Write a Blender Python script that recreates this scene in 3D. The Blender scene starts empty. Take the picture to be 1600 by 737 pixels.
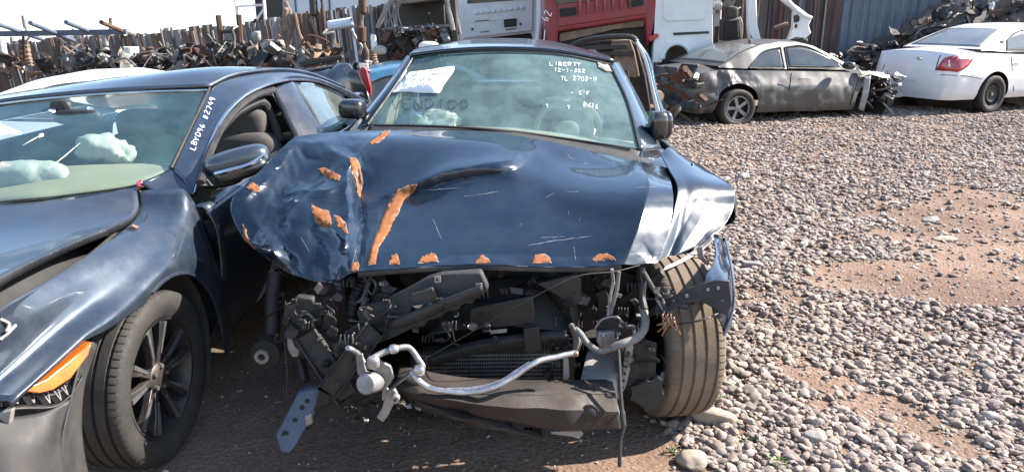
import bpy, bmesh, math, random
import numpy as np
from mathutils import Vector, Matrix, noise as mnoise

# ------------------------------------------------------------------ camera, sky, sun, exposure
scene = bpy.context.scene
COL = scene.collection
CAM_H, PITCH, F = 1.6, math.radians(16.0), 1200.0      # metres, radians, focal length in 1600-px units
cam_data = bpy.data.cameras.new('camera'); cam = bpy.data.objects.new('camera', cam_data); COL.objects.link(cam)
cam.location = (0, 0, CAM_H); cam.rotation_euler = (math.pi/2 - PITCH, 0, 0)
cam_data.sensor_width = 36; cam_data.lens = F/1600*36
cam_data.clip_start = 0.05; cam_data.clip_end = 3000
scene.camera = cam

SUN_EL, SUN_AZ = math.radians(37), math.radians(14)     # azimuth counted from +X (right) towards +Y (away)
S = Vector((math.cos(SUN_EL)*math.cos(SUN_AZ), math.cos(SUN_EL)*math.sin(SUN_AZ), math.sin(SUN_EL)))
world = bpy.data.worlds.new('World'); scene.world = world; world.use_nodes = True
wn = world.node_tree.nodes; wl = world.node_tree.links
bg = wn['Background']; sky = wn.new('ShaderNodeTexSky'); sky.sky_type = 'NISHITA'
sky.sun_disc = False; sky.sun_elevation = SUN_EL; sky.sun_rotation = math.pi/2 - SUN_AZ
sky.air_density = 1.0; sky.dust_density = 0.6; sky.ozone_density = 1.0
stc = wn.new('ShaderNodeTexCoord'); smp = wn.new('ShaderNodeMapping'); smp.inputs['Rotation'].default_value = (math.radians(5), 0, 0)   # tilts the sky so its bright horizon band meets the fence tops
wl.new(stc.outputs['Generated'], smp.inputs['Vector']); wl.new(smp.outputs[0], sky.inputs['Vector'])
wl.new(sky.outputs[0], bg.inputs[0]); bg.inputs[1].default_value = 0.105
sun_data = bpy.data.lights.new('sun', 'SUN'); sun = bpy.data.objects.new('sun', sun_data); COL.objects.link(sun)
sun_data.energy = 5.0; sun_data.angle = math.radians(0.6); sun_data.color = (1.0, 0.91, 0.79)
sun.rotation_euler = S.to_track_quat('Z', 'Y').to_euler(); sun.location = S*30
scene.view_settings.view_transform = 'Standard'; scene.view_settings.look = 'None'
scene.view_settings.gamma = 1; scene.view_settings.exposure = 1.74; scene.view_settings.use_curve_mapping = False
scene.cycles.use_denoising = True
scene.cycles.max_bounces = 8; scene.cycles.transparent_max_bounces = 12
scene.cycles.caustics_reflective = False; scene.cycles.caustics_refractive = False

rnd = random.Random(7)
nprng = np.random.default_rng(11)

# ------------------------------------------------------------------ placing: a direction through the photograph met with a real plane
CP, SP = math.cos(PITCH), math.sin(PITCH)
def ray(px, py):
    a = (px-800)/F; b = (368.5-py)/F
    return Vector((a, CP + b*SP, -SP + b*CP))
def U(px, py, Y):
    d = ray(px, py); return Vector((0, 0, CAM_H)) + d*(Y/d.y)
def Ux(px, py, X):
    d = ray(px, py); return Vector((0, 0, CAM_H)) + d*(X/d.x)
def Uz(px, py, z=0.0):
    d = ray(px, py); return Vector((0, 0, CAM_H)) + d*((z-CAM_H)/d.z)

# ------------------------------------------------------------------ things, parts, tags
ORG = {}
def thing(name, label, cat, loc=(0, 0, 0), rot=(0, 0, 0), group=None, local=False):
    o = bpy.data.objects.new(name, None); COL.objects.link(o)
    o.location = loc; o.rotation_euler = rot; o.empty_display_size = .1
    o['label'] = label; o['category'] = cat
    if group: o['group'] = group
    ORG[o.name] = Vector((0, 0, 0)) if local else Vector(loc)
    return o
def tag(o, label, cat, group=None):
    o['label'] = label; o['category'] = cat
    if group: o['group'] = group
    return o

def link_mesh(name, me, mat, parent, smooth=True, angle=35):
    o = bpy.data.objects.new(name, me); COL.objects.link(o)
    if parent is not None:
        o.parent = parent
        off = ORG.get(parent.name, Vector((0, 0, 0)))
        ORG[o.name] = off
        if off.length > 0: me.transform(Matrix.Translation(-off))
    if mat is not None:
        for m in (mat if isinstance(mat, (list, tuple)) else [mat]): me.materials.append(m)
    if smooth:
        me.shade_smooth()
        try: me.set_sharp_from_angle(angle=math.radians(angle))
        except Exception: pass
    return o

class MB:
    """collects geometry, then becomes one mesh object"""
    def __init__(s): s.v = []; s.f = []
    def add(s, vs, fs):
        k = len(s.v); s.v += [tuple(v) for v in vs]; s.f += [tuple(i+k for i in f) for f in fs]; return s
    def box(s, c, size, R=None):
        c = Vector(c); hx, hy, hz = size[0]/2, size[1]/2, size[2]/2
        vs = [Vector((x, y, z)) for x in (-hx, hx) for y in (-hy, hy) for z in (-hz, hz)]
        if R is not None: vs = [R @ v for v in vs]
        return s.add([v+c for v in vs], [(0,1,3,2),(4,6,7,5),(0,4,5,1),(2,3,7,6),(0,2,6,4),(1,5,7,3)])
    def bar(s, p, q, w, t, up=Vector((0, 0, 1))):
        p = Vector(p); q = Vector(q); d = (q-p); L = d.length
        x = d.normalized(); y = up.cross(x)
        if y.length < 1e-4: y = Vector((0, 1, 0)).cross(x)
        y.normalize(); z = x.cross(y)
        R = Matrix((x, y, z)).transposed()
        return s.box((p+q)/2, (L, w, t), R)
    def tube(s, pts, r, n=8, caps=True):
        pts = [Vector(p) for p in pts]; m = len(pts)
        rs = r if isinstance(r, (list, tuple)) else [r]*m
        prev = None; rings = []
        for i, p in enumerate(pts):
            t = (pts[min(i+1, m-1)] - pts[max(i-1, 0)])
            if t.length < 1e-7: t = Vector((0, 0, 1))
            t.normalize()
            if prev is None:
                a = Vector((0, 0, 1)) if abs(t.z) < .9 else Vector((1, 0, 0))
                u = t.cross(a).normalized()
            else:
                u = prev - t*prev.dot(t)
                if u.length < 1e-5: u = t.cross(Vector((0, 0, 1)))
                u.normalize()
            prev = u; w = t.cross(u)
            rings.append([p + (u*math.cos(2*math.pi*k/n) + w*math.sin(2*math.pi*k/n))*rs[i] for k in range(n)])
        vs = [v for ring in rings for v in ring]; fs = []
        for i in range(m-1):
            for k in range(n):
                fs.append((i*n+k, i*n+(k+1) % n, (i+1)*n+(k+1) % n, (i+1)*n+k))
        if caps: fs.append(tuple(range(n))[::-1]); fs.append(tuple((m-1)*n+k for k in range(n)))
        return s.add(vs, fs)
    def lathe(s, prof, n=32, c=(0, 0, 0), axis='x', closed=False, caps=True):
        """prof: (along axis, radius)"""
        c = Vector(c); vs = []; m = len(prof)
        for a, r in prof:
            for k in range(n):
                th = 2*math.pi*k/n; p, q = r*math.cos(th), r*math.sin(th)
                v = {'x': (a, p, q), 'y': (q, a, p), 'z': (p, q, a)}[axis]
                vs.append(Vector(v)+c)
        fs = []
        for i in range(m-1 if not closed else m):
            j = (i+1) % m
            for k in range(n):
                fs.append((i*n+k, i*n+(k+1) % n, j*n+(k+1) % n, j*n+k))
        if not closed and caps:
            if prof[0][1] > 1e-5: fs.append(tuple(range(n))[::-1])
            if prof[-1][1] > 1e-5: fs.append(tuple((m-1)*n+k for k in range(n)))
        return s.add(vs, fs)
    def prism(s, poly, ext):
        """poly: 3D outline, ext: vector"""
        poly = [Vector(p) for p in poly]; n = len(poly); ext = Vector(ext)
        vs = poly + [p+ext for p in poly]
        fs = [tuple(range(n))[::-1], tuple(range(n, 2*n))] + [(i, (i+1) % n, n+(i+1) % n, n+i) for i in range(n)]
        return s.add(vs, fs)
    def grid(s, P):
        """P: array (r, c, 3)"""
        r, c = len(P), len(P[0]); k = [(i*c+j, i*c+j+1, (i+1)*c+j+1, (i+1)*c+j) for i in range(r-1) for j in range(c-1)]
        return s.add([tuple(p) for row in P for p in row], k)
    def build(s, name, mat, parent=None, smooth=True, bevel=0, solid=0, angle=35, seg=2, recalc=True):
        me = bpy.data.meshes.new(name); me.from_pydata(s.v, [], s.f); me.update()
        if recalc:
            bm = bmesh.new(); bm.from_mesh(me); bmesh.ops.recalc_face_normals(bm, faces=bm.faces); bm.to_mesh(me); bm.free()
        o = link_mesh(name, me, mat, parent, smooth, angle)
        if solid:
            m = o.modifiers.new('thickness', 'SOLIDIFY'); m.thickness = abs(solid); m.offset = -1 if solid > 0 else 1
        if bevel:
            m = o.modifiers.new('bevel', 'BEVEL'); m.width = bevel; m.segments = seg; m.limit_method = 'ANGLE'; m.angle_limit = math.radians(40)
            m.use_clamp_overlap = True
        return o

def crom(P, n, axis=0):
    """Catmull-Rom resampling of control points along one axis to n samples"""
    P = np.asarray(P, float); P = np.moveaxis(P, axis, 0); m = P.shape[0]
    if m == 2:
        t = np.linspace(0, 1, n).reshape((-1,)+(1,)*(P.ndim-1)); out = P[0]*(1-t)+P[1]*t
        return np.moveaxis(out, 0, axis)
    u = np.linspace(0, m-1, n); i = np.clip(np.floor(u).astype(int), 0, m-2); f = u-i
    f = f.reshape((-1,)+(1,)*(P.ndim-1))
    Pm = np.concatenate([(2*P[0]-P[1])[None], P, (2*P[-1]-P[-2])[None]])
    p0, p1, p2, p3 = Pm[i], Pm[i+1], Pm[i+2], Pm[i+3]
    out = .5*((2*p1)+(p2-p0)*f+(2*p0-5*p1+4*p2-p3)*f*f+(3*p1-p0-3*p2+p3)*f**3)
    return np.moveaxis(out, 0, axis)
def linr(P, n, axis=0):
    P = np.asarray(P, float); P = np.moveaxis(P, axis, 0); m = P.shape[0]
    u = np.linspace(0, m-1, n); i = np.clip(np.floor(u).astype(int), 0, m-2); f = (u-i).reshape((-1,)+(1,)*(P.ndim-1))
    return np.moveaxis(P[i]*(1-f)+P[i+1]*f, 0, axis)
def pts(L): return [U(*p) for p in L]
def surf(name, rows, mat, parent, nu=12, nv=24, solid=0.004, lin=False, disp=None, out=None, **k):
    P = np.array([[tuple(p) for p in r] for r in rows], float)
    fn = linr if lin else crom
    P = fn(fn(P, nu, 0), nv, 1)
    if disp is not None: P = disp(P)
    # outside faces the way the thing is seen from: normals towards the yard, not into the body
    a, b = P.shape[0]//2, P.shape[1]//2
    c = P[a, b]; n_ = np.zeros(3)
    for i in range(P.shape[0]-1):
        for j in range(0, P.shape[1]-1, max(1, P.shape[1]//12)): n_ += np.cross(P[i, j+1]-P[i, j], P[i+1, j]-P[i, j])
    if np.dot(n_, np.array(out if out is not None else (-c[0], -c[1], CAM_H-c[2]))) < 0: P = P[:, ::-1]
    return MB().grid(P).build(name, mat, parent, solid=solid, recalc=False, **k)
def curve(L, n=40): return [Vector(p) for p in crom(np.array([tuple(p) for p in L]), n)]
def ptube(name, L, r, mat, parent, n=40, seg=8): return MB().tube(curve(pts(L), n), r, seg).build(name, mat, parent)
def ppoly(name, P2, Y, thick, mat, parent, bevel=0.003, **k):
    poly = [U(p[0], p[1], p[2] if len(p) > 2 else Y) for p in P2]
    return MB().prism(poly, (0, thick, 0)).build(name, mat, parent, bevel=bevel, **k)
def rotz(a): return Matrix.Rotation(a, 3, 'Z')
def fbm(v, o=4): return mnoise.fractal(Vector(v), 1.0, 2.0, o)

# ------------------------------------------------------------------ materials
def nodes(m): return m.node_tree.nodes, m.node_tree.links
def pm(name, c1, c2=None, scale=6, rough=.5, rvar=.1, metal=0, coat=0, bump=0, bscale=40, dust=0, dcol=(.35, .28, .21), dscale=5, spec=.5, scratch=0, detail=8, coords='Object', lo=.35, hi=.65):
    m = bpy.data.materials.new(name); m.use_nodes = True; n, l = nodes(m); b = n['Principled BSDF']
    tc = n.new('ShaderNodeTexCoord'); co = tc.outputs[coords]
    def noise(s, d=detail, r=.6):
        t = n.new('ShaderNodeTexNoise'); t.inputs['Scale'].default_value = s; t.inputs['Detail'].default_value = d; t.inputs['Roughness'].default_value = r
        l.new(co, t.inputs['Vector']); return t
    def ramp(src, a, b_, c=(0, 0, 0, 1), d=(1, 1, 1, 1)):
        r = n.new('ShaderNodeValToRGB'); r.color_ramp.elements[0].position = a; r.color_ramp.elements[1].position = b_
        r.color_ramp.elements[0].color = c; r.color_ramp.elements[1].color = d; l.new(src, r.inputs[0]); return r
    col = None
    c2 = c2 or tuple(x*.75 for x in c1)
    nz = noise(scale); r1 = ramp(nz.outputs[0], lo, hi, (*c1, 1), (*c2, 1)); col = r1.outputs[0]
    if scratch:
        w = n.new('ShaderNodeTexWave'); w.inputs['Scale'].default_value = 1.3; w.inputs['Distortion'].default_value = 14; w.inputs['Detail'].default_value = 3; w.inputs['Detail Scale'].default_value = 2.5
        l.new(co, w.inputs['Vector']); rs = ramp(w.outputs['Fac'], .97, 1.0); ns = noise(3); rr = ramp(ns.outputs[0], .55, .62)
        mu = n.new('ShaderNodeMath'); mu.operation = 'MULTIPLY'; l.new(rs.outputs[0], mu.inputs[0]); l.new(rr.outputs[0], mu.inputs[1])
        m2 = n.new('ShaderNodeMath'); m2.operation = 'MULTIPLY'; l.new(mu.outputs[0], m2.inputs[0]); m2.inputs[1].default_value = scratch
        mx = n.new('ShaderNodeMixRGB'); l.new(m2.outputs[0], mx.inputs[0]); l.new(col, mx.inputs[1]); mx.inputs[2].default_value = (.55, .56, .58, 1); col = mx.outputs[0]
    b.inputs['Metallic'].default_value = metal; b.inputs['Specular IOR Level'].default_value = spec
    nr = noise(scale*2.3); mr = n.new('ShaderNodeMapRange'); l.new(nr.outputs[0], mr.inputs[0])
    mr.inputs[1].default_value = .3; mr.inputs[2].default_value = .7; mr.inputs[3].default_value = max(.02, rough-rvar); mr.inputs[4].default_value = min(1, rough+rvar)
    rsrc = mr.outputs[0]
    b.inputs['Coat Weight'].default_value = coat; b.inputs['Coat Roughness'].default_value = .06
    if dust:
        nd = noise(dscale, 10, .7); rd = ramp(nd.outputs[0], .38, .72)
        m2 = n.new('ShaderNodeMath'); m2.operation = 'MULTIPLY'; l.new(rd.outputs[0], m2.inputs[0]); m2.inputs[1].default_value = dust
        mx = n.new('ShaderNodeMixRGB'); l.new(m2.outputs[0], mx.inputs[0]); l.new(col, mx.inputs[1]); mx.inputs[2].default_value = (*dcol, 1); col = mx.outputs[0]
        ra = n.new('ShaderNodeMath'); ra.operation = 'MULTIPLY_ADD'; ra.use_clamp = True
        l.new(m2.outputs[0], ra.inputs[0]); ra.inputs[1].default_value = .5; l.new(rsrc, ra.inputs[2]); rsrc = ra.outputs[0]
        if coat:
            cw = n.new('ShaderNodeMath'); cw.operation = 'MULTIPLY_ADD'; l.new(m2.outputs[0], cw.inputs[0]); cw.inputs[1].default_value = -coat*.8; cw.inputs[2].default_value = coat
            l.new(cw.outputs[0], b.inputs['Coat Weight'])
    l.new(col, b.inputs['Base Color']); l.new(rsrc, b.inputs['Roughness'])
    if bump:
        nb = noise(bscale, 6); bp = n.new('ShaderNodeBump'); bp.inputs['Strength'].default_value = bump; bp.inputs['Distance'].default_value = .01
        l.new(nb.outputs[0], bp.inputs['Height']); l.new(bp.outputs[0], b.inputs['Normal'])
        if coat: l.new(bp.outputs[0], b.inputs['Coat Normal'])
    return m
def glass(name, tint=(.62, .78, .76), film=.1, filmcol=(.55, .62, .60), rough=.02):
    m = bpy.data.materials.new(name); m.use_nodes = True; n, l = nodes(m); n.remove(n['Principled BSDF']); out = n['Material Output']
    tr = n.new('ShaderNodeBsdfTransparent'); tr.inputs[0].default_value = (*tint, 1)
    gl = n.new('ShaderNodeBsdfGlossy'); gl.inputs['Roughness'].default_value = rough; gl.inputs[0].default_value = (.95, 1, 1, 1)
    df = n.new('ShaderNodeBsdfDiffuse'); df.inputs[0].default_value = (*filmcol, 1)
    fr = n.new('ShaderNodeFresnel'); ge = n.new('ShaderNodeNewGeometry'); io = n.new('ShaderNodeMapRange')      # a thin pane reflects alike from both sides
    io.inputs[3].default_value = 1.5; io.inputs[4].default_value = 1/1.5; l.new(ge.outputs['Backfacing'], io.inputs[0]); l.new(io.outputs[0], fr.inputs[0])
    tc = n.new('ShaderNodeTexCoord'); nz = n.new('ShaderNodeTexNoise'); nz.inputs['Scale'].default_value = 5; nz.inputs['Detail'].default_value = 9; nz.inputs['Roughness'].default_value = .65
    l.new(tc.outputs['Object'], nz.inputs['Vector'])
    mr = n.new('ShaderNodeMapRange'); l.new(nz.outputs[0], mr.inputs[0]); mr.inputs[1].default_value = .3; mr.inputs[2].default_value = .75
    mr.inputs[3].default_value = film*.5; mr.inputs[4].default_value = film*1.7
    a = n.new('ShaderNodeMixShader'); l.new(mr.outputs[0], a.inputs[0]); l.new(tr.outputs[0], a.inputs[1]); l.new(df.outputs[0], a.inputs[2])
    b = n.new('ShaderNodeMixShader'); l.new(fr.outputs[0], b.inputs[0]); l.new(a.outputs[0], b.inputs[1]); l.new(gl.outputs[0], b.inputs[2])
    l.new(b.outputs[0], out.inputs[0]); return m

M = {}
M['navy'] = pm('navy_paint', (.005, .0165, .034), (.0035, .011, .024), 3, .22, .07, metal=.3, coat=.85, dust=.10, dcol=(.12, .135, .145), dscale=9)
M['navy_in'] = pm('navy_unpainted', (.03, .04, .055), (.02, .022, .03), 8, .55, dust=.3)
M['grey_paint'] = pm('grey_blue_paint', (.030, .048, .078), (.024, .039, .064), 3, .30, .06, metal=.55, coat=.9, dust=.32, dcol=(.19, .195, .20), dscale=4)
M['silver'] = pm('dusty_grey_paint', (.092, .090, .091), (.070, .068, .069), 3, .46, .08, metal=.3, coat=.15, dust=.20, dcol=(.125, .115, .105), dscale=3, scratch=.2)
M['white'] = pm('white_paint', (.74, .76, .78), (.68, .70, .73), 2, .35, .1, coat=.5, dust=.18, dcol=(.50, .46, .42), dscale=2)
M['white_dirty'] = pm('soiled_white_paint', (.66, .69, .73), (.58, .61, .66), 2, .45, .1, coat=.2, dust=.35, dcol=(.42, .38, .34), dscale=3)
M['red'] = pm('red_paint', (.26, .014, .030), (.20, .010, .022), 3, .4, .1, coat=.4, dust=.25, dcol=(.32, .14, .13), dscale=3)
M['teal'] = pm('blue_paint', (.02, .13, .26), (.015, .10, .20), 3, .3, coat=.8, dust=.15)
M['black_paint'] = pm('black_paint', (.010, .012, .016), (.016, .018, .022), 3, .25, coat=.9, dust=.10, dcol=(.16, .15, .14))
M['plastic'] = pm('black_plastic', (.009, .009, .010), (.015, .0145, .014), 12, .5, .12, bump=.15, bscale=120, dust=.3, dcol=(.06, .052, .045), dscale=9)
M['plastic_grey'] = pm('dusty_dark_plastic', (.016, .017, .019), (.028, .028, .029), 10, .6, .12, bump=.2, bscale=90, dust=.4, dcol=(.065, .059, .053), dscale=11)
M['rubber'] = pm('tyre_rubber', (.014, .014, .014), (.022, .021, .020), 14, .7, .1, bump=.25, bscale=150, dust=.22, dcol=(.075, .065, .055), dscale=6)
M['rubber_dusty'] = pm('dusty_tyre_rubber', (.10, .078, .058), (.15, .12, .09), 9, .85, .08, bump=.25, bscale=150, dust=.8, dcol=(.24, .19, .14), dscale=5)
M['groove'] = pm('tyre_groove', (.012, .011, .010), None, 10, .9)
M['rim'] = pm('dark_alloy', (.035, .037, .042), (.05, .052, .058), 10, .4, metal=.7, dust=.3)
M['rim_face'] = pm('machined_alloy', (.26, .28, .31), (.18, .20, .22), 20, .4, metal=.8, dust=.25)
M['steel'] = pm('dull_steel', (.20, .21, .22), (.12, .125, .13), 14, .5, .15, metal=.75, bump=.2, bscale=60, dust=.5, dcol=(.20, .17, .14), dscale=8)
M['steel_dark'] = pm('dark_painted_steel', (.016, .0175, .020), (.028, .028, .030), 12, .5, .15, metal=.3, bump=.2, bscale=60, dust=.4, dcol=(.08, .07, .06), dscale=8)
M['steel_blue'] = pm('blue_grey_steel', (.06, .09, .15), (.09, .12, .18), 12, .55, metal=.2, dust=.4, dcol=(.16, .14, .13))
M['rail'] = pm('galvanised_rail', (.34, .34, .34), (.22, .22, .22), 9, .55, metal=.35, bump=.2, dust=.5, dcol=(.30, .26, .21), dscale=7)
M['beam'] = pm('brown_black_beam', (.012, .0095, .0085), (.022, .016, .014), 5, .68, .15, metal=.0, bump=.2, bscale=40, dust=.5, dcol=(.065, .048, .04), dscale=6)
M['alu'] = pm('aluminium', (.60, .61, .63), (.40, .41, .43), 24, .34, .14, metal=.9, bump=.15, bscale=50, dust=.35, dcol=(.30, .27, .24), dscale=14)
M['alu_dull'] = pm('cast_aluminium', (.36, .36, .37), (.22, .22, .23), 18, .5, .12, metal=.6, bump=.3, dust=.45, dcol=(.20, .18, .16), dscale=12)
M['hose'] = pm('grey_hose', (.17, .168, .165), (.11, .107, .104), 14, .6, bump=.2, dust=.5, dcol=(.34, .29, .24))
M['rust'] = pm('rusty_steel', (.085, .038, .024), (.055, .030, .022), 6, .85, bump=.4, bscale=60, dust=.5, dcol=(.13, .085, .06))
M['rust_pale'] = pm('pale_rust', (.21, .15, .115), (.13, .08, .06), 6, .85, bump=.4, bscale=60, dust=.4)
M['primer'] = pm('orange_filler', (.30, .098, .024), (.15, .050, .015), 26, .85, bump=.12, bscale=70, dust=.45, dcol=(.13, .075, .042), dscale=30)
M['copper'] = pm('copper_wire', (.42, .26, .18), (.25, .15, .10), 30, .45, metal=.6)
M['glass'] = glass('windscreen_glass', (.84, .95, .93), .21, (.34, .53, .53))
M['glass_clear'] = glass('windscreen_glass_clean', (.86, .97, .95), .085, (.22, .44, .50))
M['glass_dark'] = glass('side_glass', (.62, .70, .69), .09)
M['glass_dusty'] = glass('dusty_glass', (.45, .50, .46), .38, (.36, .35, .30), .12)
M['cloth'] = pm('grey_seat_cloth', (.075, .07, .066), (.055, .052, .05), 30, .9, bump=.4, bscale=200)
M['cloth_dark'] = pm('dark_seat_cloth', (.022, .022, .024), (.03, .03, .032), 30, .9, bump=.4, bscale=200)
M['beige'] = pm('beige_trim', (.22, .195, .125), (.19, .17, .11), 5, .75, bump=.1)
M['dash'] = pm('dusty_dashboard', (.24, .235, .19), (.19, .185, .15), 6, .8, bump=.2, bscale=150)
M['airbag'] = pm('airbag_cloth', (.33, .33, .30), (.27, .27, .245), 10, .85, bump=.4, bscale=30)
M['paper'] = pm('paper', (.80, .81, .82), (.76, .77, .78), 4, .85)
M['ink'] = pm('pencil_ink', (.30, .32, .36), None, 10, .8)
M['marker'] = pm('white_marker', (.82, .83, .84), (.7, .7, .72), 10, .8)
def faint(name, col, fac):
    m = bpy.data.materials.new(name); m.use_nodes = True; n, l = nodes(m); n.remove(n['Principled BSDF'])
    tr = n.new('ShaderNodeBsdfTransparent'); df = n.new('ShaderNodeBsdfDiffuse'); df.inputs[0].default_value = (*col, 1)
    tc = n.new('ShaderNodeTexCoord'); nz = n.new('ShaderNodeTexNoise'); nz.inputs['Scale'].default_value = 30; l.new(tc.outputs['Object'], nz.inputs['Vector'])
    mu = n.new('ShaderNodeMath'); mu.operation = 'MULTIPLY'; mu.use_clamp = True; l.new(nz.outputs[0], mu.inputs[0]); mu.inputs[1].default_value = fac*2
    mx = n.new('ShaderNodeMixShader'); l.new(mu.outputs[0], mx.inputs[0]); l.new(tr.outputs[0], mx.inputs[1]); l.new(df.outputs[0], mx.inputs[2])
    l.new(mx.outputs[0], n['Material Output'].inputs[0]); return m
M['marker_dark'] = faint('smeared_dust_writing', (.02, .035, .04), .42)
M['lens_red'] = pm('red_lens', (.42, .02, .025), (.30, .012, .018), 6, .18, coat=1, dust=.1)
M['lens_amber'] = pm('amber_lens', (.60, .115, .008), (.46, .075, .005), 20, .2, coat=1)
M['chrome'] = pm('bright_trim', (.70, .68, .68), (.6, .58, .58), 20, .18, metal=1)
M['dark'] = pm('plain_black', (.010, .010, .011), (.018, .018, .018), 5, .7)  # plain black; flat discs and slots of it stand in for shade in holes
M['liner'] = pm('wheel_arch_liner', (.022, .022, .023), (.04, .038, .036), 8, .75, bump=.3, dust=.4, dcol=(.09, .075, .06))
M['bumper_grey'] = pm('scuffed_grey_plastic', (.019, .020, .022), (.030, .030, .032), 4, .55, dust=.5, dcol=(.06, .052, .046), dscale=4)

# ------------------------------------------------------------------ ground, gravel, stones
def sstep(a, b, x): t = np.clip((x-a)/(b-a), 0, 1); return t*t*(3-2*t)
def gz(x, y):
    x = np.asarray(x, float); y = np.asarray(y, float)
    d = -.12*np.clip(-x-3, 0, 12)*sstep(6, 10, y)
    near = 1-sstep(14, 22, np.hypot(x, y))
    w = .014*np.sin(2.1*x+1.3*np.sin(1.7*y))*np.sin(1.9*y+.7) + .010*np.sin(5.3*x+2*np.sin(3.1*y))*np.sin(4.7*y+1.1*x) + .006*np.sin(13*x+3*np.sin(7*y))*np.sin(11*y+2*np.sin(9*x))
    return d + w*near - .06*np.clip(y-19, 0, None)
def axis_vals(lim0, lim1, dense0, dense1, step, grow=1.25):
    v = list(np.arange(dense0, dense1+step/2, step)); s = step; a = dense1
    while a < lim1: s *= grow; a += s; v.append(min(a, lim1))
    s = step; a = dense0
    while a > lim0: s *= grow; a -= s; v.insert(0, max(a, lim0))
    return np.array(v)
gx = axis_vals(-600, 600, -2.2, 6.0, .06); gy = axis_vals(-200, 1500, 1.4, 7.0, .06)
GX, GY = np.meshgrid(gx, gy); GZ = gz(GX, GY)

def soil_material():
    m = bpy.data.materials.new('dry_soil'); m.use_nodes = True; n, l = nodes(m); b = n['Principled BSDF']
    tc = n.new('ShaderNodeTexCoord')
    def noise(s, d=8, r=.6):
        t = n.new('ShaderNodeTexNoise'); t.inputs['Scale'].default_value = s; t.inputs['Detail'].default_value = d; t.inputs['Roughness'].default_value = r
        l.new(tc.outputs['Object'], t.inputs['Vector']); return t
    a = noise(.9, 6); r = n.new('ShaderNodeValToRGB'); e = r.color_ramp.elements
    e[0].position = .30; e[0].color = (.155, .102, .078, 1); e[1].position = .70; e[1].color = (.295, .216, .168, 1)
    x = e.new(.5); x.color = (.225, .158, .122, 1)
    l.new(a.outputs[0], r.inputs[0])
    g = noise(60, 8, .7); r2 = n.new('ShaderNodeValToRGB'); r2.color_ramp.elements[0].position = .35; r2.color_ramp.elements[1].position = .7
    r2.color_ramp.elements[0].color = (.6, .58, .56, 1); r2.color_ramp.elements[1].color = (1.15, 1.12, 1.1, 1)
    l.new(g.outputs[0], r2.inputs[0])
    mx = n.new('ShaderNodeMixRGB'); mx.blend_type = 'MULTIPLY'; mx.inputs[0].default_value = 1; l.new(r.outputs[0], mx.inputs[1]); l.new(r2.outputs[0], mx.inputs[2])
    # oil-soaked earth in random spots over the whole ground
    o = noise(1.7, 7, .65); ro = n.new('ShaderNodeValToRGB'); ro.color_ramp.elements[0].position = .5; ro.color_ramp.elements[1].position = .66
    l.new(o.outputs[0], ro.inputs[0])
    mo = n.new('ShaderNodeMath'); mo.operation = 'MULTIPLY'; l.new(ro.outputs[0], mo.inputs[0]); mo.inputs[1].default_value = .35
    m3 = n.new('ShaderNodeMixRGB'); l.new(mo.outputs[0], m3.inputs[0]); l.new(mx.outputs[0], m3.inputs[1]); m3.inputs[2].default_value = (.10, .07, .055, 1)
    l.new(m3.outputs[0], b.inputs['Base Color']); b.inputs['Roughness'].default_value = .95; b.inputs['Specular IOR Level'].default_value = .15
    h1 = noise(35, 9, .7); h2 = n.new('ShaderNodeTexVoronoi'); h2.inputs['Scale'].default_value = 55; l.new(tc.outputs['Object'], h2.inputs['Vector'])
    ad = n.new('ShaderNodeMath'); ad.operation = 'SUBTRACT'; l.new(h1.outputs[0], ad.inputs[0]); l.new(h2.outputs[0], ad.inputs[1])
    bp = n.new('ShaderNodeBump'); bp.inputs['Strength'].default_value = .35; bp.inputs['Distance'].default_value = .02
    l.new(ad.outputs[0], bp.inputs['Height']); l.new(bp.outputs[0], b.inputs['Normal'])
    return m
M['soil'] = soil_material()
ground = MB().grid(np.dstack([GX, GY, GZ])).build('ground', M['soil'], recalc=False)
ground['kind'] = 'structure'

def stone_material(name, cols, hue=1.0):
    m = bpy.data.materials.new(name); m.use_nodes = True; n, l = nodes(m); b = n['Principled BSDF']
    g = n.new('ShaderNodeNewGeometry'); r = n.new('ShaderNodeValToRGB'); e = r.color_ramp.elements
    e[0].position = 0; e[0].color = (*cols[0], 1); e[1].position = 1; e[1].color = (*cols[-1], 1)
    for i, c in enumerate(cols[1:-1]): x = e.new((i+1)/(len(cols)-1)); x.color = (*c, 1)
    l.new(g.outputs['Random Per Island'], r.inputs[0])
    tc = n.new('ShaderNodeTexCoord'); t = n.new('ShaderNodeTexNoise'); t.inputs['Scale'].default_value = 40; t.inputs['Detail'].default_value = 5
    l.new(tc.outputs['Object'], t.inputs['Vector'])
    mr = n.new('ShaderNodeMapRange'); l.new(t.outputs[0], mr.inputs[0]); mr.inputs[1].default_value = .3; mr.inputs[2].default_value = .7; mr.inputs[3].default_value = .72; mr.inputs[4].default_value = 1.18
    mx = n.new('ShaderNodeMixRGB'); mx.blend_type = 'MULTIPLY'; mx.inputs[0].default_value = 1; l.new(r.outputs[0], mx.inputs[1]); l.new(mr.outputs[0], mx.inputs[2])
    l.new(mx.outputs[0], b.inputs['Base Color']); b.inputs['Roughness'].default_value = .8; b.inputs['Specular IOR Level'].default_value = .3
    bp = n.new('ShaderNodeBump'); bp.inputs['Strength'].default_value = .25; bp.inputs['Distance'].default_value = .004
    t2 = n.new('ShaderNodeTexNoise'); t2.inputs['Scale'].default_value = 160; l.new(tc.outputs['Object'], t2.inputs['Vector']); l.new(t2.outputs[0], bp.inputs['Height']); l.new(bp.outputs[0], b.inputs['Normal'])
    return m
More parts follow.
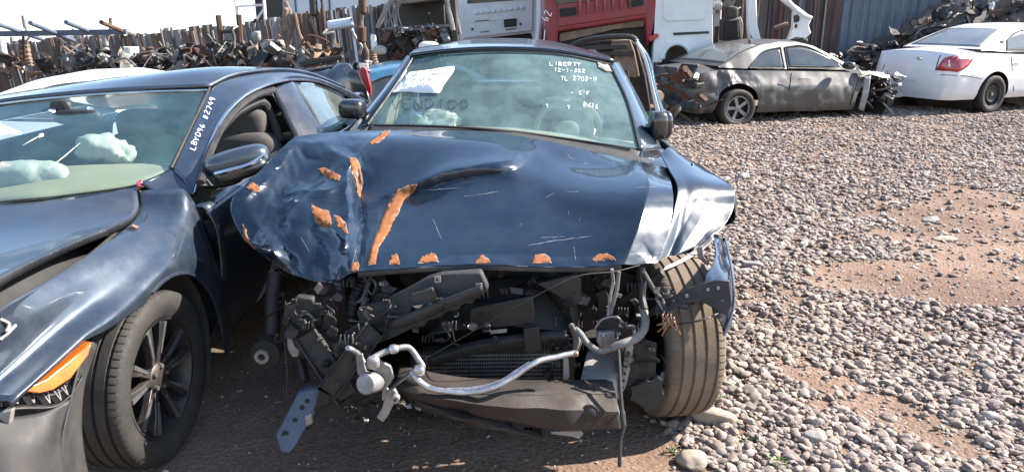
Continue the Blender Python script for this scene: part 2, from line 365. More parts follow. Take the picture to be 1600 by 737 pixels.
M['pebble'] = stone_material('river_gravel', [(.215, .166, .142), (.28, .23, .20), (.17, .138, .124), (.335, .282, .246), (.245, .19, .162), (.19, .162, .150), (.30, .246, .212), (.22, .18, .160), (.39, .34, .30), (.14, .112, .102), (.26, .208, .178)])
M['chip'] = stone_material('pale_chips', [(.30, .26, .23), (.14, .11, .09), (.42, .40, .37), (.18, .14, .12), (.52, .50, .47)])

def ico(sub):
    bm = bmesh.new(); bmesh.ops.create_icosphere(bm, subdivisions=sub, radius=1); bm.verts.ensure_lookup_table()
    v = np.array([tuple(x.co) for x in bm.verts]); f = np.array([[x.index for x in fc.verts] for fc in bm.faces]); bm.free(); return v, f
ICO = {1: ico(1), 2: ico(2), 3: ico(3)}
def scatter(name, mat, x, y, r, sub, flat=(.30, .62), tiltmax=.35, sink=.35, lift=None):
    """many stones joined into one mesh"""
    V, Fc = ICO[sub]; n = len(x); k = len(V)
    ab = nprng.uniform(.62, .95, n); cc = nprng.uniform(*flat, n)
    sc = np.stack([r, r*ab, r*cc], 1)
    nz = 1 + nprng.normal(0, .10, (n, k))
    # a few large facets per stone, so that no two share an outline
    for _ in range(5):
        d = nprng.normal(size=(n, 3)); d /= np.linalg.norm(d, axis=1)[:, None]; off = nprng.uniform(.55, .88, n)
        pr = np.einsum('kj,nj->nk', V, d)*nz
        nz = np.where(pr > off[:, None], nz*off[:, None]/np.maximum(pr, 1e-6), nz)
    P = V[None]*nz[..., None]*sc[:, None, :]
    a = nprng.uniform(0, 2*np.pi, n); tx = nprng.uniform(-tiltmax, tiltmax, n); ty = nprng.uniform(-tiltmax, tiltmax, n)
    ca, sa = np.cos(a)[:, None], np.sin(a)[:, None]
    X, Y, Z = P[..., 0], P[..., 1], P[..., 2]
    X, Y = X*ca-Y*sa, X*sa+Y*ca
    c, s = np.cos(tx)[:, None], np.sin(tx)[:, None]; Y, Z = Y*c-Z*s, Y*s+Z*c
    c, s = np.cos(ty)[:, None], np.sin(ty)[:, None]; X, Z = X*c+Z*s, -X*s+Z*c
    z0 = gz(x, y) + sc[:, 2]*(1-2*sink) + (0 if lift is None else lift)
    co = np.stack([X+x[:, None], Y+y[:, None], Z+z0[:, None]], -1).reshape(-1, 3)
    fi = (Fc[None]+(np.arange(n)*k)[:, None, None]).reshape(-1, 3)
    me = bpy.data.meshes.new(name); me.vertices.add(len(co)); me.vertices.foreach_set('co', co.ravel())
    me.loops.add(fi.size); me.loops.foreach_set('vertex_index', fi.ravel().astype(np.int32))
    me.polygons.add(len(fi)); me.polygons.foreach_set('loop_start', np.arange(0, fi.size, 3, dtype=np.int32)); me.polygons.foreach_set('loop_total', np.full(len(fi), 3, dtype=np.int32))
    me.update(calc_edges=True); me.validate()
    me.polygons.foreach_set('use_smooth', np.repeat((nprng.uniform(0, 1, n) < .5) & (sub >= 2), len(Fc)))
    o = bpy.data.objects.new(name, me); COL.objects.link(o); me.materials.append(mat); return o

def ell(x, y, cx, cy, rx, ry, ang=0):
    c, s = math.cos(ang), math.sin(ang); dx, dy = x-cx, y-cy
    u, v = (dx*c+dy*s)/rx, (-dx*s+dy*c)/ry; return u*u+v*v
def gnoise(x, y, s, seed=0):
    return (np.sin(x*s+seed+1.7*np.sin(y*s*.8+seed*2))*np.sin(y*s*1.1+1.3*seed+1.9*np.sin(x*s*.7))+.5*np.sin(x*s*2.3+seed*3+y*s)*np.sin(y*s*2.7-x*s*.6+seed))/1.5
def gravel_density(x, y):
    w = gnoise(x, y, 2.3, 1)*.35 + gnoise(x, y, 6.1, 4)*.22
    d = np.ones_like(x)
    A = Uz(1560, 350); B = Uz(1360, 630); C = Uz(1500, 440)
    d = np.where(ell(x, y, A.x+.3, A.y, 1.55, 1.15, .35)+w*1.6 < 1, .10, d)
    d = np.where(ell(x, y, C.x+.2, C.y, 1.1, .42, -.05)+w < 1, .05, d)
    d = np.where(ell(x, y, B.x, B.y, .50, .15, -.95)+w < 1, .07, d)
    E = Uz(1190, 470); d = np.where(ell(x, y, E.x, E.y, .35, .30)+w*1.5 < .8, d*.55, d)
    # the bare strip before the bumper
    edge = .70 + .16*gnoise(x*0+1, y, 3.0, 2) - .05*(y-2)
    d = np.where((y < 2.82) & (x < edge), .03, d)
    d = np.where((y >= 2.82) & (x < .80), .25, d)
    d = np.where(y < 2.2, d*np.clip((x-.62)*3, .08, 1), d)
    return d*np.where(w > .36, .40, 1.0)
def sample(n, y0, y1, xl, xr):
    y = nprng.uniform(y0, y1, n); x = xl(y)+nprng.uniform(0, 1, n)*(xr(y)-xl(y)); return x, y
# near gravel
x, y = sample(21500, 1.75, 5.0, lambda y: np.full_like(y, .55), lambda y: .72*y+.5)
k = nprng.uniform(0, 1, len(x)) < gravel_density(x, y); x, y = x[k], y[k]
r = np.clip(nprng.lognormal(math.log(.0138), .48, len(x)), .005, .038)
g1 = scatter('gravel', M['pebble'], x, y, r, 2, lift=nprng.uniform(-.003, .010, len(x))); g1['kind'] = 'stuff'
tag(g1, 'rounded grey and tan river gravel spread over the near yard', 'gravel')
# gravel further off
x, y = sample(52000, 5.0, 14.0, lambda y: np.where(y > 7.5, -.5, .75), lambda y: .72*y+1.0)
k = nprng.uniform(0, 1, len(x)) < gravel_density(x, y); x, y = x[k], y[k]
r = np.clip(nprng.lognormal(math.log(.021), .40, len(x)), .009, .05)
g2 = scatter('gravel', M['pebble'], x, y, r, 1, lift=nprng.uniform(-.004, .010, len(x))); g2['kind'] = 'stuff'
tag(g2, 'fine looking gravel stretching back to the parked wrecks', 'gravel')
# small chips in the trodden earth
x, y = sample(1800, 1.7, 4.2, lambda y: np.full_like(y, -1.35), lambda y: np.full_like(y, .95))
r = np.clip(nprng.lognormal(math.log(.0040), .55, len(x)), .0018, .016)
g3 = scatter('stone_chips', M['chip'], x, y, r, 1); g3['kind'] = 'stuff'
tag(g3, 'pale stone chips strewn on the dark earth between the cars', 'chips')
x, y = sample(13000, 1.7, 7.5, lambda y: np.full_like(y, .6), lambda y: .72*y+.4)
r = np.clip(nprng.lognormal(math.log(.0060), .45, len(x)), .0025, .016)
g4 = scatter('stone_chips', M['chip'], x, y, r, 1); g4['kind'] = 'stuff'
tag(g4, 'small stones scattered in the bare earth patches', 'chips')

# single large stones
def rock(px, py, w, d, h, label, seed, mat='rock'):
    c = Uz(px, py, .0); bm = bmesh.new(); bmesh.ops.create_icosphere(bm, subdivisions=4, radius=1)
    R = random.Random(seed); offs = [(Vector((R.gauss(0, 1), R.gauss(0, 1), R.gauss(0, 1))).normalized(), R.uniform(.68, .88)) for _ in range(8)]
    for v in bm.verts:
        p = v.co.copy()
        for dd, o in offs:
            q = p.dot(dd)
            if q > o: p -= dd*(q-o)*.85
        p *= 1 + .06*fbm(p*2+Vector((seed, 0, 0)))
        v.co = Vector((p.x*w, p.y*d, p.z*h))
    me = bpy.data.meshes.new('rock'); bm.to_mesh(me); bm.free()
    o = link_mesh('rock', me, M[mat], None); o.location = (c.x, c.y, float(gz(c.x, c.y))+h*.35); o.rotation_euler = (0, 0, R.uniform(-.5, .5))
    return tag(o, label, 'rock', 'large stones in the yard')
M['rock'] = pm('tan_stone', (.34, .28, .22), (.26, .21, .165), 9, .85, bump=.5, bscale=30)
M['rock_grey'] = pm('grey_stone', (.27, .25, .24), (.20, .185, .18), 9, .85, bump=.5, bscale=30)
rock(1115, 655, .095, .055, .042, 'large flat tan stone against the dusty front tyre', 1)
rock(1082, 722, .062, .060, .035, 'round tan stone at the bottom edge of the bare earth', 2)
rock(1176, 420, .075, .045, .03, 'flat grey stone in the gravel right of the torn wing', 3, 'rock_grey')
rock(1158, 428, .055, .04, .024, 'small grey stone touching the flat one by the torn wing', 9, 'rock_grey')
rock(1160, 278, .085, .06, .05, 'grey boulder in the gravel level with the bonnet', 4, 'rock_grey')
rock(1272, 690, .05, .035, .03, 'pale grey rounded stone at the near end of the earth patch', 5, 'rock_grey')
rock(1455, 345, .09, .06, .03, 'dark stone alone in the wide bare earth patch', 6, 'rock_grey')
rock(1478, 372, .10, .06, .018, 'pale flat stone sunk in the wide bare earth patch', 7)
rock(1395, 318, .08, .05, .02, 'pale tan stone at the left edge of the wide earth patch', 8)

# small weeds
M['weed'] = pm('weed_leaf', (.10, .16, .035), (.07, .12, .03), 8, .6)
def weed(px, py, size, n, label, seed):
    c = Uz(px, py); R = random.Random(seed); mb = MB(); z = float(gz(c.x, c.y))
    for i in range(n):
        a = R.uniform(0, 6.28); L = size*R.uniform(.5, 1.1); el = R.uniform(.3, 1.1); w = L*R.uniform(.18, .30)
        b = Vector((c.x+R.gauss(0, size*.35), c.y+R.gauss(0, size*.3), z)); d = Vector((math.cos(a)*math.cos(el), math.sin(a)*math.cos(el), math.sin(el)))
        s = Vector((-math.sin(a), math.cos(a), 0)); t = b+d*L+Vector((0, 0, -L*.15))
        mb.add([b-s*w*.2, b+s*w*.2, b+d*L*.5+s*w*.5+Vector((0, 0, L*.08)), t, b+d*L*.5-s*w*.5+Vector((0, 0, L*.08))], [(0, 1, 2, 3, 4)])
    o = mb.build('weed', M['weed'], None, smooth=False); return tag(o, label, 'weed', 'weeds in the gravel')
weed(1128, 628, .045, 34, 'green weed tuft behind the large flat stone by the tyre', 1)
weed(1062, 655, .03, 22, 'small green weed under the front tyre', 2)
weed(1055, 705, .035, 22, 'sparse weed beside the round tan stone', 3)
weed(1210, 722, .05, 34, 'yellow green weed among pebbles at the bottom edge', 4)
weed(1165, 690, .03, 18, 'tiny weed among the pebbles right of the round stone', 5)
weed(1545, 515, .03, 22, 'lone green weed in the gravel at the right edge', 6)
weed(1400, 517, .022, 14, 'tiny green weed in the middle of the right hand gravel', 7)

# ------------------------------------------------------------------ shared car builders
from mathutils.bvhtree import BVHTree
def bvh_of(o):
    me = o.data; off = ORG.get(o.name, Vector((0, 0, 0)))
    return BVHTree.FromPolygons([v.co+off for v in me.vertices], [tuple(p.vertices) for p in me.polygons])
def cast(bv, px, py):
    d = ray(px, py).normalized(); h = bv.ray_cast(Vector((0, 0, CAM_H)), d)
    if h[0] is None: return None
    n = h[1] if h[1].dot(d) < 0 else -h[1]
    return h[0], n
def decal(name, poly, bv, mat, parent, off=.002, cuts=4):
    """a thin flake lying on a surface, its outline given where the photograph shows it"""
    bm = bmesh.new(); bm.faces.new([bm.verts.new((x, y, 0)) for x, y in poly])
    bmesh.ops.triangulate(bm, faces=bm.faces[:]); bmesh.ops.subdivide_edges(bm, edges=bm.edges[:], cuts=cuts, use_grid_fill=True)
    for v in list(bm.verts):
        h = cast(bv, v.co.x, v.co.y)
        if h is None: bm.verts.remove(v)
        else: v.co = h[0]+h[1]*off
    if not bm.faces: bm.free(); return None
    me = bpy.data.meshes.new(name); bm.to_mesh(me); bm.free()
    o = link_mesh(name, me, mat, parent)
    m = o.modifiers.new('thickness', 'SOLIDIFY'); m.thickness = .0012; m.offset = 0
    return o
def rough_poly(poly, amp, n=4, seed=1):
    R = random.Random(seed); out = []
    for i, p in enumerate(poly):
        q = poly[(i+1) % len(poly)]
        for k in range(n):
            t = k/n; out.append((p[0]+(q[0]-p[0])*t+R.uniform(-amp, amp), p[1]+(q[1]-p[1])*t+R.uniform(-amp, amp)))
    return out
FONT = {'L': [[(0,0),(0,1),(.7,1)]], 'I': [[(.3,0),(.3,1)]], 'B': [[(0,1),(0,0),(.5,.05),(.6,.25),(.1,.5),(.65,.6),(.6,.9),(0,1)]], 'E': [[(.7,0),(0,0),(0,1),(.7,1)],[(0,.5),(.5,.5)]],
 'R': [[(0,1),(0,0),(.6,.1),(.6,.4),(0,.5),(.7,1)]], 'T': [[(0,0),(.8,0)],[(.4,0),(.4,1)]], 'Y': [[(0,0),(.35,.5),(.7,0)],[(.35,.5),(.25,1)]], '1': [[(.1,.2),(.35,0),(.35,1)]],
 '2': [[(0,.2),(.3,0),(.6,.2),(0,1),(.7,1)]], '3': [[(0,.1),(.5,.05),(.5,.35),(.2,.5),(.6,.65),(.5,.95),(0,.95)]], '-': [[(.05,.5),(.55,.5)]], '0': [[(.3,0),(0,.4),(.1,.9),(.4,1),(.65,.6),(.55,.1),(.3,0)]],
 '7': [[(0,0),(.7,0),(.3,1)]], 'H': [[(0,0),(0,1)],[(.6,0),(.6,1)],[(0,.5),(.6,.5)]], 'C': [[(.65,.1),(.25,0),(0,.5),(.25,1),(.65,.9)]], 'F': [[(.65,0),(0,0),(0,1)],[(0,.5),(.5,.5)]],
 '8': [[(.35,.5),(.05,.25),(.3,0),(.6,.2),(.35,.5),(.05,.8),(.35,1),(.65,.75),(.35,.5)]], '/': [[(.6,0),(.05,1)]], 'V': [[(0,0),(.35,1),(.75,0)]], 'N': [[(0,1),(0,0),(.65,1),(.65,0)]],
 'D': [[(0,0),(0,1),(.5,.85),(.7,.45),(.45,.05),(0,0)]], 'O': [[(.35,0),(0,.45),(.3,1),(.7,.6),(.35,0)]], '#': [[(.2,0),(.1,1)],[(.5,0),(.4,1)],[(0,.35),(.65,.3)],[(0,.7),(.6,.65)]],
 '9': [[(.6,.3),(.3,.5),(.05,.25),(.3,0),(.6,.2),(.5,1)]], '6': [[(.5,0),(.1,.5),(.15,.95),(.5,.95),(.55,.6),(.1,.6)]], '4': [[(.4,0),(0,.6),(.7,.6)],[(.5,.3),(.5,1)]], ' ': [], '.': [[(.1,.9),(.2,1)]], 'P': [[(0,1),(0,0),(.6,.1),(.6,.4),(0,.5)]], 'M': [[(0,1),(.1,0),(.4,.6),(.7,0),(.8,1)]], 'A': [[(0,1),(.35,0),(.7,1)],[(.15,.6),(.55,.6)]], 'S': [[(.6,.1),(.2,0),(.05,.3),(.55,.6),(.4,1),(0,.9)]]}
def writing(name, text, x, y, w, h, bv, mat, parent, thick=1.0, ang=0, seed=3, off=.003, join=False):
    """hand-drawn strokes on a surface"""
    R = random.Random(seed); mb = MB(); ca, sa = math.cos(ang), math.sin(ang); o = None
    def put(a, b): return x+a*ca-b*sa, y+a*sa+b*ca
    cx = 0
    for ch in text:
        dx, dy, sl = R.uniform(-.06, .06)*w, R.uniform(-.08, .08)*h, R.uniform(-.08, .08)
        for st in FONT.get(ch, []):
            p2 = [(cx+a*w*.95+dx+sl*h*(1-b), b*h+dy) for a, b in st]
            if len(p2) > 2: p2 = [tuple(q) for q in crom(np.array(p2), len(p2)*3)]
            L, Rr = [], []
            for i, p in enumerate(p2):
                a = p2[max(i-1, 0)]; b = p2[min(i+1, len(p2)-1)]; t = (b[0]-a[0], b[1]-a[1]); k = math.hypot(*t) or 1
                nx, ny = -t[1]/k*thick/2, t[0]/k*thick/2; q = R.uniform(.7, 1.2)
                A = cast(bv, *put(p[0]+nx*q, p[1]+ny*q)); B = cast(bv, *put(p[0]-nx*q, p[1]-ny*q))
                if A and B: L.append(A[0]+A[1]*off); Rr.append(B[0]+B[1]*off)
            if len(L) > 1: mb.grid([L, Rr])
        cx += w
        if not join and mb.v: o = mb.build(name, mat, parent, recalc=False); mb = MB()
    if join and mb.v: o = mb.build(name, mat, parent, recalc=False); o['kind'] = 'stuff'
    return o
def facet(x, y, s, seed):
    """piecewise flat folds: random heights on a triangular lattice"""
    x = x*s+.35*mnoise.noise(Vector((x*s*.7, y*s*.7, seed))); y = y*s+.35*mnoise.noise(Vector((y*s*.7, x*s*.7, seed+9)))
    u, v = x-y*.577, y*1.155; i, j = math.floor(u), math.floor(v); a, b = u-i, v-j
    def h(i, j): q = math.sin(i*127.1+j*311.7+seed*74.7)*43758.5453; return 2*(q-math.floor(q))-1
    if a+b < 1: return h(i, j)*(1-a-b)+h(i+1, j)*a+h(i, j+1)*b
    return h(i+1, j+1)*(a+b-1)+h(i+1, j)*(1-b)+h(i, j+1)*(1-a)
def blob(name, c, r, mat, parent, e=2.6, n=28, R=None, disp=0, seed=0, wr=0, cr=0):
    """rounded box"""
    c = Vector(c); vs = []; nu, nv = n, n//2
    def sg(v, p): return math.copysign(abs(v)**p, v)
    P = []
    for i in range(nv+1):
        ph = -math.pi/2+math.pi*i/nv; row = []
        for j in range(nu+1):
            th = 2*math.pi*j/nu; p = 2/e
            v = Vector((r[0]*sg(math.cos(ph), p)*sg(math.cos(th), p), r[1]*sg(math.cos(ph), p)*sg(math.sin(th), p), r[2]*sg(math.sin(ph), p)))
            if disp: v = v*(1+disp*fbm(v/max(r)*1.6+Vector((seed*3.1, 0, 0)), 3))
            if wr: v = v*(1+wr*abs(fbm(v/max(r)*2.2+Vector((seed*5.7, 2, 0)), 4)))
            if cr: v = v*(1+cr*facet(v.x/max(r)+.6*v.y/max(r), v.z/max(r)+.5*v.y/max(r), 2.6, seed))
            if R is not None: v = R @ v
            row.append(v+c)
        P.append(row)
    o = MB().grid(P)
    ob = o.build(name, mat, parent, recalc=False, angle=60)
    bm = bmesh.new(); bm.from_mesh(ob.data); bmesh.ops.remove_doubles(bm, verts=bm.verts, dist=1e-5); bmesh.ops.recalc_face_normals(bm, faces=bm.faces); bm.to_mesh(ob.data); bm.free()
    return ob
def tyre_mesh(R, W, rr, grooves=(-.30, -.1, .1, .30), n=120, sipe=True):
    """tread across x; grooves run around, sipes across the shoulders"""
    h = W/2; prof = [(-h*.80, rr), (-h*.97, rr+(R-rr)*.25), (-h*1.0, rr+(R-rr)*.55), (-h*.96, R-.022), (-h*.88, R-.008)]
    xs = []
    for g in grooves: xs += [(g*W-.0065, 0), (g*W-.004, 1), (g*W+.004, 1), (g*W+.0065, 0)]
    prof += [(x, R-.0015*(abs(x)/h)**2*4-(.009 if d else 0)) for x, d in xs]
    prof += [(h*.88, R-.008), (h*.96, R-.022), (h*1.0, rr+(R-rr)*.55), (h*.97, rr+(R-rr)*.25), (h*.80, rr)]
    P = []
    for a, r in prof:
        row = []
        for k in range(n*3+1):
            th = 2*math.pi*(k % (n*3))/(n*3); q = r
            if sipe and R-.007 < r and k % 7 == 0 and abs(a) > .30*W: q -= .004
            row.append((a, q*math.cos(th), q*math.sin(th)))
        P.append(row)
    return P
def wheel(parent, c, steer=0, R=.335, W=.225, rim='spoke', tmat='rubber', side=1, rr=None, name='wheel', lean=0, n=90):
    """parent > wheel (rim barrel) > tyre, rim, hub"""
    rr = rr or R*.66; T = Matrix.Translation(Vector(c)) @ Matrix.Rotation(steer, 4, 'Z') @ Matrix.Rotation(lean, 4, 'Y') @ Matrix.Scale(side, 4, Vector((1, 0, 0)))
    def put(mb): mb.v = [tuple(T @ Vector(v)) for v in mb.v]; return mb
    b = MB(); h = W/2
    b.lathe([(-h*.82, rr), (-h*.82, rr*.93), (h*.0, rr*.86), (h*.45, rr*.88), (h*.80, rr*.95), (h*.82, rr)], 48, caps=False)
    w = put(b).build(name, M['rim'], parent)
    t = MB(); t.grid(tyre_mesh(R, W, rr, n=n)); put(t).build('tyre', M[tmat], w, angle=50)
    if rim == 'spoke':      # five double spokes with bright machined edges
        for k in range(5):
            th = 2*math.pi*k/5+.3; s = MB(); e = MB()
            for sg in (-1, 1):
                def q_(f, da, dx): return Vector((dx, rr*f*math.cos(th+da), rr*f*math.sin(th+da)))
                a0, a1, wd = sg*.26, sg*.235, .10
                poly = [q_(.20, a0-.30, h*.60), q_(.20, a0+.30, h*.60), q_(.60, a1+wd*.9, h*.72), q_(.94, a1+wd, h*.78), q_(.94, a1-wd, h*.78), q_(.60, a1-wd*.9, h*.72)]
                s.prism(poly, (-.028, 0, 0))
                f0, f1 = (wd*.15, wd) if sg > 0 else (-wd, -wd*.15)
                e.prism([q_(.40, a1+f0*1.2, h*.66+.004), q_(.40, a1+f1*1.2, h*.66+.004), q_(.92, a1+f1, h*.78+.004), q_(.92, a1+f0, h*.78+.004)], (-.006, 0, 0))
            put(s).build('spoke', M['rim'], w, bevel=.003); put(e).build('spoke_face', M['rim_face'], w)
        m = MB(); m.lathe([(h*.30, rr*.26), (h*.62, rr*.25), (h*.70, rr*.19), (h*.70, .0)], 28); put(m).build('hub', M['rim'], w)
        m = MB()
        for k in range(5): a = 2*math.pi*k/5; m.lathe([(h*.70, .009), (h*.77, .008), (h*.77, 0)], 6, (0, rr*.19*math.cos(a), rr*.19*math.sin(a)))
        put(m).build('wheel_nuts', M['steel'], w)
        m = MB(); m.lathe([(-h*.3, rr*.84), (-h*.25, rr*.84), (-h*.25, 0)], 36); put(m).build('brake_disc', M['dark'], w)
    elif rim == 'star':     # five plain spokes
        m = MB(); m.lathe([(h*.2, rr*.25), (h*.72, rr*.24), (h*.78, 0)], 24); put(m).build('hub', M['rim_face'], w)
        for k in range(5):
            th = 2*math.pi*k/5+.5; s = MB(); s.prism([Vector((h*.70, rr*a*math.cos(th+b_), rr*a*math.sin(th+b_))) for a, b_ in ((.2, -.6), (.2, .6), (.95, .16), (.95, -.16))], (-.02, 0, 0))
            put(s).build('spoke', M['rim_face'], w, bevel=.003)
        m = MB(); m.lathe([(h*.70, rr*.97), (h*.84, rr*.97), (h*.84, rr*.90), (h*.70, rr*.88)], 40, closed=True); put(m).build('rim_edge', M['rim_face'], w)
        m = MB(); m.lathe([(-h*.1, rr*.9), (h*.1, rr*.9), (h*.1, 0)], 36); put(m).build('brake_disc', M['dark'], w)
    else:                   # pressed steel wheel
        m = MB(); m.lathe([(h*.30, rr*.90), (h*.55, rr*.72), (h*.68, rr*.60), (h*.50, rr*.38), (h*.55, rr*.2), (h*.55, 0)], 36); put(m).build('disc', M['steel_dark'], w)
        m = MB()
        for k in range(14): a = 2*math.pi*k/14; m.bar(Vector((h*.665, rr*.66*math.cos(a), rr*.66*math.sin(a))), Vector((h*.60, rr*.80*math.cos(a), rr*.80*math.sin(a))), .022, .012, Vector((1, 0, 0)))
        put(m).build('vent_slots', M['dark'], w)
        m = MB(); m.lathe([(h*.5, .03), (h*.75, .025), (h*.75, 0)], 16); put(m).build('hub', M['alu_dull'], w)
    return w

# ------------------------------------------------------------------ the wrecked navy car, head on
car = thing('wrecked_car', 'navy blue car with crushed front, buckled bonnet and exposed radiator, facing the camera', 'car', (-.05, 4.6, 0))
HR = [
 [(462,214,3.42),(500,208,3.52),(545,204,3.60),(600,203,3.65),(680,203,3.67),(760,206,3.68),(812,213,3.66),(870,224,3.62),(930,238,3.56),(990,250,3.50),(1042,262,3.44)],
 [(440,232,3.30),(490,226,3.38),(545,222,3.44),(588,224,3.44),(680,226,3.43),(760,229,3.43),(812,238,3.42),(870,248,3.44),(940,260,3.36),(1003,268,3.18),(1046,276,3.34)],
 [(410,262,3.15),(470,258,3.20),(543,258,3.24),(578,292,3.16),(630,289,3.15),(700,266,3.19),(780,257,3.22),(850,270,3.25),(930,283,3.14),(1008,290,2.98),(1050,292,3.28)],
 [(385,290,3.03),(450,300,3.03),(535,306,3.03),(570,332,2.97),(640,312,3.07),(720,292,3.11),(790,287,3.13),(850,297,3.09),(930,310,2.97),(1002,317,2.85),(1052,316,3.20)],
 [(362,326,2.95),(430,335,2.90),(520,345,2.88),(566,364,2.82),(630,350,2.88),(720,340,2.91),(800,338,2.91),(870,342,2.89),(935,347,2.83),(994,350,2.75),(1048,346,3.08)],
 [(378,366,2.83),(430,386,2.76),(510,398,2.72),(562,402,2.66),(630,388,2.71),(720,382,2.73),(800,380,2.73),(870,382,2.72),(930,383,2.70),(982,384,2.67),(1040,380,2.94)],
 [(432,418,2.74),(472,433,2.69),(520,440,2.65),(558,425,2.59),(630,419,2.59),(720,414,2.60),(800,415,2.60),(870,417,2.60),(930,416,2.60),(972,413,2.61),(1026,413,2.80)]]
def proj(p):
    z = p[1]*CP+(CAM_H-p[2])*SP; return 800+F*p[0]/z, 368.5-F*((p[2]-CAM_H)*CP+p[1]*SP)/z
FOLDS = [  # creases: line, height (towards the viewer is minus), reach on its left and right side, metres and photograph units
 ([(580,318),(600,308),(625,298),(700,267),(760,256),(800,252),(818,238),(812,216)], -.044, 64, 15), ([(620,312),(660,298),(705,282),(770,272),(815,262),(838,240)], .022, 8, 30),
 ([(553,246),(562,290),(567,335),(566,370),(558,424)], .060, 10, 13), ([(585,210),(566,236),(545,262),(540,300),(544,340),(536,400)], -.040, 26, 9), ([(586,300),(590,340),(584,380),(576,420)], -.022, 8, 26),
 ([(470,210),(436,258),(402,294),(362,328)], -.030, 14, 14), ([(520,250),(492,286),(462,318),(440,338),(452,384)], .040, 12, 16), ([(430,312),(470,296),(510,298),(545,280)], -.034, 12, 12), ([(486,330),(520,352),(540,378),(545,420)], -.036, 14, 9),
 ([(420,352),(448,392),(474,432)], .030, 12, 12), ([(392,330),(416,376),(446,418)], -.028, 12, 12), ([(470,350),(500,372),(512,400),(516,436)], .026, 12, 10), ([(455,222),(480,250),(520,252)], .024, 12, 12), ([(500,215),(520,236),(552,236)], -.018, 12, 12),
 ([(1004,380),(1016,398),(1022,416)], .010, 5, 5), ([(996,396),(1008,404),(1012,416)], -.008, 5, 5), ([(640,419),(700,400),(780,396),(870,402),(960,398)], .010, 30, 12), ([(880,236),(900,300),(880,380)], -.006, 60, 60)]
def seg_dist(x, y, L):
    best = (1e9, 1, 0)
    for (ax, ay), (bx, by) in zip(L[:-1], L[1:]):
        dx, dy = bx-ax, by-ay; t = max(0, min(1, ((x-ax)*dx+(y-ay)*dy)/(dx*dx+dy*dy))); qx, qy = x-ax-t*dx, y-ay-t*dy; d = math.hypot(qx, qy)
        if d < best[0]:
            ex, ey = ax+t*dx, ay+t*dy; best = (d, 1 if dx*qy-dy*qx > 0 else -1, min(1, (min(math.hypot(ex-L[0][0], ey-L[0][1]), math.hypot(ex-L[-1][0], ey-L[-1][1]))+4)/34))
    return best
def hood_disp(P):
    nu, nv = P.shape[:2]
    for i in range(nu):
        for j in range(nv):
            p = Vector(P[i, j]); u = j/(nv-1); v = i/(nu-1)
            k = max(0, min(1, (.27-u)/.09))*max(.15, min(1, v*2.2))       # crumpled left corner
            r = facet(p.x*1.0+.25*p.y, p.y*.9-.15*p.x, 6.5, 3); rr = facet(p.x+.4*p.y, p.y-.5*p.x, 14, 8)
            r2 = abs(mnoise.noise(Vector((p.x*13+3, p.y*10, 5.1))))-.2
            dz = k*(.022*r+.008*rr+.002*r2)
            kr = max(0, min(1, (u-.90)/.06))*max(0, min(1, v*3-2.2))
            dz += kr*(.008*r2+.006*rr)
            dz += .0035*mnoise.noise(Vector((p.x*3.1, p.y*2.4, 9)))+.0012*mnoise.noise(Vector((p.x*9, p.y*8, 3)))
            if v > .93: dz += (v-.93)/.07*.012*mnoise.noise(Vector((p.x*11, 0, 1)))
            P[i, j, 2] += dz; P[i, j, 1] -= dz*.5
            px, py = proj(P[i, j]); px += 2.5*mnoise.noise(Vector((px*.05, py*.05, 0))); py += 2.5*mnoise.noise(Vector((px*.05, py*.05, 7))); e = 0
            for L, h_, wl_, wr_ in FOLDS:
                d_, s_, tp_ = seg_dist(px, py, L); w_ = wl_ if s_ < 0 else wr_
                if d_ < 5*w_: e += tp_*h_*math.exp(-d_/w_)*(1 if d_ < 3*w_ else (5*w_-d_)/(2*w_))
            if e:
                rd = Vector(P[i, j])-Vector((0, 0, CAM_H)); rd *= 1+e/rd.length; P[i, j] = Vector((0, 0, CAM_H))+rd
    return P
HP = [[U(*p) for p in r] for r in HR]
GN_ = Vector((.44, -.585, .685)).normalized()
for r_, (px_, py_) in zip((2, 3, 4, 5, 6), ((1050,292),(1052,316),(1048,346),(1040,380),(1026,413))):
    d_ = ray(px_, py_); o_ = Vector((0, 0, CAM_H)); HP[r_][10] = o_+d_*(GN_.dot(HP[r_][9]-o_)/GN_.dot(d_))
for r_ in range(7):      # the fold is a straight crease: a flat face right of it
    a_, b_ = HP[r_][9], HP[r_][10]; HP[r_][9:11] = [a_, a_.lerp(b_, .12), a_.lerp(b_, .5), a_.lerp(b_, .88), b_]
hood = surf('bonnet', HP, M['navy'], car, 150, 260, .004, disp=hood_disp, angle=34)
hood['label'] = 'buckled navy bonnet with flaked orange filler'
HB = bvh_of(hood)
# lip under the front edge
fl = [U(p[0], p[1], p[2]) for p in HR[-1][3:10]]
surf('bonnet_lip', [[p+Vector((0, .004, -.002)) for p in fl], [p+Vector((0, .012, -.024)) for p in fl], [p+Vector((0, .05, -.03)) for p in fl]], M['navy_in'], hood, 6, 60, .003)
